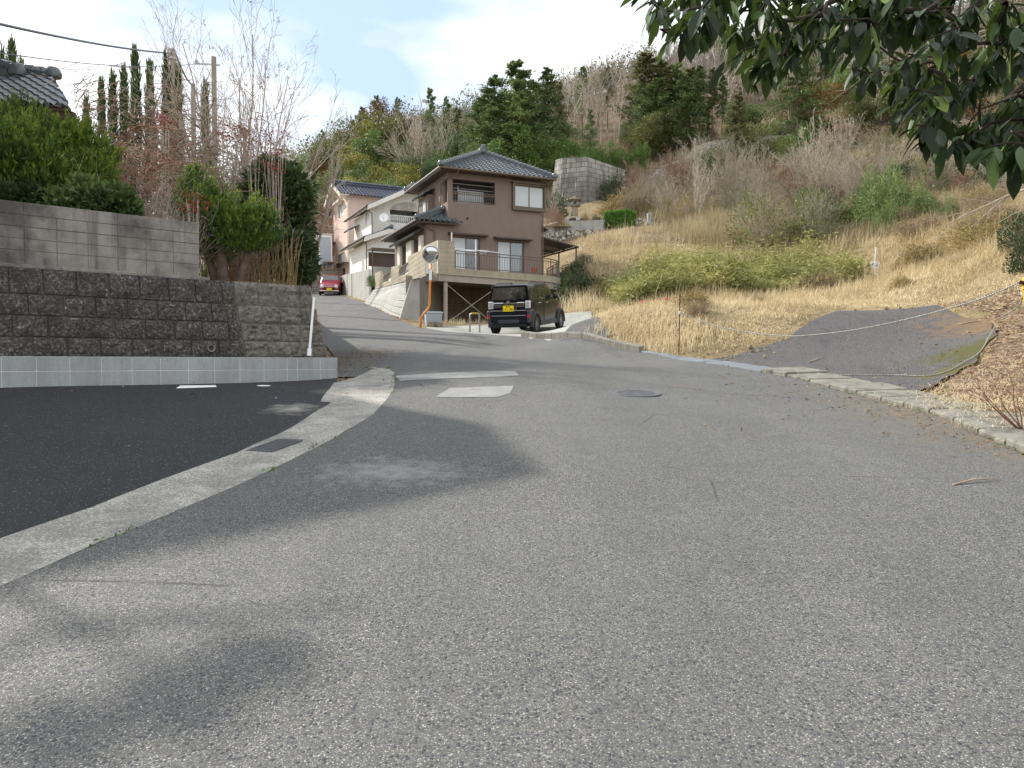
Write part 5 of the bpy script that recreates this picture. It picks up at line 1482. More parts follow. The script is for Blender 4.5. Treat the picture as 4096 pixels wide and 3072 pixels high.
mb = MB(); mb.box((-.02, -.26, .775), (.05, .26, .97), bev=.02); mb.build('plate_recess', M['trim'], bc)
mb = MB(); mb.box((-.075, -.18, .755), (-.02, .18, .94), bev=.006); pl = mb.build('number_plate', M['plate'], bc)
def backT(y, z): return Matrix.Translation((-.077, y, z)) @ Matrix(((0, 0, -1, 0), (-1, 0, 0, 0), (0, 1, 0, 0), (0, 0, 0, 1)))
M['ink2'] = paint('faded_plate_lettering', c3('3a3418'), .5, .02)
text_mesh('plate_number', '11-78', .125, backT(-.022, .815), M['ink2'], pl); text_mesh('plate_region', '島 584', .055, backT(0, .906), M['ink2'], pl); text_mesh('plate_kana', 'た', .045, backT(.148, .81), M['ink2'], pl)
for s in (-1, 1):
    for nm, x0, x1, a0, a1 in (('rear_side_window', .62, 1.22, 0.06, 0), ('front_side_window', 1.34, 2.10, 0, .24)):
        mb = MB(); sidepane(mb, stat[4], x0, x1, .10, .93, s, slant0=a0, slant1=a1); mb.build(nm, M['carglass'], bc)
    mb = MB(); sidepane(mb, stat[3], .2, .55, .10, .93, s, slant0=.06); mb.build('quarter_window', M['carglass'], bc)
    for x in (.78, 1.52): mb = MB(); mb.box((x, s * .742 - .02, .97), (x + .16, s * .742 + .028, 1.0), bev=.008); mb.build('door_handle', M['chrome'], bc)
    mb = MB(); mb.box((1.266, s * .744 - .004, .42), (1.274, s * .744 + .004, 1.05)); mb.build('door_gap', M['black'], bc)
    mb = MB(); mb.lathe([(0, -.1), (.07, -.085), (.095, 0), (.09, .06), (.05, .1), (0, .105)], 14, Matrix.Translation((2.12, s * .87, 1.17)) @ Matrix.Scale(.75, 4, (1, 0, 0))); mb.box((2.09, min(s * .72, s * .86), 1.09), (2.15, max(s * .72, s * .86), 1.13)); mb.build('wing_mirror', M['blackpaint'], bc, smooth=True)
    mb = MB(); mb.tube([(.35, s * .58, 1.615), (.42, s * .58, 1.66), (1.8, s * .58, 1.665), (1.9, s * .58, 1.61)], .016, 6); mb.build('roof_rail', M['trim'], bc)
mb = MB(); mb.tube([(.32, 0, 1.615), (.25, 0, 1.66)], .02, 6); mb.build('aerial', M['black'], bc)

# red car, facing us further up the road
rp_ = P(1318, 1178, 55.6); fwd = Vector((.17, -.985, 0)).normalized()
rr = thing('red_car', 'small red kei car with round headlamps facing downhill at the top of the road', 'car', (rp_.x, rp_.y, h(rp_.x, rp_.y)), math.atan2(fwd.y, fwd.x))
rback = Vector((rp_.x, rp_.y, 0)) - fwd * 2.4
rr.rotation_euler = (0, math.atan2(h(rback.x, rback.y) - h(rp_.x, rp_.y), 2.4), math.atan2(fwd.y, fwd.x))
X0 = -2.9
st2 = [(X0 - .35, .36, .85, 1.40, .62, .64, .55, .1), (X0 - .3, .28, .86, 1.46, .69, .70, .60, .09), (X0 + .3, .22, .88, 1.51, .73, .735, .62, 0), (X0 + 1.2, .22, .89, 1.52, .735, .737, .62, 0), (X0 + 1.95, .22, .90, 1.47, .735, .735, .6, -.5), (X0 + 2.12, .22, .905, .95, .735, .735, .64, 0), (X0 + 2.4, .23, .89, .92, .73, .72, .60, 0), (X0 + 2.8, .25, .82, .84, .70, .685, .55, 0), (X0 + 3.0, .3, .72, .73, .64, .62, .5, 0), (X0 + 3.05, .38, .6, .61, .56, .54, .4, 0)]
mb = MB(); loft(mb, st2); mb.build('body', M['redpaint'], rr, smooth=True)
for s in (-1, 1):
    for x in (X0 + .25, X0 + 2.55):
        wheel(rr, x, s * .69, .28, .15, s, 8)
        mb = MB(); T = Matrix.Translation((x, s * .7405, .28)) @ Matrix.Rotation(R(-90 * s), 4, 'X'); mb.lathe([(.32, -.02), (.32, .0), (0, .0)], 24, T); mb.build('wheel_well', M['black'], rr)
    mb = MB(); T = Matrix.Translation((X0 + 2.99, s * .50, .68)) @ Matrix.Rotation(R(90), 4, 'Y'); mb.lathe([(.125, -.06), (.13, .05), (.115, .075), (.10, .06), (0, .09)], 22, T); mb.build('headlamp', M['lampclear'], rr, smooth=True)
    for nm, x0, x1 in (('rear_side_window', X0 + .35, X0 + .95), ('front_side_window', X0 + 1.05, X0 + 1.78)):
        mb = MB(); sidepane(mb, st2[3], x0, x1, .1, .92, s, slant1=.18 if 'front' in nm else 0); mb.build(nm, M['carglass'], rr)
    mb = MB(); mb.lathe([(0, -.09), (.06, -.07), (.085, 0), (.06, .08), (0, .09)], 12, Matrix.Translation((X0 + 1.85, s * .83, .98))); mb.build('wing_mirror', M['redpaint'], rr, smooth=True)
def ws(y, z): return (X0 + 1.95 + .012 - .5 * (z - .90) + .0, y, z)
mb = MB(); mb.prism([Vector((X0 + 2.06, -.62, .95)), Vector((X0 + 2.06, .62, .95)), Vector((X0 + 1.72, .54, 1.43)), Vector((X0 + 1.72, -.54, 1.43))], (.02, 0, .015)); mb.build('windscreen', M['screen'], rr)
mb = MB(); mb.box((X0 + 2.98, -.36, .63), (X0 + 3.09, .36, .68), bev=.012); mb.box((X0 + 2.95, -.70, .31), (X0 + 3.11, .70, .385), bev=.02); mb.build('chrome_trim', M['chrome'], rr, smooth=True)
mb = MB(); mb.box((X0 + 2.7, -.68, .25), (X0 + 3.07, .68, .60), bev=.06); mb.build('front_bumper', M['redpaint'], rr, smooth=True)
mb = MB(); mb.box((X0 + 3.0, -.42, .41), (X0 + 3.085, .42, .56), bev=.02); mb.build('air_intake', M['black'], rr)
mb = MB(); mb.box((X0 + 3.09, -.18, .39), (X0 + 3.12, .18, .57), bev=.004); mb.build('number_plate', M['plate'], rr)

# ------------------------------------------------------------------ street furniture
b = P(1681, 1292, 27.0); b.z = h(b.x, b.y) - .05
mr = thing('traffic_mirror', 'round convex traffic mirror on a crooked orange pole by the road', 'traffic mirror', tuple(b))
Ym = 27.0; pts = [b] + [P(*hz3(x, y), Ym) for x, y in ((1150, 1590), (1175, 1550), (1212, 1510), (1226, 1480), (1230, 1440), (1232, 1300), (1238, 1180), (1242, 1080))]
mb = MB(); mb.tube(pts, .038, 14); mb.build('pole', M['orange'], mr, world=True, smooth='all')
mc = P(1723, 1018, Ym - .1); rad = 35 / 3000 * Ym
T = Matrix.Translation(mc) @ Matrix.Rotation(R(8), 4, 'Z') @ Matrix.Rotation(R(104), 4, 'X')
mb = MB(); mb.lathe([(rad * .93 * math.sin(a), .075 * (math.cos(a * 1.0))) for a in [R(90 - 7.5 * i) for i in range(13)]], 40, T); mb.build('mirror_face', M['mirror'], mr, world=True, smooth='all')
mb = MB(); mb.lathe([(0, -.07), (rad * .7, -.05), (rad, -.0), (rad * 1.03, .02), (rad * 1.0, .04), (rad * .94, .03), (rad * .93, .0)], 40, T); mb.build('mirror_rim', M['cream'], mr, world=True, smooth=True)
mb = MB(); mb.tube([P(*hz3(1237, 1235), Ym), P(*hz3(1239, 1135), Ym)], .044, 14); mb.build('number_tag', M['whitepl'], mr, world=True, smooth=True)
# storage bin
bp = P(1733, 1281, 28.0); bp.z = h(bp.x, bp.y)
bn = thing('storage_bin', 'pale grey plastic storage bin with a lid behind the orange pole', 'bin', tuple(bp), R(14))
mb = MB(); q = [(-.27, -.2), (.27, -.2), (.27, .2), (-.27, .2)]; vs = [(x, y, 0) for x, y in q] + [(x * 1.14, y * 1.14, .44) for x, y in q]; mb.add(vs, [(0, 3, 2, 1), (4, 5, 6, 7), (0, 1, 5, 4), (1, 2, 6, 5), (2, 3, 7, 6), (3, 0, 4, 7)])
for x in (-.2, 0, .2): mb.box((x - .01, -.235, .04), (x + .01, -.2, .4))
mb.build('tub', M['ltgrey'], bn); mb = MB(); mb.box((-.34, -.26, .44), (.34, .26, .50), bev=.02); mb.box((-.3, -.22, .5), (.3, .22, .525), bev=.015); mb.build('lid', M['ltgrey'], bn)
for px, lab in ((1727, 'small brown clay pot at the foot of the pale grey bin, nearer the orange pole'), (1757, 'small brown clay pot at the foot of the pale grey bin, nearer the deck post')):
    q = P(px, 1290, 27.5); q.z = h(q.x, q.y); t = MB(); t.lathe([(.1, 0), (.13, .14), (.14, .14), (.14, .17), (.11, .17), (.1, .12), (0, .12)], 14, Matrix.Translation(q)); tag(t.build('clay_pot', M['oldstone'], smooth=True), lab, 'pot', 'clay pots by the bin')
# hooped pipe barrier
hb = P(1899, 1304, 25.9); hb.z = h(hb.x, hb.y)
hp = thing('pipe_barrier', 'small steel hoop barrier with yellow and black tape beside the black car', 'barrier', tuple(hb), R(12))
mb = MB(); mb.tube([(-.17, 0, -.05), (-.17, 0, .55), (-.15, 0, .61), (-.11, 0, .64), (.11, 0, .64), (.15, 0, .61), (.17, 0, .55), (.17, 0, -.05)], .03, 12); mb.build('hoop', M['steel'], hp, smooth='all')
mb = MB()
for i in range(4): mb.tube([(-.115 + i * .058, 0, .64), (-.115 + i * .058 + .038, 0, .64)], .034, 12)
mb.build('yellow_tape', M['yellow'], hp, smooth=True)
mb = MB(); mb.tube([(-.115, 0, .64), (.115, 0, .64)], .0325, 12); mb.build('black_tape', M['black'], hp, smooth=True)
# rope across the driveway
rp0 = P(2715, 1412, 16.4); rp0.z = h(rp0.x, rp0.y)
rp = thing('rope_post', 'thin rusty iron stake holding the rope at the edge of the straw bank', 'post', tuple(rp0))
topz = P(2717, 1178, 16.4).z
mb = MB(); mb.tube([rp0 - Vector((0, 0, .2)), Vector((rp0.x + .02, rp0.y, topz))], .011, 8); mb.build('stake', M['rust'], rp, world=True, smooth=True)
mb = MB(); zz = P(2715, 1250, 16.4).z; mb.tube([(rp0.x + .012, rp0.y, zz - .03), (rp0.x + .012, rp0.y, zz + .03)], .02, 8); mb.build('knot', M['whitepl'], rp, world=True)
def m_rope():
    k = NT('striped_rope'); at = k.n('ShaderNodeAttribute', attribute_name='tone').outputs['Fac']
    return k.fin(k.mix(k.math('GREATER_THAN', at, .5), c3('aeaea8'), c3('4a4d45')), .8)
M['rope'] = m_rope(); M['browntwig0'] = paint('weathered_stick', c3('7d6a55'), .9)
yp = P(4088, 1135, 9.3)
def rope(name, pts, rad, label, pitch=.05):
    pts = [Vector(p) for p in pts]; dense_ = []
    for i in range(len(pts) - 1):
        a, b_, c, d = pts[max(i - 1, 0)], pts[i], pts[i + 1], pts[min(i + 2, len(pts) - 1)]
        m = max(2, int((c - b_).length / .02))
        for k in range(m):
            t = k / m; dense_.append(.5 * ((2 * b_) + (c - a) * t + (2 * a - 5 * b_ + 4 * c - d) * t * t + (3 * b_ - a - 3 * c + d) * t ** 3))
    dense_.append(pts[-1]); n = 6; co, fc, tn = [], [], []; s = 0
    for i, p in enumerate(dense_):
        d = (dense_[min(i + 1, len(dense_) - 1)] - dense_[max(i - 1, 0)]).normalized(); x = d.cross(Vector((0, 0, 1))).normalized(); y = x.cross(d)
        if i: s += (p - dense_[i - 1]).length
        for k in range(n):
            a = 2 * math.pi * k / n; co.append(p + x * rad * math.cos(a) + y * rad * math.sin(a)); tn.append(1.0 if ((s / pitch + k / n) % 1.0) > .62 else 0.0)
        if i:
            for k in range(n): fc.append(((i - 1) * n + k, (i - 1) * n + (k + 1) % n, i * n + (k + 1) % n, i * n + k))
    o = link_mesh(name, np_mesh(name, [tuple(c) for c in co], fc, tn), M['rope'])
    return tag(o, label, 'rope')
A_ = Vector((rp0.x + .012, rp0.y, zz)); ups = [A_]
for px, py, Y_ in ((2850, 1300, 15.7), (2990, 1328, 14.9), (3120, 1342, 14.1), (3220, 1342, 13.4), (3400, 1322, 12.5), (3600, 1283, 11.6), (3800, 1232, 10.6), (3950, 1185, 9.9)): ups.append(P(px, py, Y_))
ups.append(yp + Vector((-.03, 0, .02)))
rope('rope', ups, .009, 'black and white twisted rope hanging across the driveway from stake to post')
low = []
for px, py, dz in ((3240, 1498, .02), (3310, 1503, .02), (3400, 1506, .02), (3560, 1508, .02), (3700, 1508, .02), (3780, 1495, .02), (3850, 1465, .03), (3920, 1420, .04), (3960, 1370, .1), (4000, 1310, .15)):
    q = GP(px, py); low.append(q + Vector((0, 0, dz)))
low += [yp + Vector((-.02, 0, -.25)), yp + Vector((-.02, 0, -.05))]
rope('rope', low, .008, 'second rope lying slack on the lower edge of the driveway')
yt = thing('yellow_post', 'post wrapped in yellow at the right edge holding both ropes', 'post', (yp.x + .06, yp.y, h(yp.x + .06, yp.y)))
mb = MB(); mb.tube([(yp.x + .06, yp.y, h(yp.x, yp.y) - .2), (yp.x + .06, yp.y, yp.z + .1)], .013, 8); mb.build('stake', M['browntwig0'], yt, world=True)
mb = MB(); mb.tube([(yp.x + .06, yp.y, yp.z - .22), (yp.x + .055, yp.y, yp.z - .1), (yp.x + .06, yp.y, yp.z + .08)], [.045, .06, .045], 10); mb.build('yellow_wrap', M['yellow'], yt, world=True, smooth=True)
mb = MB(); mb.tube([yp + Vector((-.03, 0, .02)), yp + Vector((.04, -.03, .0)), yp + Vector((.1, .0, .03))], .025, 8); mb.build('knot', M['rust'], yt, world=True)
# notice sign
sp = GP(3500, 1108); 
sp = P(3497, 1110, 34.0); sp.z = h(sp.x, sp.y)
sg = thing('notice_sign', 'small white notice board on a leaning white pole in the dry grass', 'sign', tuple(sp))
tp = P(3503, 988, 34.0); mb = MB(); mb.tube([sp - Vector((0, 0, .2)), tp], .028, 8); mb.build('pole', M['pvc'], sg, world=True, smooth=True)
bc_ = P(3502, 1059, 34.0); T = Matrix.Translation(bc_ + Vector((0, .04, 0))) @ Matrix.Rotation(R(9), 4, 'Y') @ Matrix.Rotation(R(-6), 4, 'Z')
mb = MB(); mb.box((-.19, 0, -.14), (.19, .012, .14), T, .005); bd_ = mb.build('board', M['whitepl'], sg, world=True)
mb = MB()
for x0, x1, z in ((-.15, -.05, .07), (-.13, -.07, -.03), (.04, .15, .05), (.03, .14, -.01), (.03, .12, -.06)): mb.box((x0, -.004, z - .012), (x1, 0, z + .012), T)
mb.build('lettering', paint('grey_lettering', c3('6a7480'), .6), bd_, world=True)
mb = MB(); q = sp + Vector((-.2, .05, 0)); mb.box((q.x - .035, q.y, q.z - .1), (q.x + .035, q.y + .03, q.z + .55)); tag(mb.build('wooden_stake', M['yellow'].copy()), 'short pale wooden stake beside the white notice sign pole', 'stake')
bpy.data.objects['wooden_stake'].data.materials[0] = paint('pale_wood', c3('b39b63'), .8, .1, 8)
# two orange topped markers in the grass
for px, py, lab in ((2568, 1238, 'short concrete boundary marker with orange top, nearer the parked car'), (2664, 1238, 'short concrete boundary marker with orange top, nearer the rope post')):
    q = P(px, py, 24.5); q.z = h(q.x, q.y); t = thing('boundary_marker', lab, 'marker', tuple(q), .3, 'boundary markers in the straw')
    mb = MB(); mb.box((-.06, -.06, -.1), (.06, .06, .42), bev=.008); mb.build('post', M['oldstone'], t); mb = MB(); mb.box((-.062, -.062, .421), (.062, .062, .48), bev=.008); mb.build('cap', paint('orange_cap', c3('d0542c'), .6), t)

# ------------------------------------------------------------------ utility poles and wires
def upole(px, pytop, Y, r, label, mat='plainconc', arms=True):
    p = P(px, pytop, Y); z0 = h(p.x, p.y); t = thing('utility_pole', label, 'utility pole', (p.x, p.y, z0), .4)
    mb = MB(); mb.tube([(0, 0, -.5), (0, 0, p.z - z0)], [r * 1.25, r], 14); mb.build('pole', M[mat], t, smooth=True)
    return t, p
t1_, q1_ = upole(690, 198, 30.0, .12, 'grey concrete utility pole carrying the thick cable above the cypress row')
mb = MB(); zz = q1_.z - h(q1_.x, q1_.y); mb.lathe([(.17, zz - .4), (.17, zz - .33)], 14); mb.lathe([(.155, zz - 1.3), (.155, zz - 1.26)], 14); mb.build('bands', M['steel'], t1_)
mb = MB(); mb.box((-.25, -.2, zz - 1.1), (-.16, .2, zz - .7)); mb.build('closure_box', M['ltgrey'], t1_)
t2_, q2_ = upole(855, 228, 38.0, .12, 'brown utility pole with an insulator, among the bare branches', 'plainconc')
mb = MB(); zz2 = q2_.z - h(q2_.x, q2_.y); mb.beam((-.9, 0, zz2 - .45), (.3, 0, zz2 - .35), .08, .08); mb.lathe([(.05, 0), (.08, .06), (.05, .12), (.03, .16)], 10, Matrix.Translation((-.8, 0, zz2 - .4))); mb.build('crossarm', M['steel'], t2_)
t3_, q3_ = upole(772, 335, 52.0, .15, 'pale concrete utility pole farthest away behind the cypress row')
t4_, q4_ = upole(978, 512, 60.0, .15, 'short pale concrete pole seen through the bare tree')
def wire(name, a, b, sag, r, label, n=24):
    a, b = Vector(a), Vector(b); pts = [a.lerp(b, i / n) - Vector((0, 0, 4 * sag * (i / n) * (1 - i / n))) for i in range(n + 1)]
    mb = MB(); mb.tube(pts, r, 6); return tag(mb.build(name, M['cable'], smooth='all'), label, 'cable', 'overhead cables')
M['cable'] = paint('grey_cable', c3('6d7280'), .6, .05)
a = P(0, 55, 16.0); d_ = (q1_ + Vector((0, 0, -.2)) - a); wire('overhead_cable', a - d_ * .6, q1_ + Vector((0, 0, -.15)), .25, .032, 'thick grey cable bundle running from the left edge to the concrete pole')
wire('overhead_cable', q1_ + Vector((.1, 0, -.15)), q3_ + Vector((0, 0, -.1)), .25, .05, 'thick cable bundle running on from the concrete pole to the farthest pole')
a = P(0, 112, 16.0); d_ = (q2_ + Vector((0, 0, -.3)) - a); wire('overhead_cable', a - d_ * .5, q2_ + Vector((-.7, 0, -.3)), .55, .014, 'thin wire running below the thick cable to the brown pole')
a = P(0, 160, 18.0); b_ = P(140, 275, 26.0); wire('overhead_cable', a - (b_ - a) * .5, b_ + (b_ - a) * 1.2, .1, .008, 'faint thin wire crossing the sky above the tiled roof')
for (x0, y0, Y0), (x1, y1, Y1), lab in (((1330, 795, 50), (1440, 840, 47), 'uppermost thin house wire in front of the pink house'), ((1330, 868, 50), (1442, 905, 47), 'middle thin house wire in front of the pink house'), ((1335, 912, 50), (1440, 925, 47), 'lowest thin house wire in front of the pink house')):
    wire('house_wire', P(x0 - 60, y0 - 22, Y0), P(x1, y1, Y1), .12, .012, lab)
# ------------------------------------------------------------------ graves, lantern, hillside walls
gp = P(2597, 918, 62); gv = thing('gravestone', 'grey granite family gravestone in front of the rubble stone wall', 'gravestone', (gp.x, gp.y, gp.z), R(6))
mb = MB(); mb.box((-.55, -.5, -.4), (.55, .5, .12), bev=.02); mb.box((-.42, -.35, .12), (-.16, .3, .34), bev=.01); mb.box((.16, -.35, .12), (.42, .3, .34), bev=.01); mb.box((-.42, -.2, .34), (.42, .35, .44), bev=.015); mb.box((-.3, -.15, .44), (.3, .3, .6), bev=.015); mb.build('base', M['stone'], gv)
mb = MB(); vs = [(-.15, -.1, .6), (.15, -.1, .6), (.15, .2, .6), (-.15, .2, .6), (-.14, -.09, 1.32), (.14, -.09, 1.32), (.14, .19, 1.32), (-.14, .19, 1.32), (0, .05, 1.38)]
mb.add(vs, [(0, 1, 5, 4), (1, 2, 6, 5), (2, 3, 7, 6), (3, 0, 4, 7), (4, 5, 8), (5, 6, 8), (6, 7, 8), (7, 4, 8)]); tw = mb.build('tower', M['stone'], gv)
mb = MB()
for i in range(5):
    z = 1.2 - i * .12
    mb.box((-.05, -.115, z - .012), (.05, -.1, z)); mb.box((-.012, -.115, z - .05), (.012, -.1, z + .04)); mb.box((-.05, -.115, z - .05), (.03, -.1, z - .04))
mb.build('inscription', paint('dark_inscription', c3('5c6264'), .7), tw)
def m_rubble(name, s, cols, joint):
    k = NT(name); v = k.co('pos')
    cc = k.n('ShaderNodeSeparateColor'); k.put(cc.inputs[0], k.voro(v, s, 'F1', 'Color')); e = k.voro(v, s, 'DISTANCE_TO_EDGE', 'Distance')
    c = k.ramp(cc.outputs[0], [(i / max(1, len(cols) - 1), q) for i, q in enumerate(cols)])
    c = k.mix(k.ramp(k.noise(v, 5, 5, .6), [(.4, .35), (.6, 0)]), c, joint)
    c = k.mix(k.ramp(e, [(.03, 1.0), (.09, 0)]), c, joint)
    return k.fin(c, .9, k.bump(k.ramp(e, [(0, 0), (.15, 1)]), .8, .05), .2)
M['rubble'] = m_rubble('rubble_stone', 2.4, [c3('8f8a80'), c3('b5afa2'), c3('d3cec2')], c3('4d443a'))
def ribbon_wall(name, label, pts, hs, base, mat, th=.35, part='wall', batter=0.0):
    """pts: list of (x,y,ztop); hs: heights"""
    t = thing(name, label, 'wall', (pts[0][0], pts[0][1], pts[0][2] - hs[0])); mb = MB()
    sn_ = [Vector((pts[i + 1][1] - pts[i][1], pts[i][0] - pts[i + 1][0], 0)).normalized() for i in range(len(pts) - 1)]; ns_ = [(sn_[max(i - 1, 0)] + sn_[min(i, len(sn_) - 1)]).normalized() for i in range(len(pts))]
    for i in range(len(pts) - 1):
        a, b_ = Vector(pts[i]), Vector(pts[i + 1]); d = Vector((b_.x - a.x, b_.y - a.y, 0)).normalized(); n = Vector((d.y, -d.x, 0))
        m = max(1, int((b_ - a).length / .8)); nr_ = ns_[i], ns_[i + 1]
        for k in range(m):
            p, q = a.lerp(b_, k / m), a.lerp(b_, (k + 1) / m); h0, h1 = hs[i] + (hs[i + 1] - hs[i]) * k / m, hs[i] + (hs[i + 1] - hs[i]) * (k + 1) / m
            pb, qb = p - Vector((0, 0, h0)) + nr_[0].lerp(nr_[1], k / m) * batter * h0, q - Vector((0, 0, h1)) + nr_[0].lerp(nr_[1], (k + 1) / m) * batter * h1
            mb.quad(pb, qb, q, p); mb.quad(p, q, q - n * th, p - n * th); mb.quad(qb - n * (th + batter * h1), pb - n * (th + batter * h0), p - n * th, q - n * th)
            if k == 0 and i == 0: mb.quad(pb, p, p - n * th, pb - n * (th + batter * h0))
            if k == m - 1 and i == len(pts) - 2: mb.quad(q, qb, qb - n * (th + batter * h1), q - n * th)
    mb.build(part, mat, t, world=True); return t
ribbon_wall('rubble_wall', 'low rubble stone wall behind the granite gravestone', [tuple(P(2545, 872, 63)), tuple(P(2650, 872, 63.5))], [1.2, 1.2], 0, M['rubble'])
lw1 = ribbon_wall('terrace_wall', 'pale grey concrete terrace wall of the small graveyard, left of the hedge', [tuple(P(2170, 905, 58)), tuple(P(2255, 882, 61)), tuple(P(2330, 880, 61.5)), tuple(P(2425, 878, 62))], [1.0, 1.1, 1.1, 1.1], 0, M['greyblk'])
ribbon_wall('rubble_wall', 'rough rubble stone bank wall below the grey terrace wall', [tuple(P(2160, 946, 57)), tuple(P(2255, 922, 60)), tuple(P(2430, 916, 61))], [1.6, 1.4, 1.2], 0, M['rubble'], batter=.2)
# terrace ground
gy_ = [P(2170, 905, 58), P(2255, 882, 61), P(2425, 878, 62), P(2440, 905, 61), P(2560, 925, 60.5), P(2670, 905, 62), P(2680, 880, 66), P(2400, 800, 71.5), P(2170, 850, 70)]
mb = MB(); cen = P(2400, 895, 64.5); cen.z = P(2330, 882, 62).z - .05
for i in range(len(gy_)): mb.add([gy_[i], gy_[(i + 1) % len(gy_)], cen], [(0, 1, 2)])
o = mb.build('graveyard_ground', M['soil']); o['kind'] = 'structure'
# natural stone lantern
lp = P(2297, 868, 64); ln_ = thing('stone_lantern', 'rustic stone lantern with a wide capstone in front of the tall concrete wall', 'stone lantern', (lp.x, lp.y, lp.z - .3), .2)
rng = random.Random(3)
def boulder(mb, cx, cy, z0, z1, r0, r1, sq=1.0, n=14, rows=5, amp=.12):
    vs, fs = [], []
    for j in range(rows + 1):
        f = j / rows; r = r0 + (r1 - r0) * f
        if j in (0, rows): r *= .8
        for i in range(n):
            a = 2 * math.pi * i / n; k = r * (1 + rng.uniform(-amp, amp)); vs.append((cx + k * math.cos(a), cy + sq * k * math.sin(a), z0 + (z1 - z0) * f + rng.uniform(-amp, amp) * .12))
    for j in range(rows):
        for i in range(n): fs.append((j * n + i, j * n + (i + 1) % n, (j + 1) * n + (i + 1) % n, (j + 1) * n + i))
    fs += [tuple(range(n))[::-1], tuple(range(rows * n, rows * n + n))]; mb.add(vs, fs)
mb = MB(); boulder(mb, 0, 0, 0, .3, .75, .55); boulder(mb, 0, 0, .3, 1.15, .33, .30, rows=7); mb.build('pillar', M['oldstone'], ln_, smooth=True)
mb = MB(); boulder(mb, .08, 0, 1.13, 1.33, .38, .5, .9); mb.build('middle_slab', M['oldstone'], ln_, smooth=True)
mb = MB(); 
for lo, hi in (((-.24, -.2), (-.14, .2)), ((.14, -.2), (.24, .2)), ((-.14, .1), (.14, .2))): mb.box((*lo, 1.33), (*hi, 1.62))
mb.box((-.24, -.2, 1.58), (.24, .2, 1.66)); mb.box((-.24, -.2, 1.32), (.24, .2, 1.37)); mb.build('light_chamber', M['stone'], ln_)
mb = MB(); boulder(mb, 0, 0, 1.65, 1.88, .68, .6, .85, amp=.1); boulder(mb, .05, 0, 1.86, 2.1, .16, .08); mb.build('capstone', M['oldstone'], ln_, smooth=True)
for px, lab in ((2268, 'small pale stone marker at the left end of the graveyard terrace'), (2300 + 13, 'tiny pale stone marker below the stone lantern')):
    q = P(px, 878, 61.8); t = MB(); t.box((q.x - .16, q.y - .1, q.z - .1), (q.x + .16, q.y + .1, q.z + .17), bev=.02); tag(t.build('stone_marker', M['stone']), lab, 'stone marker')
# tall retaining wall with streaks
def m_stain():
    k = NT('streaked_retaining_wall'); v = k.co('pos')
    bk = k.n('ShaderNodeTexBrick'); mpn = k.n('ShaderNodeMapping'); mpn.inputs['Rotation'].default_value = (R(90), 0, 0); k.put(mpn.inputs['Vector'], v); k.put(bk.inputs['Vector'], mpn.outputs['Vector'])
    bk.inputs['Scale'].default_value = 1.0; bk.inputs['Brick Width'].default_value = .95; bk.inputs['Row Height'].default_value = .48; bk.inputs['Mortar Size'].default_value = .035
    bk.inputs['Color1'].default_value = (*c3('aba89e'), 1); bk.inputs['Color2'].default_value = (*c3('97948b'), 1); bk.inputs['Mortar'].default_value = (*c3('6b6860'), 1)
    st = k.noise(k.co('pos', (1.6, 1.6, .06)), 1.5, 6, .7); lo = k.noise(k.co('pos', (.35, .35, .5)), .55, 4, .6)
    c = k.mix(k.ramp(st, [(.46, 0), (.62, .6)]), bk.outputs['Color'], c3('55514a'))
    sx = k.n('ShaderNodeSeparateXYZ'); k.put(sx.inputs[0], v)
    zf = k.math('ADD', k.math('MULTIPLY', k.math('SUBTRACT', 19.4, sx.outputs[2]), .35), lo)
    c = k.mix(k.ramp(zf, [(.35, 0), (.75, .5)]), c, c3('54514b'))
    w = k.noise(k.co('pos', (2.6, 2.6, .12)), 2.1, 4, .6); c = k.mix(k.ramp(w, [(.62, 0), (.68, .6)]), c, c3('c9c6bc'))
    return k.fin(c, .92, k.bump(bk.outputs['Fac'], -.6, .04), .15)
M['stain'] = m_stain()
ribbon_wall('tall_retaining_wall', 'tall streaked concrete retaining wall on the hillside behind the stone lantern', [tuple(P(2222, 640, 74)), tuple(P(2250, 632, 73)), tuple(P(2345, 626, 72)), tuple(P(2500, 680, 76))], [7.5, 7.5, 7.5, 6.5], 0, M['stain'], .6, batter=.12)
M['palewall'] = m_concrete('pale_masonry', c3('b9b6ac'), c3('8a867c'), .9, .6)
def hill_wall(label, prs):
    pts, hs = [], []
    for px, pt_, pb_ in prs:
        g_ = GP(px, pb_); q = P(px, pt_, g_.y); pts.append(tuple(q)); hs.append(q.z - g_.z + .6)
    ribbon_wall('pale_retaining_wall', label, pts, hs, 0, M['stain'], .6, batter=.08)
hill_wall('pale stone retaining wall high on the slope behind bare saplings', [(2728, 640, 690), (2790, 582, 685), (2850, 562, 675), (3010, 548, 650), (3200, 535, 635)])
hill_wall('smaller stretch of pale stone wall seen between bare saplings, right of the tall wall', [(2590, 728, 760), (2650, 668, 745), (2725, 640, 705)])

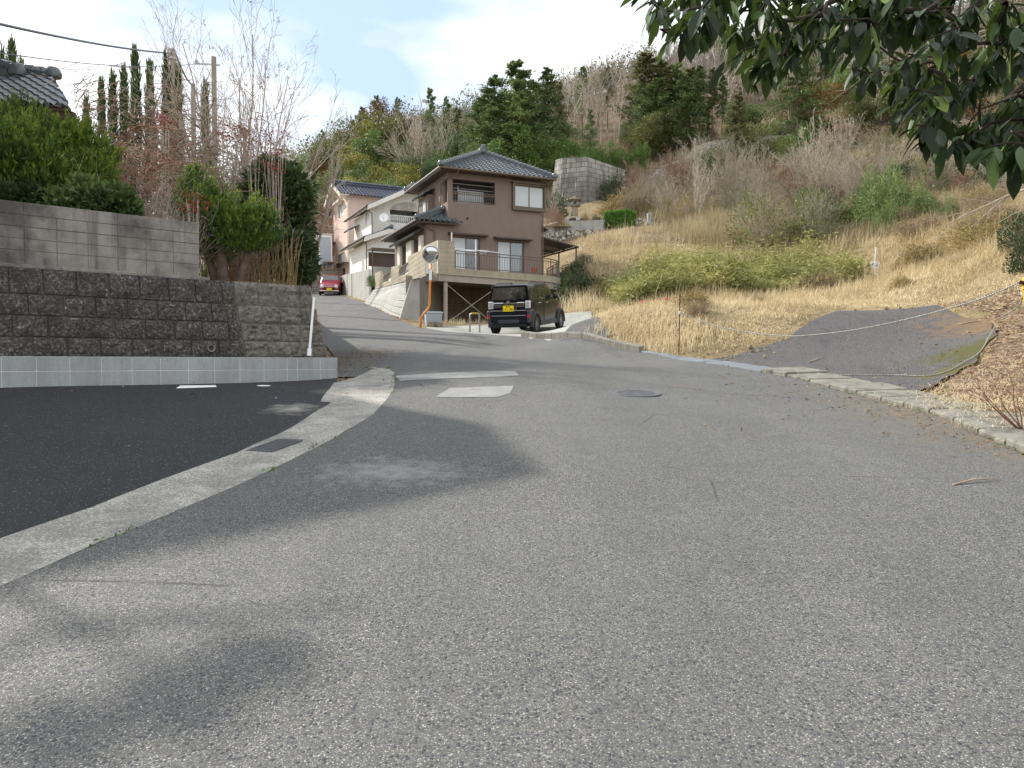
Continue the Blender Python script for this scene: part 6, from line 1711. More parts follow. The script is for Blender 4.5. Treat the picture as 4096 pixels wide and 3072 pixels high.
# ------------------------------------------------------------------ house at the left edge (its lower eave shows; the main roof stands out of frame and throws the shadow)
gz0 = 3.1
gh = thing('tiled_house', 'dark tiled roof of an old house rising behind the bushy conifers at left', 'house', (-11.6, 17.5, gz0))
A0, A1 = P(-160, 395, 16.2), P(285, 428, 16.2)
B1, B0 = P(205, 318, 17.8), P(-160, 262, 17.8)
mb = MB(); tiled(mb, A0, A1, B1, B0, .26, .05, .2); r = mb.build('eave_roof', M['tile'], gh, world=True, smooth=True)
mb = MB(); ridge(mb, B1 + Vector((.05, 0, .12)), B0 + Vector((0, 0, .12)), .13); ridge(mb, P(70, 290, 17.6), P(-160, 250, 17.6) + Vector((0, 0, .35)), .15); mb.build('ridge_tiles', M['tile'], r, world=True, smooth=True)
mb = MB(); q = [A0 - Vector((0, 0, .1)), A1 - Vector((0, 0, .1)), B1 - Vector((0, -.0, .12)), B0 - Vector((0, 0, .12))]; mb.prism(q, (0, 0, .05)); mb.beam(A0 - Vector((0, -.1, .16)), A1 - Vector((0, -.1, .16)), .12, .16)
mb.tube([A1 + Vector((-.3, .1, -.12)), A1 + Vector((-.32, .3, -.5)), A1 + Vector((-.3, .6, -1.0))], .06, 8)
C1, C0 = Vector((B1.x, B1.y + 1.6, A1.z)), Vector((B0.x, B0.y + 1.6, A0.z)); mb.prism([B0 - Vector((0, 0, .05)), B1 - Vector((0, 0, .05)), C1, C0], (0, 0, .06))
mb.build('eave_board', M['brownwood'], r, world=True)
mb = MB(); mb.box((-16, 17.9, gz0 - .3), (-11.6, 19.2, A1.z - .1)); mb.build('wall', M['white'], gh, world=True)
g_ = Vector((-.57, .82, 0)); bk_ = Vector((-.82, -.57, 0)); tip = Vector((-11.1, 15.0, 10.3))
wall_ = [tip + g_ * 3.2 - Vector((0, 0, 1.5)), tip - g_ * 3.2 - Vector((0, 0, 1.5))]
mb = MB(); mb.prism([Vector((wall_[0].x, wall_[0].y, .5)), Vector((wall_[1].x, wall_[1].y, .5)), wall_[1], tip - Vector((0, 0, .1)), wall_[0]], bk_ * 6); mb.build('main_wall', M['white'], gh, world=True)
mb = MB()
for s in (-1, 1):
    e = tip + g_ * 4.0 * s - Vector((0, 0, 1.85)); a, b_ = e - bk_ * .6, e + bk_ * 6.5; c, d = tip + bk_ * 6.5, tip - bk_ * .6
    tiled(mb, a, b_, c, d) if s < 0 else tiled(mb, b_, a, d, c)
    mb.prism([a - Vector((0, 0, .12)), b_ - Vector((0, 0, .12)), c - Vector((0, 0, .12)), d - Vector((0, 0, .12))], (0, 0, .1))
mb.build('main_roof', M['tile'], gh, world=True, smooth=True)
# ------------------------------------------------------------------ plant builders
FIELD = [(2.3, 22.0), (1.9, 20.4), (3.1, 17.5), (4.1, 16.0), (5.0, 16.4), (5.9, 16.9), (6.9, 18.0), (8.0, 18.9), (9.9, 17.6), (10.3, 16), (14, 13), (30, 10), (60, 40), (48, 96), (8, 76), (5.5, 62), (3.6, 44), (3.3, 36), (3.4, 29.5), (2.9, 25)]
SASA = [(4.1, 27.5), (4.2, 33), (6, 37.5), (11, 40), (14.5, 38), (15.0, 32), (13.5, 29.5), (10.5, 28.5), (7, 27.5)]
def unit(a): return a / np.maximum(np.linalg.norm(a, axis=-1, keepdims=True), 1e-9)
def leaf_quads(C, D, N, ln, wd, tone):
    """diamond leaves: base C, direction D, facing N"""
    D = unit(D); S = unit(np.cross(D, N)); ln = np.asarray(ln)[:, None]; wd = np.asarray(wd)[:, None]
    v = np.stack([C, C + D * ln * .45 + S * wd * .5, C + D * ln, C + D * ln * .45 - S * wd * .5], 1).reshape(-1, 3)
    f = np.arange(len(v)).reshape(-1, 4); return v, f, np.repeat(tone, 4)
def join(parts):
    V, F, T, b = [], [], [], 0
    for v, f, t in parts: V.append(v); F.append(f + b); T.append(t); b += len(v)
    return np.concatenate(V), np.concatenate(F), np.concatenate(T)
def segs_mesh(S, n=4):
    """S: list of (p0, p1, r0, r1) -> open prisms"""
    p0 = np.array([s[0] for s in S], float); p1 = np.array([s[1] for s in S], float); r0 = np.array([s[2] for s in S])[:, None]; r1 = np.array([s[3] for s in S])[:, None]
    d = unit(p1 - p0); ref = np.where(np.abs(d[:, 2:3]) > .9, np.array([[1., 0, 0]]), np.array([[0, 0, 1.]])); x = unit(np.cross(d, ref)); y = np.cross(d, x)
    vs = []
    for k in range(n):
        a = 2 * math.pi * k / n; o = x * math.cos(a) + y * math.sin(a); vs += [p0 + o * r0, p1 + o * r1]
    v = np.stack(vs, 1).reshape(-1, 3); m = len(p0); b = (np.arange(m) * 2 * n)[:, None]; f = []
    for k in range(n): k2 = (k + 1) % n; f.append(np.concatenate([b + 2 * k, b + 2 * k2, b + 2 * k2 + 1, b + 2 * k + 1], 1))
    f = np.stack(f, 1).reshape(-1, 4)
    return v, f, np.repeat(np.random.RandomState(1).rand(m), 2 * n)

def grow(rng, S, p, d, ln, r, lev, prm, tips=None):
    """prm per level: (steps, wander, children, child angle, child length ratio, lift, start)"""
    st, wan, nch, ang, rat, lift, start = prm[min(lev, len(prm) - 1)]
    p = np.array(p, float); d = np.array(d, float); pts = [p.copy()]; ds = [d.copy()]
    for i in range(st):
        d = d + np.array([rng.gauss(0, wan), rng.gauss(0, wan), rng.gauss(0, wan) + lift]); d /= np.linalg.norm(d)
        q = p + d * ln / st; ra, rb = r * (1 - .75 * i / st), r * (1 - .75 * (i + 1) / st)
        S.append((p.copy(), q.copy(), ra, rb)); p = q; pts.append(p.copy()); ds.append(d.copy())
    if lev + 1 < len(prm):
        for k in range(nch):
            f = start + (1 - start) * (k + rng.random()) / nch; i = min(int(f * st), st - 1); q = pts[i] + (pts[i + 1] - pts[i]) * (f * st - i); dd = ds[i]
            a = rng.uniform(0, 2 * math.pi); ref = np.array([1., 0, 0]) if abs(dd[2]) > .9 else np.array([0, 0, 1.]); x = np.cross(dd, ref); x /= np.linalg.norm(x); y = np.cross(dd, x)
            an = ang * rng.uniform(.6, 1.3); nd = dd * math.cos(an) + (x * math.cos(a) + y * math.sin(a)) * math.sin(an)
            grow(rng, S, q, nd, ln * rat * rng.uniform(.7, 1.2) * (1.15 - .5 * f), max(r * (1 - .7 * f) * .55, .003), lev + 1, prm, tips)
    elif tips is not None: tips.append((pts[-1], ds[-1]))

def bark(name, a, b, sc=6):
    k = NT(name); v = k.co('obj'); oi = k.n('ShaderNodeObjectInfo').outputs['Random']
    c = k.mix(k.ramp(k.noise(v, sc, 5, .65), [(.35, 0), (.65, 1)]), a, b)
    hs = k.n('ShaderNodeHueSaturation'); k.put(hs.inputs['Color'], c); k.put(hs.inputs['Value'], k.math('ADD', .75, k.math('MULTIPLY', oi, .5)))
    return k.fin(hs.outputs[0], .9, None, .15)
M['bark'] = bark('brown_bark', c3('5e5145'), c3('7f7264')); M['palebark'] = bark('pale_bark', c3('a79a8b'), c3('c8bdaf')); M['greytwig'] = bark('grey_brown_twigs', c3('9a8f84'), c3('b8ada1'))
M['saptwig'] = bark('pale_sapling_bark', c3('8c8375'), c3('b3aa99')); M['redtwig'] = bark('reddish_twigs', c3('805f50'), c3('9d7b6b')); M['browntwig'] = bark('brown_twigs', c3('8b7969'), c3('ab9988')); M['strawtwig'] = bark('straw_twigs', c3('8b7a55'), c3('b09c70'))
M['hinoki'] = leafmat('dark_conifer_foliage', c3('41523a'), c3('647947'), c3('8d9a60'), .6, .25, .5)
M['cedar'] = leafmat('brownish_conifer_foliage', c3('495036'), c3('6d7249'), c3('90875c'), .6, .25, .5)
M['olive'] = leafmat('olive_broadleaf_foliage', c3('424a2b'), c3('676d3c'), c3('8d8c4c'), .5, .3, .4)
M['green'] = leafmat('fresh_broadleaf_foliage', c3('3a5529'), c3('5d7d38'), c3('86a052'), .45, .3, .5)
M['yellowgreen'] = leafmat('bamboo_foliage', c3('575a25'), c3('84833a'), c3('a9a24e'), .5, .35, .5)
M['russet'] = leafmat('russet_foliage', c3('4a3a20'), c3('73582c'), c3('94733c'), .6, .3, .5)
M['juniper'] = leafmat('golden_juniper_foliage', c3('223317'), c3('426126'), c3('8d9d3c'), .6, .25, 1.3)
M['camellia'] = leafmat('dark_glossy_foliage', c3('243322'), c3('3c5030'), c3('5e7042'), .5, .2, 1.5, .25)
M['hedge'] = leafmat('clipped_hedge_foliage', c3('33561a'), c3('55802a'), c3('7fa23c'), .5, .3, 1.5)
M['cypress'] = leafmat('slim_cypress_foliage', c3('2a3c22'), c3('47592f'), c3('6c7c42'), .6, .25, 1.0)
M['pine'] = leafmat('pine_needles', c3('4a5a34'), c3('6b7f49'), c3('98a66c'), .6, .3, .7)
M['sasa'] = leafmat('dwarf_bamboo_leaves', c3('4a532e'), c3('7e8249'), c3('bdb779'), .55, .3, .6)
M['dryleaf'] = leafmat('dry_bush_leaves', c3('6a5a38'), c3('97875a'), c3('bfae7c'), .7, .35, .5)
M['redberry'] = leafmat('red_nandina_sprays', c3('5e2420'), c3('8a3a33'), c3('a3604f'), .6, .2, 2)
M['nandina'] = leafmat('nandina_leaves', c3('34492a'), c3('5b7040'), c3('93a268'), .5, .3, 1.5)

def tree_parts(t, trunkS, fol, bmat, fmat, n=5, crown='crown', trunk='trunk'):
    if trunkS: v, f, tn = segs_mesh(trunkS, n); link_mesh(trunk, np_mesh(trunk, v, f, tn), bmat, t)
    if fol is not None: v, f, tn = fol; link_mesh(crown, np_mesh(crown, v, f, tn), fmat, t)

def proto(name, cat):
    o = thing(name, None, cat); o['_h'] = 1.0; return o
PROTOS = {}
def reg(key, t, H_): PROTOS.setdefault(key, []).append([t, H_, False])

def conifer(seed, H_=14.0, w=.24, base=.12, n=8600, fmat='hinoki', trunk_show=True, ragged=.35, sz=.36, name='conifer_tree'):
    r = np.random.RandomState(seed); S = []; rng = random.Random(seed)
    z = 0; p = np.array([0., 0, -.8]); 
    for i in range(8):
        q = np.array([rng.gauss(0, .05), rng.gauss(0, .05), H_ * (i + 1) / 8.3]); S.append((p, q, H_ * .013 * (1 - i / 9), H_ * .013 * (1 - (i + 1) / 9))); p = q
    nb = 95; C, D, N, Ln, Wd, T = [], [], [], [], [], []
    per = n // nb
    for b in range(nb):
        f = base + (1 - base) * (b + r.rand()) / nb; az = r.rand() * 2 * np.pi
        R_ = H_ * w * (1 - f) ** .72 * (1.0 + ragged * r.randn()) * (1 - .25 * math.exp(-((f - base) / .1) ** 2)) + .25
        R_ = max(R_, .25); z0 = H_ * f; dirv = np.array([math.cos(az), math.sin(az), r.uniform(-.15, .35)])
        S.append((np.array([0, 0, z0 - R_ * .1]), np.array([0, 0, z0]) + dirv * R_ * .85, .05, .015))
        u = r.rand(per) ** .6; c = np.array([0, 0, z0]) + dirv * (R_ * u)[:, None] + r.randn(per, 3) * np.array([.16, .16, .13]) * (R_ * .55 + .2)
        C.append(c); D.append(dirv * .8 + r.randn(per, 3) * .55 + np.array([0, 0, -.25])); N.append(np.array([0, 0, 1.]) + r.randn(per, 3) * .6); Ln.append(sz * r.uniform(.5, 1.2, per)); Wd.append(sz * .42 * r.uniform(.6, 1.2, per)); T.append(np.clip(r.rand() * .5 + r.rand(per) * .5, 0, 1))
    fol = leaf_quads(np.concatenate(C), np.concatenate(D), np.concatenate(N), np.concatenate(Ln), np.concatenate(Wd), np.concatenate(T))
    t = thing(name, None, 'tree'); tree_parts(t, S, fol, M['bark'], M[fmat]); return t

def broadleaf(seed, H_=10.0, wx=.42, base=.2, n=8600, fmat='olive', sz=.32, lobes=26, name='broadleaf_tree', bmat='bark', flat=.9):
    r = np.random.RandomState(seed); S = []; rng = random.Random(seed)
    C, D, N, Ln, Wd, T = [], [], [], [], [], []
    cz = H_ * (base + 1) / 2; rz = H_ * (1 - base) / 2; rx = H_ * wx
    S.append((np.array([0, 0, -.6]), np.array([0, 0, cz * .7]), H_ * .018, H_ * .012))
    for b in range(lobes):
        d = r.randn(3); d[2] = d[2] * .9 + .25; d /= np.linalg.norm(d); k = r.uniform(.45, .92)
        c = np.array([d[0] * rx * k, d[1] * rx * k, cz + d[2] * rz * k]); lr = H_ * r.uniform(.09, .17)
        S.append((np.array([0, 0, cz * .6]), c, H_ * .007, .02))
        m = n // lobes; q = unit(r.randn(m, 3)); q[:, 2] *= flat; rad = lr * (1 - .35 * r.rand(m) ** 2)
        C.append(c + q * rad[:, None]); D.append(q * .6 + r.randn(m, 3) * .7 + np.array([0, 0, -.2])); N.append(q + r.randn(m, 3) * .5 + np.array([0, 0, .4])); Ln.append(sz * r.uniform(.5, 1.2, m)); Wd.append(sz * .5 * r.uniform(.6, 1.2, m)); T.append(np.clip(r.rand() * .55 + r.rand(m) * .45, 0, 1))
    fol = leaf_quads(*[np.concatenate(x) for x in (C, D, N, Ln, Wd, T)])
    t = thing(name, None, 'tree'); tree_parts(t, S, fol, M[bmat], M[fmat]); return t

def bare(seed, H_=9.0, mat='palebark', stems=1, dense=1.0, spread=.55, name='bare_tree', twmat=None, r0=.013, lift=.06, fan=.25, rmin=.014):
    rng = random.Random(seed); S = []
    prm = [(7, .07, int(10 * dense), spread, .50, lift, .25), (5, .12, int(6 * dense), spread, .52, lift * .9, .15), (4, .16, int(4 * dense), spread * 1.1, .55, lift * .7, .1), (3, .2, 0, 0, 0, .03, 0)]
    for s in range(stems):
        a = rng.uniform(0, 6.28); k = fan * rng.uniform(.3, 1) if stems > 1 else .05
        d = np.array([math.cos(a) * k, math.sin(a) * k, 1.0]); d /= np.linalg.norm(d)
        grow(rng, S, (math.cos(a) * .1 * (stems > 1), math.sin(a) * .1 * (stems > 1), -.3), d, H_ * rng.uniform(.75, 1.0) if stems > 1 else H_ * .95, H_ * r0 * (1 if stems == 1 else .6), 0, prm)
    hmax = max(s[1][2] for s in S); sc = H_ / hmax; S = [(a * sc, b * sc, max(c * sc, rmin), max(d * sc, rmin * .8)) for a, b, c, d in S]
    cut = max(H_ * .0022, rmin * 1.3); thick = [s for s in S if s[2] > cut]; thin = [s for s in S if s[2] <= cut]
    t = thing(name, None, 'tree')
    v, f, tn = segs_mesh(thick, 5); link_mesh('trunk', np_mesh('trunk', v, f, tn), M[mat], t)
    if thin: v, f, tn = segs_mesh(thin, 3); link_mesh('twigs', np_mesh('twigs', v, f, tn), M[twmat or mat], t)
    return t

USED = {}
def place(key, px, pytop, Y, rz, label, group=None, var=None, wide=1.0, ground=None):
    lst = PROTOS[key]; it = lst[(var if var is not None else USED.get(key, 0)) % len(lst)]; USED[key] = USED.get(key, 0) + 1
    tp = P(px, pytop, Y); z0 = h(tp.x, tp.y) if ground is None else ground
    s = max(.15, (tp.z - z0) / it[1])
    loc = (tp.x, tp.y, z0 - .1); sc = (s * wide, s * wide, s)
    if not it[2]:
        o = it[0]; o.location = loc; o.rotation_euler = (0, 0, rz); o.scale = sc; it[2] = True; o['label'] = label
    else: o = copy_thing(it[0], loc, rz, sc, label)
    if group: o['group'] = group
    elif 'group' in o: del o['group']
    return o

def ordw(i):
    o = 'first second third fourth fifth sixth seventh eighth ninth tenth eleventh twelfth thirteenth fourteenth fifteenth sixteenth seventeenth eighteenth nineteenth'.split()
    if i < 19: return o[i]
    tens = {2: 'twenty', 3: 'thirty', 4: 'forty', 5: 'fifty', 6: 'sixty', 7: 'seventy'}; i += 1
    return (tens[i // 10][:-1] + 'ieth') if i % 10 == 0 else tens[i // 10] + '-' + o[i % 10 - 1]
# ------------------------------------------------------------------ the wooded hill
for s in (1, 2, 3): reg('hinoki', conifer(s, fmat='hinoki'), 14.0)
for s in (4, 5): reg('cedar', conifer(s, fmat='cedar', w=.17, base=.3, n=7200, ragged=.4), 14.0)
reg('slim', conifer(6, fmat='hinoki', w=.15, base=.42, n=4200, ragged=.5), 14.0); reg('slim', conifer(8, fmat='cedar', w=.13, base=.5, n=3600, ragged=.5), 14.0)
for s in (11, 12, 13): reg('olive', broadleaf(s, fmat='olive'), 10.0)
for s in (14, 15): reg('green', broadleaf(s, fmat='green', base=.08, wx=.45), 10.0)
for s in (16, 17): reg('yellow', broadleaf(s, fmat='yellowgreen', base=.1, wx=.3, n=7000, sz=.28), 10.0)
reg('russet', broadleaf(18, fmat='russet', base=.15, n=7000), 10.0)
for s in (19, 20): reg('darkbroad', broadleaf(s, fmat='hinoki', base=.12), 10.0)
for s in (31, 32, 33): reg('pale', bare(s, 9, 'palebark', 1, .9, .5), 9.0)
for s in (34, 35): reg('grey', bare(s, 9, 'greytwig', 1, 1.0, .5, r0=.010), 9.0)
reg('fan', bare(36, 9, 'palebark', 7, .85, .42, fan=.6, r0=.012), 9.0)
for s in (37, 38): reg('birch', bare(s, 9, 'palebark', 1, .75, .55, r0=.011, lift=.03), 9.0)
rnd = random.Random(77)
def row(specs, group, fmt):
    """specs: (key, px, pytop, Y, wide); labels count from the left within the group"""
    kinds = {'hinoki': 'dark green conifer', 'cedar': 'brownish green conifer', 'slim': 'slim bare-trunked conifer', 'olive': 'olive green broadleaf tree', 'green': 'fresh green bushy tree', 'yellow': 'yellow-green bamboo clump',
             'russet': 'russet leaved tree', 'darkbroad': 'dark evergreen broadleaf tree', 'pale': 'pale bare tree', 'grey': 'grey bare tree', 'fan': 'pale bare tree with fanned branches', 'birch': 'thin white barked bare tree'}
    cnt = {}
    tot = {}
    for s in specs: tot[s[0]] = tot.get(s[0], 0) + 1
    for s in sorted(specs, key=lambda q: q[1]):
        k = s[0]; i = cnt.get(k, 0); cnt[k] = i + 1
        lab = (f'{ordw(i)} {kinds[k]} from left ' if tot[k] > 1 else f'{kinds[k]} ') + fmt
        place(k, s[1], s[2], s[3], rnd.uniform(0, 6.28), lab, group, wide=s[4] if len(s) > 4 else 1.0)
row([('olive', 1265, 640, 100), ('darkbroad', 1215, 600, 104), ('pale', 1345, 470, 106), ('grey', 1395, 440, 108), ('olive', 1330, 560, 98, .9), ('hinoki', 1290, 520, 112, .7), ('olive', 1425, 440, 104, .85), ('green', 1470, 520, 96, .8),
     ('russet', 1520, 405, 106, .75), ('olive', 1560, 440, 101, .8), ('hinoki', 1505, 382, 110, .6), ('hinoki', 1592, 388, 112, .55), ('cedar', 1640, 470, 104, 1.0), ('darkbroad', 1380, 620, 92, .9), ('olive', 1290, 690, 88), ('darkbroad', 1450, 640, 90, .9),
     ('yellow', 1430, 560, 92, .9), ('yellow', 1545, 610, 88, .9), ('yellow', 1625, 650, 86, .9), ('olive', 1500, 560, 94), ('darkbroad', 1590, 560, 95, .9), ('olive', 1340, 720, 82), ('darkbroad', 1560, 690, 84, .8), ('yellow', 1400, 700, 84, .8), ('darkbroad', 1650, 600, 92, .8), ('olive', 1480, 700, 82, .9), ('cedar', 1450, 430, 108, .9), ('yellow', 1475, 480, 99, .8), ('russet', 1350, 600, 96, .8)], 'trees on the hill behind the white house', 'on the hill behind the white and pink houses')
row([('fan', 1690, 400, 92, 1.0), ('pale', 1640, 430, 94, 1.0), ('pale', 1760, 410, 94, 1.0), ('hinoki', 1720, 352, 108, .75), ('hinoki', 1785, 385, 108, .7), ('darkbroad', 1700, 520, 100, 1.0), ('hinoki', 1830, 430, 104, .9), ('darkbroad', 1810, 540, 96, .9), ('grey', 1830, 425, 110, .8), ('green', 1770, 580, 92, .8), ('darkbroad', 1740, 620, 90, .8),
     ('hinoki', 2065, 245, 96, 1.5), ('hinoki', 1978, 305, 98, 1.4), ('hinoki', 1930, 380, 95, 1.3), ('hinoki', 2125, 320, 99, 1.4), ('hinoki', 1985, 410, 92, 1.6), ('hinoki', 2085, 380, 91, 1.6), ('green', 2130, 500, 90, .8), ('darkbroad', 1900, 560, 90, 1.0), ('slim', 2190, 268, 94, 1.1), ('slim', 2235, 330, 98, 1.0), ('green', 1960, 560, 86, .8), ('olive', 1860, 470, 104, .9)], 'trees behind the brown house roof', 'rising behind the brown house roof')
row([('birch', 2262, 205, 104, .8), ('birch', 2300, 270, 104, .8), ('pale', 2340, 260, 106, .8), ('slim', 2330, 262, 108, .8), ('pale', 2400, 240, 108, .9), ('grey', 2440, 235, 108, .9), ('pale', 2475, 250, 108, .9), ('slim', 2430, 265, 112, .9), ('grey', 2520, 260, 108, .9), ('hinoki', 2360, 435, 98, .75), ('green', 2290, 520, 92, .8), ('green', 2220, 560, 90, .7), ('green', 2430, 560, 92, .9), ('green', 2490, 590, 90, .8), ('darkbroad', 2260, 470, 100, .8),
     ('green', 2370, 580, 88, .8), ('olive', 2520, 480, 100, .8), ('cedar', 2585, 215, 100, 1.7), ('cedar', 2650, 240, 99, 1.6), ('hinoki', 2705, 250, 100, 1.4), ('cedar', 2760, 270, 101, 1.6), ('hinoki', 2630, 310, 97, 1.4), ('hinoki', 2725, 320, 96, 1.3), ('olive', 2680, 420, 96, 1.0), ('olive', 2600, 440, 95, .9), ('slim', 2800, 260, 98, 1.1), ('slim', 2850, 270, 98, 1.0), ('slim', 2890, 300, 98, 1.0), ('hinoki', 2560, 330, 97, .9), ('hinoki', 2830, 400, 100, 1.0), ('darkbroad', 2950, 440, 98, .9), ('green', 2560, 560, 92, .7), ('pale', 2360, 330, 100, .8), ('pale', 2455, 340, 101, .8)], 'trees above the tall retaining wall', 'on the hill above the tall retaining wall')
specs = []
for i in range(92):
    px = rnd.uniform(2860, 4250); f = rnd.random(); Y_ = rnd.uniform(74, 155); k = rnd.choice(['pale', 'grey', 'grey', 'pale', 'cedar', 'olive', 'darkbroad', 'hinoki', 'green', 'olive', 'russet'])
    p = P(px, 500, Y_); z0 = h(p.x, p.y); hh = rnd.uniform(8, 13) if k not in ('green', 'olive', 'russet', 'darkbroad') else rnd.uniform(6, 9)
    py = 1450 - (z0 + hh - EYE) / Y_ * FPX
    specs.append((k, px, py, Y_, rnd.uniform(.9, 1.4)))
row(specs, 'trees on the upper right slope', 'on the upper right slope behind the overhanging leaves')
# far ridge: mass nobody could count
def far_woods():
    r = np.random.RandomState(9); A, B = [], []
    for i in range(900):
        Y_ = r.uniform(112, 215); x = r.uniform(-.42, .85) * Y_; z0 = h(x, Y_); hh = r.uniform(6, 10); g = mnoise.noise((x * .05, Y_ * .05, 0)) + r.randn() * .25 > .12; t = r.rand()
        if g:
            m = 130; q = unit(r.randn(m, 3)) * np.array([2.2, 2.2, hh * .42]) * (1 - .4 * r.rand(m, 1) ** 2) * (1 + .2 * np.sin(np.arange(m))[:, None]); A.append(leaf_quads(np.array([x, Y_, z0 + hh * .5]) + q, r.randn(m, 3), r.randn(m, 3) + q * .5 + np.array([0, 0, .6]), r.uniform(.3, .75, m), r.uniform(.2, .4, m), np.clip(t * .6 + r.rand(m) * .3, 0, 1)))
        else:
            m = 60; C = np.array([x, Y_, z0 + hh * .15]) + r.randn(m, 3) * np.array([.5, .5, hh * .12]); D = np.column_stack([r.randn(m) * .34, r.randn(m) * .34, np.ones(m)]); B.append(leaf_quads(C, D, r.randn(m, 3), hh * r.uniform(.35, .75, m), r.uniform(.07, .16, m), np.clip(t * .7 + r.rand(m) * .3, 0, 1)))
    return join(A), join(B)
M['farwood'] = leafmat('far_wood_foliage', c3('3c4a30'), c3('5d6842'), c3('7f7f55'), .7, .25, .08)
M['fartwig'] = leafmat('far_bare_twigs', c3('6d6259'), c3('8f847a'), c3('aba197'), .8, .1, .08)
(va, fa, ta), (vb, fb, tb) = far_woods()
tag(link_mesh('far_woods', np_mesh('far_woods', va, fa, ta), M['farwood']), 'distant evergreen woodland along the hill ridge', 'woods', kind='stuff')
tag(link_mesh('bare_woods', np_mesh('bare_woods', vb, fb, tb), M['fartwig']), 'distant bare winter woodland along the hill ridge', 'woods', kind='stuff')

# ------------------------------------------------------------------ scrub on the right-hand slope
for s in (41, 42, 43, 44): reg('sap', bare(s, 6, 'saptwig', 7, .8, .5, fan=.6, r0=.012, rmin=.011), 6.0)
for s in (45, 46): reg('redsap', bare(s, 6, 'redtwig', 8, .95, .5, fan=.5, r0=.009, rmin=.009), 6.0)
for s in (47, 48): reg('palesap', bare(s, 6, 'saptwig', 4, .8, .5, fan=.35, r0=.017, rmin=.011), 6.0)
def scrub(specs, group, names, fmt):
    cnt, tot = {}, {}
    for s in specs: tot[s[0]] = tot.get(s[0], 0) + 1
    for s in sorted(specs, key=lambda q: q[1]):
        i = cnt.get(s[0], 0); cnt[s[0]] = i + 1
        place(s[0], s[1], s[2], s[3], rnd.uniform(0, 6.28), (f'{ordw(i)} {names[s[0]]} from left ' if tot[s[0]] > 1 else names[s[0]] + ' ') + fmt, group, wide=s[4] if len(s) > 4 else 1.0)
sp_ = [('sap', 2560, 700, 66), ('sap', 2610, 640, 72), ('sap', 2660, 690, 64), ('redsap', 2700, 570, 78, .9), ('redsap', 2740, 600, 74, .9), ('sap', 2800, 620, 66), ('sap', 2860, 590, 66), ('palesap', 2780, 560, 60), ('sap', 2920, 560, 64), ('sap', 2960, 600, 60), ('sap', 2740, 560, 82), ('sap', 2820, 520, 82), ('redsap', 2880, 540, 80), ('sap', 2690, 600, 78), ('palesap', 3050, 560, 62), ('sap', 3020, 620, 56), ('redsap', 3120, 590, 66), ('redsap', 3170, 640, 58), ('sap', 3100, 680, 56),
       ('palesap', 3290, 400, 58, .9), ('palesap', 3350, 430, 60, .9), ('sap', 3240, 540, 56), ('sap', 3330, 580, 54), ('sap', 3400, 560, 54), ('sap', 3450, 620, 52), ('redsap', 3480, 560, 60), ('sap', 3180, 560, 70), ('sap', 2980, 520, 74), ('sap', 3530, 540, 58), ('palesap', 3610, 480, 58), ('sap', 3700, 520, 54), ('sap', 3800, 560, 48), ('palesap', 3900, 480, 50), ('sap', 3980, 560, 44), ('sap', 4060, 600, 40), ('redsap', 3850, 660, 46), ('sap', 4120, 500, 44),
       ('sap', 2500, 760, 66), ('sap', 2460, 720, 72), ('redsap', 2520, 640, 80), ('sap', 3560, 700, 48), ('sap', 3260, 740, 50), ('redsap', 3060, 760, 54), ('sap', 2900, 760, 58), ('sap', 2760, 780, 60), ('sap', 2200, 760, 62, .8), ('redsap', 2160, 800, 58, .8), ('redsap', 2225, 790, 60, .7)]
scrub(sp_, 'bare saplings on the right slope', {'sap': 'grey bare sapling clump', 'redsap': 'reddish bare sapling clump', 'palesap': 'pale stemmed bare sapling'}, 'on the scrubby slope above the dry field')
# long bare branches reaching in at the right
rng = random.Random(91); S = []
prm = [(9, .10, 8, .5, .42, .02, .2), (5, .15, 5, .6, .5, .02, .15), (4, .2, 0, 0, 0, .02, 0)]
bt = thing('bare_tree', 'bare pale branches reaching in from the right edge above the pine bushes', 'tree', (13.5, 17, h(13.5, 17)))
zb_ = h(13.5, 17)
for i in range(10):
    grow(rng, S, (0, 0, 1.0 + i * .45), np.array([-1, rng.uniform(-.3, .6), rng.uniform(-.05, .35)]), rng.uniform(2.5, 4.8), .035, 0, prm)
S.append((np.array([0, 0, -.3]), np.array([0, 0, 6.0]), .14, .08)); v, f, tn = segs_mesh(S, 4); link_mesh('branches', np_mesh('branches', v, f, tn), M['palebark'], bt)

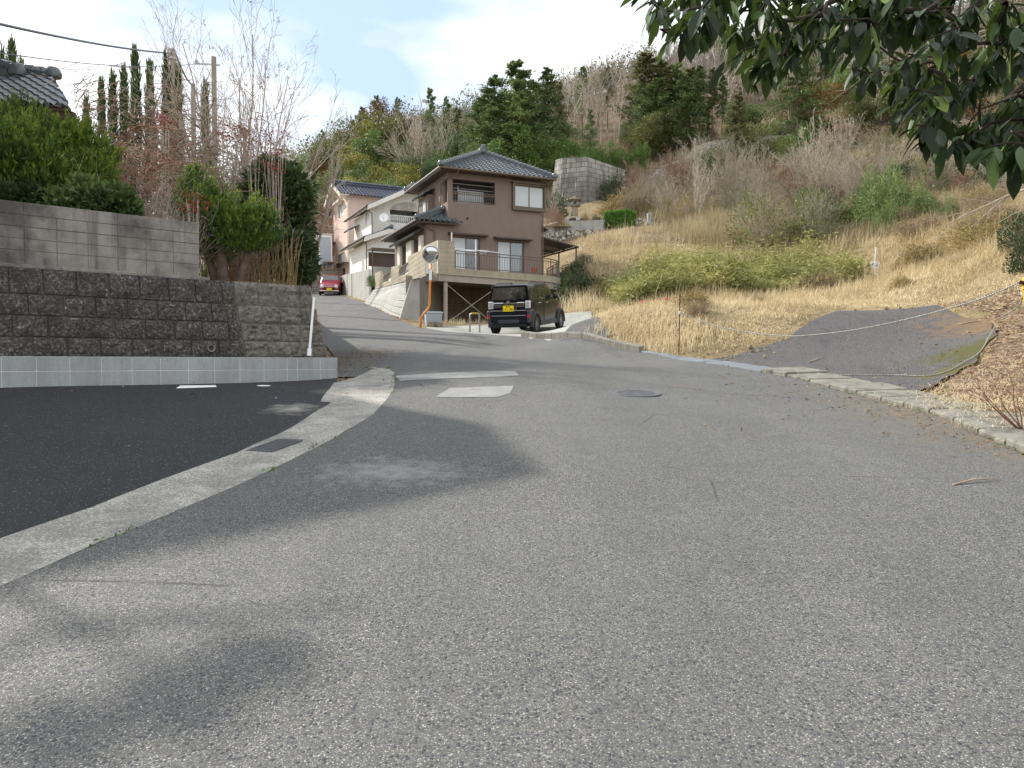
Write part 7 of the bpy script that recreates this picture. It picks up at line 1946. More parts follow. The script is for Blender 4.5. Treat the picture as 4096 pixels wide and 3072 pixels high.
# shrubs: round bushes of leaves on twigs
def bush(seed, H_=1.6, wx=.6, n=2600, sz=.12, fmat='dryleaf', tmat='strawtwig', name='dry_bush', twigs=60, cat='bush', needle=False):
    r = np.random.RandomState(seed); rng = random.Random(seed); S = []
    for i in range(twigs):
        a = rng.uniform(0, 6.28); k = rng.uniform(.1, 1.0); d = np.array([math.cos(a) * k * wx * 1.4, math.sin(a) * k * wx * 1.4, 1.0]); d /= np.linalg.norm(d)
        grow(rng, S, (rng.gauss(0, .1), rng.gauss(0, .1), 0), d, H_ * rng.uniform(.7, 1.05), .012, 0, [(4, .15, 4, .6, .5, .02, .3), (3, .2, 0, 0, 0, 0, 0)])
    q = unit(r.randn(n, 3)); q[:, 2] = np.abs(q[:, 2]); rad = (.45 + .55 * r.rand(n) ** .5) * (1 + .25 * np.sin(q[:, 0] * 5 + seed) * np.cos(q[:, 1] * 4)); C = q * rad[:, None] * np.array([H_ * wx, H_ * wx, H_ * .92]) + np.array([0, 0, .05])
    lo = np.repeat(r.rand(n // 20 + 1), 20)[:n]
    fol = leaf_quads(C, q + r.randn(n, 3) * .8, q + r.randn(n, 3) * .6 + np.array([0, 0, .5]), sz * r.uniform(.6, 1.5, n), sz * (.16 if needle else .4) * r.uniform(.7, 1.3, n), np.clip(lo * .4 + r.rand(n) * .6, 0, 1))
    t = thing(name, None, cat); v, f, tn = segs_mesh(S, 3); link_mesh('twigs', np_mesh('twigs', v, f, tn), M[tmat], t); link_mesh('foliage', np_mesh('foliage', *fol), M[fmat], t); return t
for s in (51, 52, 53): reg('drybush', bush(s), 1.6)
for s in (54, 55): reg('twigbush', bush(s, fmat='dryleaf', tmat='browntwig', n=900, twigs=150, name='twiggy_bush'), 1.6)
for s in (62, 63): reg('olivebush', bush(s, H_=2.6, fmat='olive', tmat='saptwig', n=1500, sz=.16, twigs=110, name='olive_bush'), 2.6)
for s in (56, 57): reg('greenbush', bush(s, fmat='green', tmat='bark', n=2600, name='green_bush'), 1.6)
for s in (58, 59): reg('pinebush', bush(s, H_=3.0, fmat='pine', tmat='bark', n=5200, sz=.32, wx=.6, name='pine_bush', needle=True, twigs=40), 3.0)
for s in (60, 61): reg('darkbush', bush(s, fmat='camellia', tmat='bark', n=2800, name='dark_bush'), 1.6)
bs = [('olivebush', 2440, 1085, 36), ('olivebush', 2520, 1075, 36), ('olivebush', 2600, 1065, 35), ('drybush', 2480, 1130, 33, 1.3), ('olivebush', 2570, 1115, 33), ('drybush', 2400, 1140, 32, 1.2), ('twigbush', 2660, 1120, 31.5, 1.3), ('darkbush', 2300, 1030, 38), ('darkbush', 2345, 1075, 36, 1.2), ('darkbush', 2290, 1130, 34, 1.2), ('drybush', 2400, 1120, 33), ('twigbush', 2800, 860, 58), ('drybush', 2700, 850, 60), ('drybush', 2890, 870, 56), ('twigbush', 2950, 900, 54), ('drybush', 3020, 880, 54), ('twigbush', 2850, 920, 52), ('drybush', 2500, 760, 67), ('drybush', 2560, 740, 68), ('drybush', 2440, 790, 68), ('twigbush', 3120, 900, 52), ('drybush', 3200, 900, 50), ('twigbush', 3300, 940, 47), ('drybush', 3380, 930, 46), ('twigbush', 3480, 940, 44), ('drybush', 3550, 950, 42), ('twigbush', 3640, 930, 40), ('drybush', 3720, 900, 38), ('twigbush', 3400, 1010, 40), ('drybush', 3250, 980, 45),
      ('greenbush', 2720, 900, 54), ('drybush', 2625, 870, 64, .7), ('twigbush', 3000, 820, 60), ('twigbush', 3150, 830, 58), ('drybush', 2650, 780, 70), ('drybush', 2740, 790, 68), ('twigbush', 3860, 860, 36), ('drybush', 3950, 850, 32), ('twigbush', 4050, 820, 30), ('darkbush', 2455, 690, 73, .7), ('darkbush', 2450, 760, 71.5, .7), ('darkbush', 2385, 855, 66, .9), ('drybush', 2340, 850, 65, .6), ('drybush', 2250, 860, 63, .7), ('darkbush', 2215, 760, 66, .7), ('greenbush', 2345, 920, 58, .5),
      ('greenbush', 2860, 590, 80), ('greenbush', 2600, 800, 74), ('darkbush', 2680, 880, 56, .8), ('twigbush', 2330, 1000, 44), ('darkbush', 2300, 1040, 40), ('drybush', 2400, 960, 50), ('greenbush', 2290, 1090, 37), ('darkbush', 2345, 1010, 42), ('drybush', 2380, 1080, 40), ('darkbush', 4080, 820, 20, .8), ('darkbush', 4110, 900, 18, .7),
      ('greenbush', 3200, 500, 84), ('greenbush', 3100, 480, 92), ('greenbush', 3700, 420, 86), ('greenbush', 3560, 400, 96)]
for i in range(26):
    Y_ = rnd.uniform(44, 88); px = rnd.uniform(2640 if Y_ > 60 else 2900, 4100); q_ = P(px, 900, Y_); z_ = h(q_.x, Y_) + rnd.uniform(1.6, 3.4); bs.append(('olivebush', px, 1450 - (z_ - EYE) / Y_ * FPX, Y_, rnd.uniform(.8, 1.2)))
for i in range(46):
    Y_ = rnd.uniform(42, 92); px = rnd.uniform(2560 if Y_ > 60 else 2850, 4150); q_ = P(px, 900, Y_); z_ = h(q_.x, Y_) + rnd.uniform(.8, 2.2); bs.append((rnd.choice(['drybush', 'twigbush', 'twigbush', 'greenbush', 'drybush', 'darkbush']), px, 1450 - (z_ - EYE) / Y_ * FPX, Y_, rnd.uniform(.8, 1.3)))
for i in range(44):
    Y_ = rnd.uniform(27, 47); px = rnd.uniform(3180, 4150); q_ = P(px, 900, Y_); z_ = h(q_.x, Y_) + rnd.uniform(.6, 1.5)
    if not inside(SASA, q_.x, Y_) and not (3380 < px < 3620 and Y_ < 35.5): bs.append((rnd.choice(['twigbush', 'drybush', 'twigbush', 'olivebush', 'drybush']), px, 1450 - (z_ - EYE) / Y_ * FPX, Y_, rnd.uniform(1.0, 1.8)))
for i in range(34):
    while True:
        Y_ = rnd.uniform(18.5, 46); x_ = rnd.uniform(.1, .62) * Y_
        if not 3420 < 2048 + x_ / Y_ * FPX < 3580 and not 2560 < 2048 + x_ / Y_ * FPX < 2760 and inside(FIELD, x_, Y_) and not inside(SASA, x_, Y_) and not any(bool(inside(bd, x_, Y_)) for bd in PAVED): break
    z_ = h(x_, Y_) + rnd.uniform(.25, .75); bs.append((rnd.choice(['drybush', 'drybush', 'twigbush']), 2048 + x_ / Y_ * FPX, 1450 - (z_ - EYE) / Y_ * FPX, Y_, rnd.uniform(1.0, 1.7)))
scrub(bs, 'bushes on the right slope', {'drybush': 'straw coloured dry bush', 'twigbush': 'brown twiggy bush', 'greenbush': 'small green bush', 'darkbush': 'dark evergreen bush', 'olivebush': 'olive leaved tall bush'}, 'on the right slope')
scrub([('pinebush', 3480, 690, 46, .7), ('pinebush', 3570, 670, 44, .7), ('pinebush', 3690, 740, 42, .7), ('pinebush', 3800, 790, 38, .7), ('pinebush', 3560, 810, 42, .8)], 'pale green pine bushes', {'pinebush': 'feathery green pine bush'}, 'below the overhanging leaves')
# clipped hedge block by the grave
r = np.random.RandomState(61); hq = P(2470, 918, 61.3); parts = []
L_, D_, Hh = 2.25, 1.5, 2.0
n = 9000; f = r.rand(n, 3) - .5; ax = r.choice(3, n, p=[.35, .3, .35]); sg_ = r.choice([-1, 1], n); f[np.arange(n), ax] = .5 * sg_; C = f * np.array([L_, D_, Hh]) * (1 + r.randn(n, 1) * .012) + np.array([0, 0, Hh / 2 + .05]); nn_ = np.zeros((n, 3)); nn_[np.arange(n), ax] = sg_
v, fc, tn = leaf_quads(C, nn_ * .5 + r.randn(n, 3) * .7, nn_ + r.randn(n, 3) * .5, r.uniform(.07, .15, n), r.uniform(.04, .08, n), r.rand(n))
hd = thing('clipped_hedge', 'bright green hedge clipped into a block beside the gravestone', 'hedge', (hq.x + .3, hq.y + .8, hq.z - .5), R(-28)); link_mesh('foliage', np_mesh('foliage', v, fc, tn), M['hedge'], hd)
mb = MB(); mb.box((-L_ / 2 + .06, -D_ / 2 + .06, .1), (L_ / 2 - .06, D_ / 2 - .06, Hh - .06)); mb.build('inner_branches', M['hedge'], hd); mb = MB()
for x in (-.8, 0, .8): mb.tube([(x, 0, -.4), (x, 0, .4)], .05, 6)
mb.build('stems', M['bark'], hd)

# ------------------------------------------------------------------ dry grass, dwarf bamboo, litter
def blades(x, y, z, ln, wd, lean, az, tone, r):
    n = len(x); b = np.column_stack([x, y, z]); d = np.column_stack([np.cos(az), np.sin(az), np.zeros(n)]); s = np.column_stack([-np.sin(az), np.cos(az), np.zeros(n)])
    up = np.array([0, 0, 1.]); m = b + up * (ln * .62 * np.cos(lean * .6))[:, None] + d * (ln * .55 * np.sin(lean * .6))[:, None]; tp = m + up * (ln * .45 * np.cos(lean * 1.5))[:, None] + d * (ln * .45 * np.sin(lean * 1.5))[:, None]
    w = (wd * .5)[:, None]
    v = np.stack([b - s * w, b + s * w, m - s * w * .8, m + s * w * .8, tp - s * w * .12, tp + s * w * .12], 1).reshape(-1, 3)
    k = (np.arange(n) * 6)[:, None]; f = np.concatenate([np.concatenate([k, k + 1, k + 3, k + 2], 1), np.concatenate([k + 2, k + 3, k + 5, k + 4], 1)]); return v, f, np.repeat(tone, 6)
def scatter(n, ylo, yhi, poly, r, xr=(-2, 60)):
    X, Y = [], []
    k = 0
    while k < n:
        m = n * 2; y = 1 / r.uniform(1 / yhi, 1 / ylo, m); x = y * r.uniform(-.05, .8, m); ok = inside(poly, x, y); X.append(x[ok]); Y.append(y[ok]); k += ok.sum()
    return np.concatenate(X)[:n], np.concatenate(Y)[:n]
def undergrowth():
    r = np.random.RandomState(35); n = 5200; x, y = scatter(n, 40, 112, HILL, r); m = 22; X = np.repeat(x, m); Y = np.repeat(y, m); s = np.sqrt(Y / 45); X = X + r.randn(n * m) * .4 * s; Y = Y + r.randn(n * m) * .4 * s
    pz = np.repeat([1.3 * mnoise.noise((a * .3, b * .16, 9)) + .5 * mnoise.noise((a * .9, b * .5, 3)) for a, b in zip(x, y)], m); n = n * m
    return blades(X, Y, H(X, Y) - .1, np.clip(r.uniform(.25, 1.1, n) + pz * .6, .15, 2) * s, .03 * s ** 1.2 * r.uniform(.4, 1.3, n), np.clip(r.normal(.35, .35, n), 0, 1.2), r.uniform(0, 6.28, n), np.clip(.5 + pz * .7 + r.randn(n) * .2, 0, 1), r)
HILL = [(10.5, 48), (14, 45), (22, 40), (30, 33), (34, 26), (70, 50), (80, 112), (-45, 112), (-20, 92), (-6, 78), (3, 76), (9, 66), (12, 62)]
def grass():
    r = np.random.RandomState(31); nt = 8200; x, y = scatter(nt, 14, 96, FIELD, r); k = ~inside(SASA, x, y) | (r.rand(nt) < .15); x, y = x[k], y[k]; nt = len(x)
    nb = 15; X = np.repeat(x, nb); Y = np.repeat(y, nb); s = np.sqrt(np.maximum(Y, 14) / 20.0); X = X + r.randn(len(X)) * .16 * s; Y = Y + r.randn(len(Y)) * .16 * s
    ok = np.ones(len(X), bool)
    for bd in PAVED: ok &= ~inside(bd, X, Y)
    ok &= ~inside([(9.2, 56), (14.5, 56), (15, 66), (3, 70), (3, 59)], X, Y)
    X, Y, s = X[ok], Y[ok], s[ok]
    pt = np.array([mnoise.noise((a * .23, b * .23, 7)) for a, b in zip(X, Y)]); pz = np.array([mnoise.noise((a * .6, b * .6, 2)) for a, b in zip(X, Y)])
    Z = H(X, Y) - .05; n = len(X); fr = np.clip((Y - 19) / 6, 0, 1); ln = (r.uniform(.22, .62, n) + np.clip(pt, 0, 1) * .55) * (.45 + .55 * fr) * np.where(r.rand(n) < .03, 1.7, 1) * s ** .6
    lean = np.clip(r.normal(.85, .4, n) - pt * .4 + .75 * (1 - fr), .05, 2.1); az = r.uniform(0, 6.28, n) + np.where(r.rand(n) < .5, 0, 0); az = np.where(r.rand(n) < .45, -1.9 + pz * 3 + r.randn(n) * .5, az)
    return blades(X, Y, Z, ln, .011 * s ** 1.3 * r.uniform(.6, 1.3, n), lean, az, np.clip(.5 + pz * .6 + r.randn(n) * .18, 0, 1), r)
M['straw'] = leafmat('dry_straw_grass', c3('98896a'), c3('cdbb95'), c3('eee0bf'), .8, .25, .05)
M['under'] = leafmat('scrub_twigs', c3('645c48'), c3('938669'), c3('b9ab87'), .85, .15, .05)
v, f, tn = undergrowth(); tag(link_mesh('undergrowth', np_mesh('undergrowth', v, f, tn), M['under']), 'grey-brown winter undergrowth covering the hillside', 'undergrowth', kind='stuff')
v, f, tn = grass(); tag(link_mesh('dry_grass', np_mesh('dry_grass', v, f, tn), M['straw']), 'tall dry straw grass covering the sloping field', 'grass', kind='stuff')
def sasa():
    r = np.random.RandomState(33); n = 2600; x, y = scatter(n, 26, 41, SASA, r); z = H(x, y); hh = (.75 + 1.5 * np.clip(np.array([mnoise.noise((a * .35, b * .35, 1)) + .6 * mnoise.noise((a * .9, b * .9, 4)) for a, b in zip(x, y)]) + .25 + .05 * (x - 9), 0, 1)) * (1 + .15 * r.randn(n)); m = 36
    C = np.repeat(np.column_stack([x, y, z]), m, 0); q = r.rand(n * m) ** .7; C[:, 2] += np.repeat(hh, m) * q; C[:, :2] += r.randn(n * m, 2) * .22; N_ = n * m
    D = r.randn(N_, 3) * np.array([1, 1, .45]) + np.array([0, 0, -.1]); to = np.clip(.6 * q + r.rand(N_) * .35 + np.repeat(r.rand(n), m) * .35 - .2, 0, 1)
    return leaf_quads(C, D, np.array([0, 0, 1.]) + r.randn(N_, 3) * .5, r.uniform(.14, .34, N_), r.uniform(.03, .065, N_), to)
v, f, tn = sasa(); tag(link_mesh('dwarf_bamboo', np_mesh('dwarf_bamboo', v, f, tn), M['sasa']), 'yellow-green dwarf bamboo thicket in the middle of the field', 'bamboo grass', kind='stuff')
def verge():
    """stalks along the foot of the thicket, weeds under the deck, straw mats by the gutter, tufts in the joints"""
    r = np.random.RandomState(37); X, Y, ln, le, wd = [], [], [], [], []
    def add(x, y, l, a, w): X.append(x); Y.append(y); ln.append(l); le.append(a); wd.append(w)
    for p0, p1, n, sp, l in (((4.0, 26.5), (14.5, 28.8), 2600, .5, .55), ((-3.3, 31.6), (1.8, 32.6), 900, .5, .3), ((2.6, 29), (3.4, 34), 900, .6, .9), ((3.6, 17), (4.1, 19.2), 900, .45, .25), ((2.2, 19.8), (4.6, 17.0), 900, .4, .22)):
        t = r.rand(n); x = p0[0] + (p1[0] - p0[0]) * t + r.randn(n) * sp; y = p0[1] + (p1[1] - p0[1]) * t + r.randn(n) * sp; add(x, y, r.uniform(.3, 1.2, n) * l, np.clip(r.normal(.5, .3, n), .05, 1.3), np.full(n, .014))
    for px, py, n, rad in ((3700, 1640, 700, .55), (3820, 1610, 700, .6), (3900, 1560, 500, .5), (3960, 1700, 500, .5), (3600, 1555, 120, .1), (3150, 1505, 90, .08), (3480, 1590, 90, .2), (4040, 1620, 500, .5), (4080, 1480, 600, .8)):
        q = GP(px, py); x = q.x + r.randn(n) * rad * .6; y = q.y + r.randn(n) * rad * .6; add(x, y, r.uniform(.08, .26, n), np.clip(r.normal(1.7, .3, n), .6, 2.1), np.full(n, .005))
    X, Y, ln, le, wd = map(np.concatenate, (X, Y, ln, le, wd)); n = len(X); ok = np.ones(n, bool)
    for bd in PAVED[:4]: ok &= ~inside(bd, X, Y)
    X, Y, ln, le, wd = X[ok], Y[ok], ln[ok], le[ok], wd[ok]; n = len(X)
    return blades(X, Y, H(X, Y) - .02, ln, wd, le, r.uniform(0, 6.28, n), r.uniform(.2, 1, n), r)
v, f, tn = verge(); tag(link_mesh('verge_grass', np_mesh('verge_grass', v, f, tn), M['straw']), 'straggling dry weeds along the gutter and the foot of the thicket', 'grass', kind='stuff')
M['weed'] = leafmat('small_green_weeds', c3('3b5220'), c3('5f7a2e'), c3('86a044'), .6, .3, 2)
def weeds():
    r = np.random.RandomState(39); parts = []
    lines = [(EL, -2.6, 14, 200, .03), ([(p.x, p.y) for p in path], 4, 16, 160, .05)]
    for ln_, a, b, n, sp in lines:
        pts_ = [q for q in ln_ if 3.4 < q[1] < 14.5]
        for i in range(n // 10):
            q = pts_[r.randint(len(pts_))]; m = 9; c = np.array([q[0], q[1], 0]) + np.column_stack([r.randn(m) * .03, r.randn(m) * .05, np.zeros(m)]); c[:, 2] = H(c[:, 0], c[:, 1]) + .004
            parts.append(leaf_quads(c, np.column_stack([r.randn(m), r.randn(m), r.uniform(.2, 1, m)]), r.randn(m, 3) + np.array([0, 0, 1.]), r.uniform(.015, .05, m), r.uniform(.008, .02, m), r.rand(m)))
    return join(parts)
v, f, tn = weeds(); tag(link_mesh('weeds', np_mesh('weeds', v, f, tn), M['weed']), 'tiny green weeds growing in the joints beside the road', 'weeds', kind='stuff')
M['deadleaf'] = leafmat('fallen_leaves', c3('4a3521'), c3('86643e'), c3('bb9668'), .8, .15, 3)
def litter():
    r = np.random.RandomState(41); X, Y, L_ = [], [], []
    def blobs(cx, cy, sx, sy, n, l=.06): X.append(cx + r.randn(n) * sx); Y.append(cy + r.randn(n) * sy); L_.append(np.full(n, l))
    blobs(8.6, 10.6, 2.2, 1.6, 5200); blobs(6.6, 8.2, 1.0, 1.4, 2600, .05); blobs(10.2, 14.5, 1.4, 1.8, 2600, .07); blobs(-3.3, 15.2, .5, 1.4, 700, .05); blobs(7.6, 12.3, 1.0, .8, 500, .05)
    blobs(5.1, 11.2, .25, 2.0, 500, .04); blobs(4.75, 7.2, .25, 1.3, 500, .035); blobs(-5, 10.5, 2.0, .7, 60, .05); blobs(-6, 8, 2.5, 1.5, 30, .05); blobs(2, 6, 3, 3, 45, .03); blobs(5.5, 16.2, 1.0, .5, 400, .05)
    X, Y, l = map(np.concatenate, (X, Y, L_)); n = len(X)
    ok = ~((np.hypot(X, Y) < 2.2)); ok &= ~(inside(DRV, X, Y) & (r.rand(len(X)) < .85)); X, Y, l = X[ok], Y[ok], l[ok]; n = len(X)
    C = np.column_stack([X, Y, H(X, Y) + .012 + .03 * r.rand(n) * (X > 5.2)]); D = np.column_stack([r.randn(n), r.randn(n), r.randn(n) * .25])
    return leaf_quads(C, D, np.array([0, 0, 1.]) + r.randn(n, 3) * .35, l * r.uniform(.5, 1.4, n), l * .45 * r.uniform(.5, 1.2, n), r.rand(n))
v, f, tn = litter(); tag(link_mesh('fallen_leaves', np_mesh('fallen_leaves', v, f, tn), M['deadleaf']), 'brown fallen leaves scattered over the right bank and the paving', 'leaf litter', kind='stuff')
# pebbles along the driveway edge, sticks
r = random.Random(6); mb = MB()
for px, py in [(2830, 1425), (2890, 1438), (2930, 1440), (3010, 1410), (3065, 1392), (3090, 1380), (3130, 1365), (3260, 1290), (3420, 1248), (3530, 1232), (3545, 1240), (3600, 1236), (2720, 1420), (3290, 1495), (3795, 1408), (3862, 1372)] + [(r.uniform(2780, 3130), r.uniform(1380, 1450)) for _ in range(20)]:
    q = GP(px, py); s = r.uniform(.02, .055); boulder(mb, q.x, q.y, q.z - .01, q.z + s, s, s * .8, .8, 7, 2)
tag(mb.build('pebbles', M['oldstone'], smooth=True), 'pale pebbles strewn along the upper edge of the driveway', 'pebbles', kind='stuff')
def stick(px0, py0, px1, py1, rr_, label):
    a, b = GP(px0, py0), GP(px1, py1); m = a.lerp(b, .5) + Vector((.02, .03, .03)); mb = MB(); mb.tube([a + Vector((0, 0, rr_)), m, b + Vector((0, 0, rr_ + .01))], [rr_, rr_ * .9, rr_ * .5], 6); tag(mb.build('stick', M['browntwig'], smooth='all'), label, 'stick')
stick(3810, 1950, 3990, 1928, .008, 'brown stick lying on the asphalt near the right edge')
stick(3235, 1452, 3290, 1437, .012, 'short dark stick lying low on the driveway'); stick(3830, 1303, 3935, 1290, .012, 'long pale stick lying high on the driveway')
# ------------------------------------------------------------------ the garden above the left walls
def tufts(name, label, lobes, n, sz, fmat, loc, stems=(), tmat='bark', cat='tree', upward=.9, seed=1, wd=.45, group=None, part='foliage', tpart='trunk', flame=False):
    """foliage carried on flame-like lobes: (x, y, z, rx, rz) around loc"""
    r = np.random.RandomState(seed); C, D, N, T, Ln = [], [], [], [], []
    tot = sum(l[3] ** 2 for l in lobes)
    for (x, y, z, rx, rz) in lobes:
        m = int(n * rx ** 2 / tot)
        if flame:
            ns = max(6, int(m / 45)); qs = unit(r.randn(ns, 3)); o_ = np.array([x, y, z]) + qs * np.array([rx, rx, rz]) * r.uniform(.55, 1.02, (ns, 1)); dv = unit(qs * .45 + np.array([0, 0, 1.0]) + r.randn(ns, 3) * .22); L_ = r.uniform(.2, .46, ns) * min(1, rx / .4 + .3)
            k = np.repeat(np.arange(ns), 70); t_ = r.rand(len(k)); rr = .05 * (1 - t_) ** .8 + .008; off = r.randn(len(k), 3); off /= np.linalg.norm(off, axis=1)[:, None]
            C.append(o_[k] + dv[k] * (L_[k] * t_)[:, None] + off * rr[:, None]); D.append(dv[k] + off * .55); N.append(off + r.randn(len(k), 3) * .4); T.append(np.clip(t_ * .75 + r.rand(len(k)) * .25 + r.rand(ns)[k] * .25 - .12, 0, 1)); Ln.append(sz * .6 * r.uniform(.5, 1.2, len(k)))
            m = m // 4
        q = unit(r.randn(m, 3)); rad = 1 - .45 * r.rand(m) ** 2.0; sub = np.sin(q[:, 0] * 7 + x * 9) * np.cos(q[:, 1] * 7 + z * 5) * .12 + np.sin(q[:, 2] * 11 + x * 3) * .06
        C.append(np.array([x, y, z]) + q * (rad * (1 + sub))[:, None] * np.array([rx, rx, rz])); D.append(q * (1 - upward * .6) + np.array([0, 0, upward]) + r.randn(m, 3) * .32); N.append(q + r.randn(m, 3) * .5); T.append(np.clip(r.rand() * .3 + r.rand(m) * .7, 0, 1)); Ln.append(sz * r.uniform(.5, 1.4, m))
    C, D, N, T, Ln = map(np.concatenate, (C, D, N, T, Ln))
    t = thing(name, label, cat, loc, 0, group); v, f, tn = leaf_quads(C, D, N, Ln, Ln * wd, T); link_mesh(part, np_mesh(part, v, f, tn), M[fmat], t)
    if stems: v, f, tn = segs_mesh(list(stems), 6); link_mesh(tpart, np_mesh(tpart, v, f, tn), M[tmat], t)
    return t
def lob(base, Y0, items, k=FPX):
    """lobes given by where they show: (px, py, radius px, height px, dY) relative to base"""
    out = []
    for px, py, rx, rz, dy in items:
        p = P(px, py, Y0 + dy); s = (Y0 + dy) / k; out.append((p.x - base[0], p.y - base[1], p.z - base[2], rx * s, rz * s))
    return out
def trunkS(hh, r0, pts=((0, 0),)):
    return [(np.array([x, y, -.4]), np.array([x * 1.6, y * 1.6, hh]), r0, r0 * .5) for x, y in pts]
b_ = P(150, 850, 12.8); b0 = (b_.x, b_.y, gz(b_.x, b_.y))
tufts('juniper_tree', 'large bright green juniper rising over the stained wall at the far left', lob(b0, 12.8, [(-60, 618, 150, 150, 0), (60, 558, 110, 120, 0.2), (140, 618, 130, 150, 0), (20, 708, 150, 140, -0.3), (180, 738, 130, 120, -0.3), (-40, 498, 70, 60, 0.4), (90, 488, 60, 50, 0.3), (120, 678, 120, 120, -0.5), (60, 798, 150, 90, 0), (220, 658, 80, 90, 0.2), (30, 618, 130, 120, -0.7), (-110, 708, 140, 140, 0)]), 34000, .10, 'juniper', b0, trunkS(1.2, .1, ((0, 0), (.25, .1), (-.3, 0))), seed=2, flame=True, wd=.28)
b_ = P(360, 850, 13.2); b1 = (b_.x, b_.y, gz(b_.x, b_.y))
tufts('juniper_tree', 'second juniper, narrower and darker, just right of the large one', lob(b1, 13.2, [(320, 580, 70, 80, 0), (300, 680, 110, 110, 0), (370, 660, 80, 100, 0), (330, 760, 110, 90, -0.2), (385, 740, 70, 80, -0.2), (290, 530, 40, 50, 0), (440, 630, 30, 40, 0), (260, 780, 90, 70, 0)]), 17000, .10, 'juniper', b1, trunkS(1.2, .08, ((0, 0), (.2, 0))), seed=3, flame=True, wd=.28)
b_ = P(900, 1090, 14.2); b2 = (b_.x, b_.y, gz(b_.x, b_.y))
tufts('juniper_tree', 'bright green spreading juniper just past the end of the stained wall', lob(b2, 14.2, [(1000, 890, 85, 55, 0), (930, 900, 80, 70, 0), (1060, 910, 60, 50, .2), (960, 960, 90, 60, -.2), (1040, 970, 60, 50, 0), (860, 900, 70, 70, .2), (790, 780, 65, 80, .2), (800, 840, 80, 80, 0), (860, 820, 60, 60, .3), (790, 720, 35, 40, .2), (900, 1000, 60, 60, .2), (740, 850, 55, 60, .2), (840, 960, 60, 80, 0), (1070, 880, 30, 30, 0)]), 22000, .09, 'juniper', b2, [(np.array([.0, 0, -.3]), np.array([-.1, 0, 1.2]), .13, .07), (np.array([.1, .1, -.3]), np.array([.6, 0, 1.3]), .1, .05), (np.array([-.1, .1, -.3]), np.array([-.5, .1, 1.2]), .09, .05)], seed=4, flame=True, wd=.28)
b_ = P(1130, 1120, 17.5); b3 = (b_.x, b_.y, gz(b_.x, b_.y))
tufts('camellia_tree', 'dark evergreen tree behind the spreading juniper at the end of the garden', lob(b3, 17.5, [(1080, 720, 80, 70, 0), (1160, 760, 90, 80, 0), (1040, 790, 80, 80, .3), (1120, 850, 100, 90, 0), (1190, 850, 60, 80, 0), (1110, 930, 110, 80, 0), (1190, 930, 60, 60, 0), (1020, 900, 60, 80, .5), (1140, 690, 50, 40, .3), (1080, 660, 40, 30, .3), (1210, 780, 30, 40, 0)]), 9500, .14, 'camellia', b3, trunkS(2.6, .1, ((0, 0), (.3, .2), (-.4, .1))), seed=5, upward=.0, cat='tree')
b_ = P(1170, 1110, 16.2); b4 = (b_.x, b_.y, gz(b_.x, b_.y))
tufts('evergreen_bush', 'dark green bush hanging over the stone corner beside the road', lob(b4, 16.2, [(1180, 990, 70, 60, 0), (1220, 1040, 50, 60, 0), (1150, 1060, 70, 50, 0), (1200, 1090, 60, 40, -.2), (1110, 1010, 70, 70, .2), (1070, 1060, 60, 50, .3), (1235, 1000, 30, 40, 0), (1080, 960, 40, 60, .5)]), 7500, .10, 'camellia', b4, trunkS(.8, .05, ((0, 0), (.3, 0))), seed=6, upward=.1, cat='bush')
b_ = P(1000, 1090, 15.2); b5 = (b_.x, b_.y, gz(b_.x, b_.y))
t = thing('dry_reeds', 'brown dry stems standing between the juniper trunk and the dark bush', 'dry plants', b5); r = random.Random(12); S = []
for i in range(160):
    x, y = r.uniform(-.75, .9), r.uniform(-.3, .5); S.append((np.array([x, y, -.1]), np.array([x + r.gauss(0, .1), y + r.gauss(0, .1), r.uniform(.5, 1.2)]), .008, .004))
v, f, tn = segs_mesh(S, 3); link_mesh('stems', np_mesh('stems', v, f, tn), M['strawtwig'], t)
# low plants on the wall top
for i, (px, py, w, mat, lab) in enumerate(((120, 800, 60, 'camellia', 'leafy dark shrub on the wall top under the large juniper'), (240, 820, 80, 'nandina', 'pale green nandina on the wall top under the large juniper'), (330, 770, 50, 'nandina', 'pale nandina shoots on the wall top under the second juniper'), (400, 830, 80, 'camellia', 'dark leafy shrub on the wall top right of the pale nandina'), (470, 800, 60, 'nandina', 'green shrub on the wall top beside the grey twiggy thicket'), (30, 800, 60, 'camellia', 'dark leafy shrub on the wall top at the far left edge'))):
    b_ = P(px, 850, 11.9 + px / 800); bb = (b_.x, b_.y, gz(b_.x, b_.y) - .1)
    tufts('garden_shrub', lab, lob(bb, b_.y, [(px, py, w, 55, 0), (px - w * .6, py + 35, w * .7, 40, .1), (px + w * .6, py + 30, w * .7, 40, 0)]), 1500, .12, mat, bb, trunkS(.6, .02, ((0, 0), (.1, 0))), seed=20 + i, upward=.1, cat='shrub', group='shrubs on the wall top')
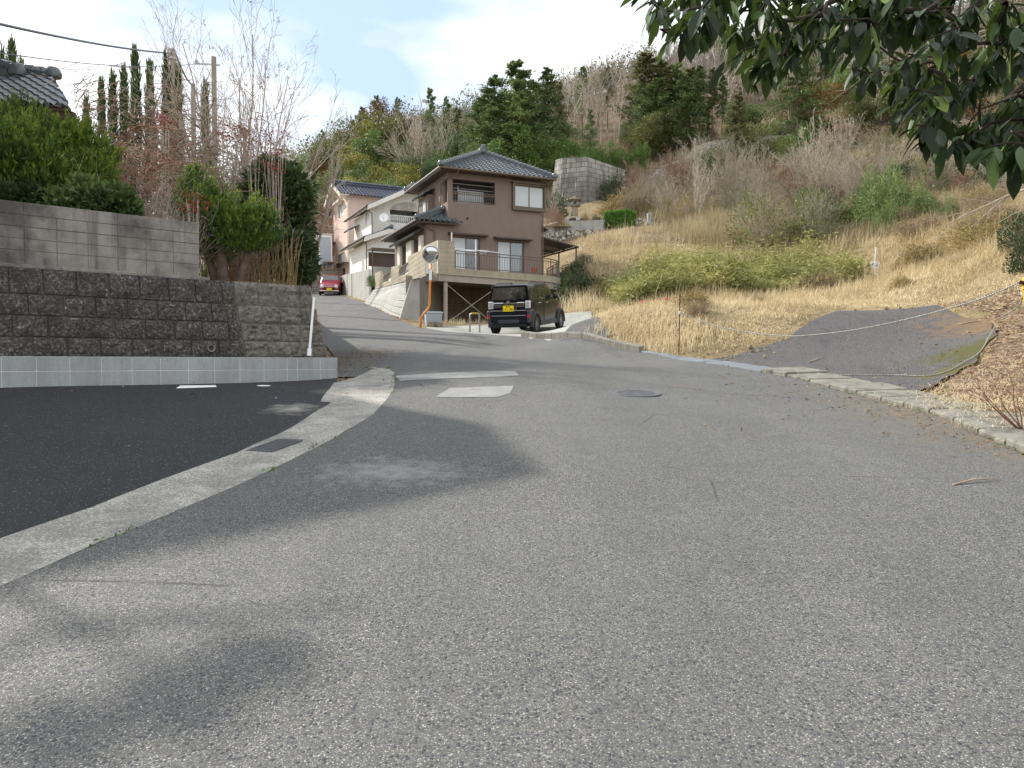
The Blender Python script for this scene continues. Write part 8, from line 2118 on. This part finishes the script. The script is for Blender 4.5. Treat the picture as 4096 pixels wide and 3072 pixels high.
# bare twiggy trees
def bare_at(name, label, px, pytop, Y, S, mat, scale_to=True, n=3, group=None, twmat=None, cat='tree', thr=.012, wide=1.0, lim=0):
    q = P(px, pytop, Y); z0 = gz(q.x, q.y); hmax = float(np.percentile([s[1][2] for s in S], 88 if lim else 100)); sc = (q.z - z0) / hmax
    S = [(a * np.array([wide, wide, 1]) * sc, b * np.array([wide, wide, 1]) * sc, c, d) for a, b, c, d in S]; t = thing(name, label, cat, (q.x, q.y, z0 - .05), 0, group)
    if lim: S = [s for s in S if abs(s[1][0]) < lim * (.85 + .15 * math.sin(s[1][2] * 7)) and .3 < s[1][2] < (q.z - z0) * (1.04 + .1 * math.sin(s[1][0] * 5)) and abs(s[1][1]) < lim * .7]
    A = [s for s in S if s[2] > thr]; B = [s for s in S if s[2] <= thr]
    if A: v, f, tn = segs_mesh(A, 5); link_mesh('trunk', np_mesh('trunk', v, f, tn), M[mat], t)
    if B: v, f, tn = segs_mesh(B, n); link_mesh('twigs', np_mesh('twigs', v, f, tn), M[twmat or mat], t)
    return t
def maple(seed, stems=4, dense=1.0):
    rng = random.Random(seed); S = []
    prm = [(6, .16, int(9 * dense), .9, .66, .01, .2), (5, .2, int(8 * dense), .85, .6, .01, .1), (4, .22, int(7 * dense), .85, .55, .0, .1), (3, .25, 0, 0, 0, 0, 0)]
    for i in range(stems):
        a = rng.uniform(0, 6.28); d = np.array([math.cos(a) * .75, math.sin(a) * .6, 1.0]); d /= np.linalg.norm(d); grow(rng, S, (math.cos(a) * .1, math.sin(a) * .1, 0), d, 2.6 * rng.uniform(.7, 1.1), .05, 0, prm)
    return [(a, b, max(c, .0095), max(d, .008)) for a, b, c, d in S]
for px, py, Y_, sd, lm, lab in ((480, 370, 17.0, 71, 1.5, 'brown densely twigged maple behind the second juniper'), (600, 330, 18.0, 72, 1.7, 'brown densely twigged maple just below the cypress spires'), (740, 380, 18.0, 73, 1.6, 'brown densely twigged maple in the middle of the bare thicket'), (850, 470, 18.5, 74, 1.3, 'brown densely twigged maple at the right end of the bare thicket'), (560, 520, 15.4, 75, 1.3, 'low reddish twigged maple in front of the taller ones'), (690, 560, 15.6, 76, 1.2, 'low brown twigged maple behind the grey wall top thicket'), (520, 330, 20.0, 79, 1.6, 'brown twigged maple at the back, in front of the left cypress spires'), (680, 320, 20.0, 80, 1.6, 'brown twigged maple at the back, in front of the right cypress spires'), (790, 400, 20.5, 81, 1.4, 'brown twigged maple at the back beside the brown pole'), (420, 480, 15.8, 77, 1.1, 'small brown twigged maple touching the second juniper'), (810, 560, 16.4, 78, 1.1, 'small brown twigged maple left of the spreading juniper')):
    bare_at('bare_maple', lab, px, py, Y_, maple(sd, 6), 'saptwig', group='bare maples in the left garden', wide=1.75, lim=lm, twmat='redtwig' if sd == 75 else 'browntwig')
def shoots(seed, n=10, spread=.35, dense=1.0):
    rng = random.Random(seed); S = []
    prm = [(9, .05, int(8 * dense), .36, .42, .035, .3), (6, .09, int(5 * dense), .45, .45, .03, .15), (4, .14, 2, .5, .5, .02, .3), (3, .15, 0, 0, 0, 0, 0)]
    for i in range(n):
        a = rng.uniform(0, 6.28); k = spread * rng.uniform(.1, 1.0); d = np.array([math.cos(a) * k, math.sin(a) * k * .6, 1.0]); d /= np.linalg.norm(d); grow(rng, S, (math.cos(a) * .2, math.sin(a) * .2, 0), d, 6.0 * rng.uniform(.6, 1.0), .04, 0, prm)
    return [(a, b, max(c, .0045), max(d, .0035)) for a, b, c, d in S]
cm = bare_at('crape_myrtle', 'tall bare tree of slender upright shoots against the sky', 1010, -140, 18.5, shoots(81, 13, .42), 'palebark', twmat='greytwig', wide=1.15)
r = np.random.RandomState(2); 
tw = cm.children[-1].data; co = np.empty(len(tw.vertices) * 3, np.float32); tw.vertices.foreach_get('co', co); co = co.reshape(-1, 3); pk = co[(co[:, 2] > 3.0)]; pk = pk[r.randint(len(pk), size=70)]
C = np.repeat(pk, 7, 0) + r.randn(490, 3) * .035; v, f, tn = leaf_quads(C, r.randn(490, 3), r.randn(490, 3), r.uniform(.03, .06, 490), r.uniform(.02, .04, 490), r.rand(490)); link_mesh('seed_heads', np_mesh('seed_heads', v, f, tn), M['browntwig'], cm)['kind'] = 'stuff'
bare_at('crape_myrtle', 'thinner bare tree of upright shoots left of the tall one', 830, 20, 19.5, shoots(82, 4, .35, .9), 'greytwig', twmat='greytwig')
bare_at('crape_myrtle', 'leaning bare shoots to the right of the tall bare tree, above the dark evergreen', 1190, 330, 18.5, shoots(83, 5, .6, .9), 'palebark', twmat='greytwig')
for px, py, Y_, sd, lab in ((600, 640, 13.6, 84, 'grey twiggy thicket on the wall top beside the second juniper'), (690, 700, 13.6, 85, 'grey twiggy thicket on the wall top left of the spreading juniper'), (930, 720, 15.5, 86, 'reddish brown twiggy bush behind the spreading juniper'), (1010, 760, 15.8, 88, 'twiggy grey bush between the spreading juniper and the dark evergreen')):
    rng = random.Random(sd); S = []
    for i in range(46):
        a = rng.uniform(0, 6.28); k = rng.uniform(.1, .7); d = np.array([math.cos(a) * k, math.sin(a) * k, 1.0]); d /= np.linalg.norm(d); grow(rng, S, (rng.gauss(0, .12), rng.gauss(0, .12), 0), d, 1.6 * rng.uniform(.6, 1), .008, 0, [(5, .12, 5, .5, .5, .0, .2), (4, .18, 3, .5, .5, 0, .2), (3, .2, 0, 0, 0, 0, 0)])
    bare_at('twiggy_shrub', lab, px, py, Y_, S, 'greytwig' if sd != 86 else 'redtwig', cat='shrub', thr=.006, group='twiggy shrubs in the left garden')
# nandinas with red sprays
for i, (px, py, Y_, w, lab) in enumerate(((1010, 560, 16.8, 55, 'red berried nandina sprays high in front of the tall bare tree'), (1110, 590, 16.8, 40, 'red nandina sprays above the dark evergreen tree'), (780, 810, 13.5, 26, 'cluster of red nandina berries against the spreading juniper'), (910, 540, 16.9, 30, 'small red nandina sprays left of the tall bare tree'), (655, 480, 16.6, 22, 'few red berries among the brown maple twigs'), (1100, 670, 16.6, 40, 'red tinged nandina leaves on top of the dark evergreen'))):
    q = P(px, py, Y_); s = Y_ / FPX; z0 = gz(q.x, q.y); t = thing('nandina', lab, 'shrub', (q.x, q.y, z0), 0, 'nandinas with red sprays'); r = np.random.RandomState(90 + i); m = 170
    C = np.array([0, 0, q.z - z0]) + r.randn(m, 3) * np.array([w, w, w]) * s * .7; c2 = C[r.randint(12, size=m)] + r.randn(m, 3) * .06
    v, f, tn = leaf_quads(c2, r.randn(m, 3), r.randn(m, 3), r.uniform(.03, .07, m), r.uniform(.02, .045, m), r.rand(m)); link_mesh('red_sprays', np_mesh('red_sprays', v, f, tn), M['redberry'], t)
    S = [(np.array([r.randn() * .05, 0, 0]), C[k], .008, .005) for k in range(9)]; v, f, tn = segs_mesh(S, 4); link_mesh('stems', np_mesh('stems', v, f, tn), M['greytwig'], t)
# slim cypress row behind the garden
cs = []
for s in (1, 2, 3):
    r = np.random.RandomState(100 + s); n = 2600; u = r.rand(n) ** .9; z = u * 6; rad = .62 * (1 - u) ** .8 * (1 + .25 * np.sin(z * 7 + s)) + .05; a = r.rand(n) * 6.28; C = np.column_stack([np.cos(a) * rad, np.sin(a) * rad, z]) + r.randn(n, 3) * .06
    t = thing('cypress_tree', None, 'tree'); v, f, tn = leaf_quads(C, np.column_stack([np.cos(a) * .4, np.sin(a) * .4, np.ones(n)]) + r.randn(n, 3) * .25, np.column_stack([np.cos(a), np.sin(a), np.zeros(n)]) + r.randn(n, 3) * .4, r.uniform(.12, .3, n), r.uniform(.05, .11, n), r.rand(n)); tree_parts(t, [(np.array([0, 0, -1.]), np.array([0, 0, 5.]), .09, .03)], (v, f, tn), M['bark'], M['cypress']); reg('cyp', t, 6.0)
cl = [(45, 170, 27), (85, 255, 27), (5, 210, 27), (345, 400, 31), (405, 320, 30), (450, 300, 30), (495, 278, 30), (540, 200, 29), (598, 250, 29), (665, 225, 28), (712, 270, 29), (820, 335, 31)]
for i, (px, py, Y_) in enumerate(sorted(cl)):
    place('cyp', px, py, Y_, rnd.uniform(0, 6), f'{ordw(i)} slim cypress spire from the left behind the left garden', 'cypress spires behind the left garden', wide=.34)
# brown bare thicket left of the pink house and trees behind it
scrub([('redsap', 1250, 790, 66, 1.2), ('redsap', 1300, 770, 70, 1.2), ('sap', 1225, 830, 64, 1.1), ('redsap', 1330, 840, 66, 1.1), ('sap', 1280, 860, 66, 1.2), ('redsap', 1210, 760, 72, 1.2)], 'bare thicket beside the pink house', {'redsap': 'reddish brown bare bush', 'sap': 'grey brown bare bush'}, 'in the thicket left of the pink house')
b_ = P(1480, 1130, 43.5)
place('greenbush', 1485, 1088, 42.6, .5, 'small green shrub growing by the lattice at the roadside wall', wide=.6, ground=P(1485, 1140, 42.6).z)
# ------------------------------------------------------------------ broadleaf branches hanging in at the top right
def m_oak():
    k = NT('glossy_evergreen_leaf'); at = k.n('ShaderNodeAttribute', attribute_name='tone').outputs['Fac']
    c = k.ramp(at, [(0, c3('142010')), (.5, c3('22351a')), (.85, c3('46602c')), (1, c3('758842'))]); k.fin(c, .42, None, .3)
    tr = k.n('ShaderNodeBsdfTranslucent'); k.put(tr.inputs['Color'], k.mix(.5, c, c3('7d9440'))); ms = k.n('ShaderNodeMixShader'); ms.inputs[0].default_value = .16
    k.t.links.new(k.b.outputs[0], ms.inputs[1]); k.t.links.new(tr.outputs[0], ms.inputs[2]); k.t.links.new(ms.outputs[0], k.o.inputs['Surface']); return k.m
M['oakleaf'] = m_oak(); M['darkbark'] = bark('dark_branch_bark', c3('352d27'), c3('4a4038'))
CL = [(2560, -10), (2600, 20), (2660, 60), (2590, 60), (2700, -20), (2740, 20), (2720, 130), (2680, 130), (2780, 60), (2820, 140), (2850, 10), (2890, 70), (2940, 150), (2900, 260), (2960, 290), (3010, 50), (3030, 180), (3060, 0), (3090, 120), (3100, 230), (3050, 250), (3160, 20), (3180, 130), (3150, 220), (3230, 10), (3220, 180), (3270, 200), (3290, 60), (3340, -10), (3350, 90), (3410, 20), (3430, 120), (3400, 200), (3480, 30), (3500, 100), (3520, 190), (3480, 290), (3440, 270), (3560, -10), (3590, 120), (3620, 40), (3640, 220), (3600, 310), (3560, 360), (3560, 430), (3620, 400), (3690, 60), (3700, 160), (3720, 280), (3680, 370), (3740, 430), (3780, 60), (3800, 160), (3790, 260), (3830, 360), (3780, 400), (3880, 50), (3900, 170), (3880, 290), (3920, 380), (3960, 60), (3990, 180), (3980, 290), (4020, 400), (4070, 100), (4090, 250), (4080, 380), (3660, 510), (3720, 520), (3770, 560), (3840, 540), (3880, 500), (3930, 530), (3960, 590), (4010, 560), (4060, 540), (3990, 640), (4050, 640), (3830, 590), (4100, 480), (4100, 590), (4130, 330), (4150, 150), (3250, -60), (3000, -60), (3500, -60), (3750, -60), (3950, -60), (2800, -60)]
r = random.Random(44); nodes = []
for i, (px, py) in enumerate(CL + [(px + 45, py - 25) for px, py in CL[4::2]]): nodes.append(P(px + r.uniform(-12, 12), py + r.uniform(-15, 5), r.uniform(2.35, 3.3)))
for i in range(60):     # the crown goes on above and beside the frame
    nodes.append(P(r.uniform(2700, 5200), r.uniform(-900, -80), r.uniform(2.2, 4.0)))
for i in range(26): nodes.append(P(r.uniform(4150, 5200), r.uniform(-100, 620), r.uniform(2.4, 4.2)))
root = Vector((4.7, 3.4, 0)); fork = Vector((4.5, 3.35, 3.6)); root.z = h(4.7, 3.4)
ot = thing('broadleaf_tree', 'dark glossy evergreen branches hanging down at the top right corner', 'tree', tuple(root))
order = sorted(range(len(nodes)), key=lambda i: (nodes[i] - fork).length); conn = [(fork, -1)]; par = {}; placed = [(-1, fork)]
for i in order:
    best = min(placed, key=lambda q: (q[1] - nodes[i]).length + .35 * (q[1] - fork).length + max(0, (nodes[i].z - q[1].z)) * .6); par[i] = best[0]; placed.append((i, nodes[i]))
wt_ = {i: 1 for i in range(len(nodes))}
for i in reversed(order):
    if par[i] >= 0: wt_[par[i]] += wt_[i]
S = []
for i in order:
    a = fork if par[i] < 0 else nodes[par[i]]; b = nodes[i]; m = a.lerp(b, .5) + Vector((r.gauss(0, .02), r.gauss(0, .02), .06 * (a - b).length)); rr_ = .0022 * math.sqrt(wt_[i]) + .0008
    S += [(np.array(a - root), np.array(m - root), rr_ * 1.15, rr_), (np.array(m - root), np.array(b - root), rr_, rr_ * .85)]
v, f, tn = segs_mesh(S, 6); link_mesh('branches', np_mesh('branches', v, f, tn), M['darkbark'], ot)
v, f, tn = segs_mesh([(np.array([0, 0, -.3]), np.array([-.1, 0, 1.8]), .16, .12), (np.array([-.1, 0, 1.8]), np.array(fork - root), .12, .06)], 10); link_mesh('trunk', np_mesh('trunk', v, f, tn), M['bark'], ot)
def leaf_set():
    V, F, T, b = [], [], [], 0; rs_ = np.random.RandomState(8); us = np.linspace(0, 1, 7); prof = np.array([.10, .5, .86, 1.0, .97, .66, .02])
    for i, nd in enumerate(nodes):
        base = np.array(nd - root); pa = fork if par[i] < 0 else nodes[par[i]]; tw_ = np.array((nd - pa)); tw_ /= max(1e-6, np.linalg.norm(tw_))
        for k in range(rs_.randint(9, 15)):
            s0 = base - tw_ * rs_.uniform(0, .14) + rs_.randn(3) * .008
            az = rs_.uniform(0, 6.28); d = np.array([math.cos(az), math.sin(az), 0]) * rs_.uniform(.25, .9) + np.array([0, 0, -rs_.uniform(.25, 1.1)]) + tw_ * .35; d /= np.linalg.norm(d)
            ln = rs_.uniform(.045, .105); w = ln * rs_.uniform(.33, .43); side = np.cross(d, [0, 0, 1.]) + rs_.randn(3) * .35; side -= d * side.dot(d); side /= np.linalg.norm(side); nn = np.cross(side, d); curl = rs_.uniform(.08, .35); fold = rs_.uniform(.12, .4)
            for j, (u, pw_) in enumerate(zip(us, prof)):
                c = s0 + d * (ln * u) + np.array([0, 0, -1.]) * (curl * ln * u * u) + d * .012; hw = w * .5 * pw_
                for q in (-1, 0, 1): V.append(c + side * hw * q + nn * (abs(q) * hw * fold)); T.append(0)
            tone = np.clip(rs_.normal(.42, .28), 0, 1); T[-21:] = [tone] * 21
            for j in range(6):
                for q in range(2): F.append((b + j * 3 + q, b + j * 3 + q + 1, b + j * 3 + q + 4, b + j * 3 + q + 3))
            b += 21
    return np.array(V), np.array(F), np.array(T)
me = np_mesh('leaves', *leaf_set()); me.polygons.foreach_set('use_smooth', [True] * len(me.polygons)); link_mesh('leaves', me, M['oakleaf'], ot)
# small reddish shrub at the right edge
q = P(4075, 1420, 7.6); rng = random.Random(15); S = []
for i in range(7):
    a = rng.uniform(0, 6.28); d = np.array([math.cos(a) * .7 - .3, math.sin(a) * .7, 1.0]); d /= np.linalg.norm(d); grow(rng, S, (0, 0, 0), d, rng.uniform(.5, .95), .008, 0, [(5, .12, 3, .7, .5, .03, .3), (4, .15, 2, .7, .5, .03, .3), (3, .15, 0, 0, 0, 0, 0)])
t = thing('bare_shrub', 'small reddish bare shrub at the right edge below the yellow post', 'shrub', (q.x + .05, q.y, h(q.x, q.y))); v, f, tn = segs_mesh(S, 5); link_mesh('twigs', np_mesh('twigs', v, f, tn), M['redtwig'], t)
q = Vector((-9.5, 8.6, 0)); q.z = h(q.x, q.y)  # unseen pine added only to cast the shadow streak on the near road
tufts('shadow_pine', 'pruned pine just outside the left edge whose crown shades the near road', [(.96 * k - .35, .62 * k - .48, 7.75 - q.z + .06 * math.sin(k * 5), .13, .07) for k in (-1.6, -1.25, -.9, -.55, -.2, .15, .5, .8)], 1200, .12, 'cypress', tuple(q), [(np.array([0, 0, -.3]), np.array([0, 0, 7.6 - q.z]), .07, .04), (np.array([0, 0, 7.3 - q.z]), np.array([-1.5, -.9, 7.7 - q.z]), .04, .02), (np.array([0, 0, 7.3 - q.z]), np.array([.85, .5, 7.7 - q.z]), .04, .02)], seed=55, upward=.2)
# prototypes nothing used
for lst in PROTOS.values():
    for t, _, used in lst:
        if not used:
            for c in list(t.children): bpy.data.objects.remove(c)
            bpy.data.objects.remove(t)
for o in bpy.data.objects:
    if '_h' in o: del o['_h']
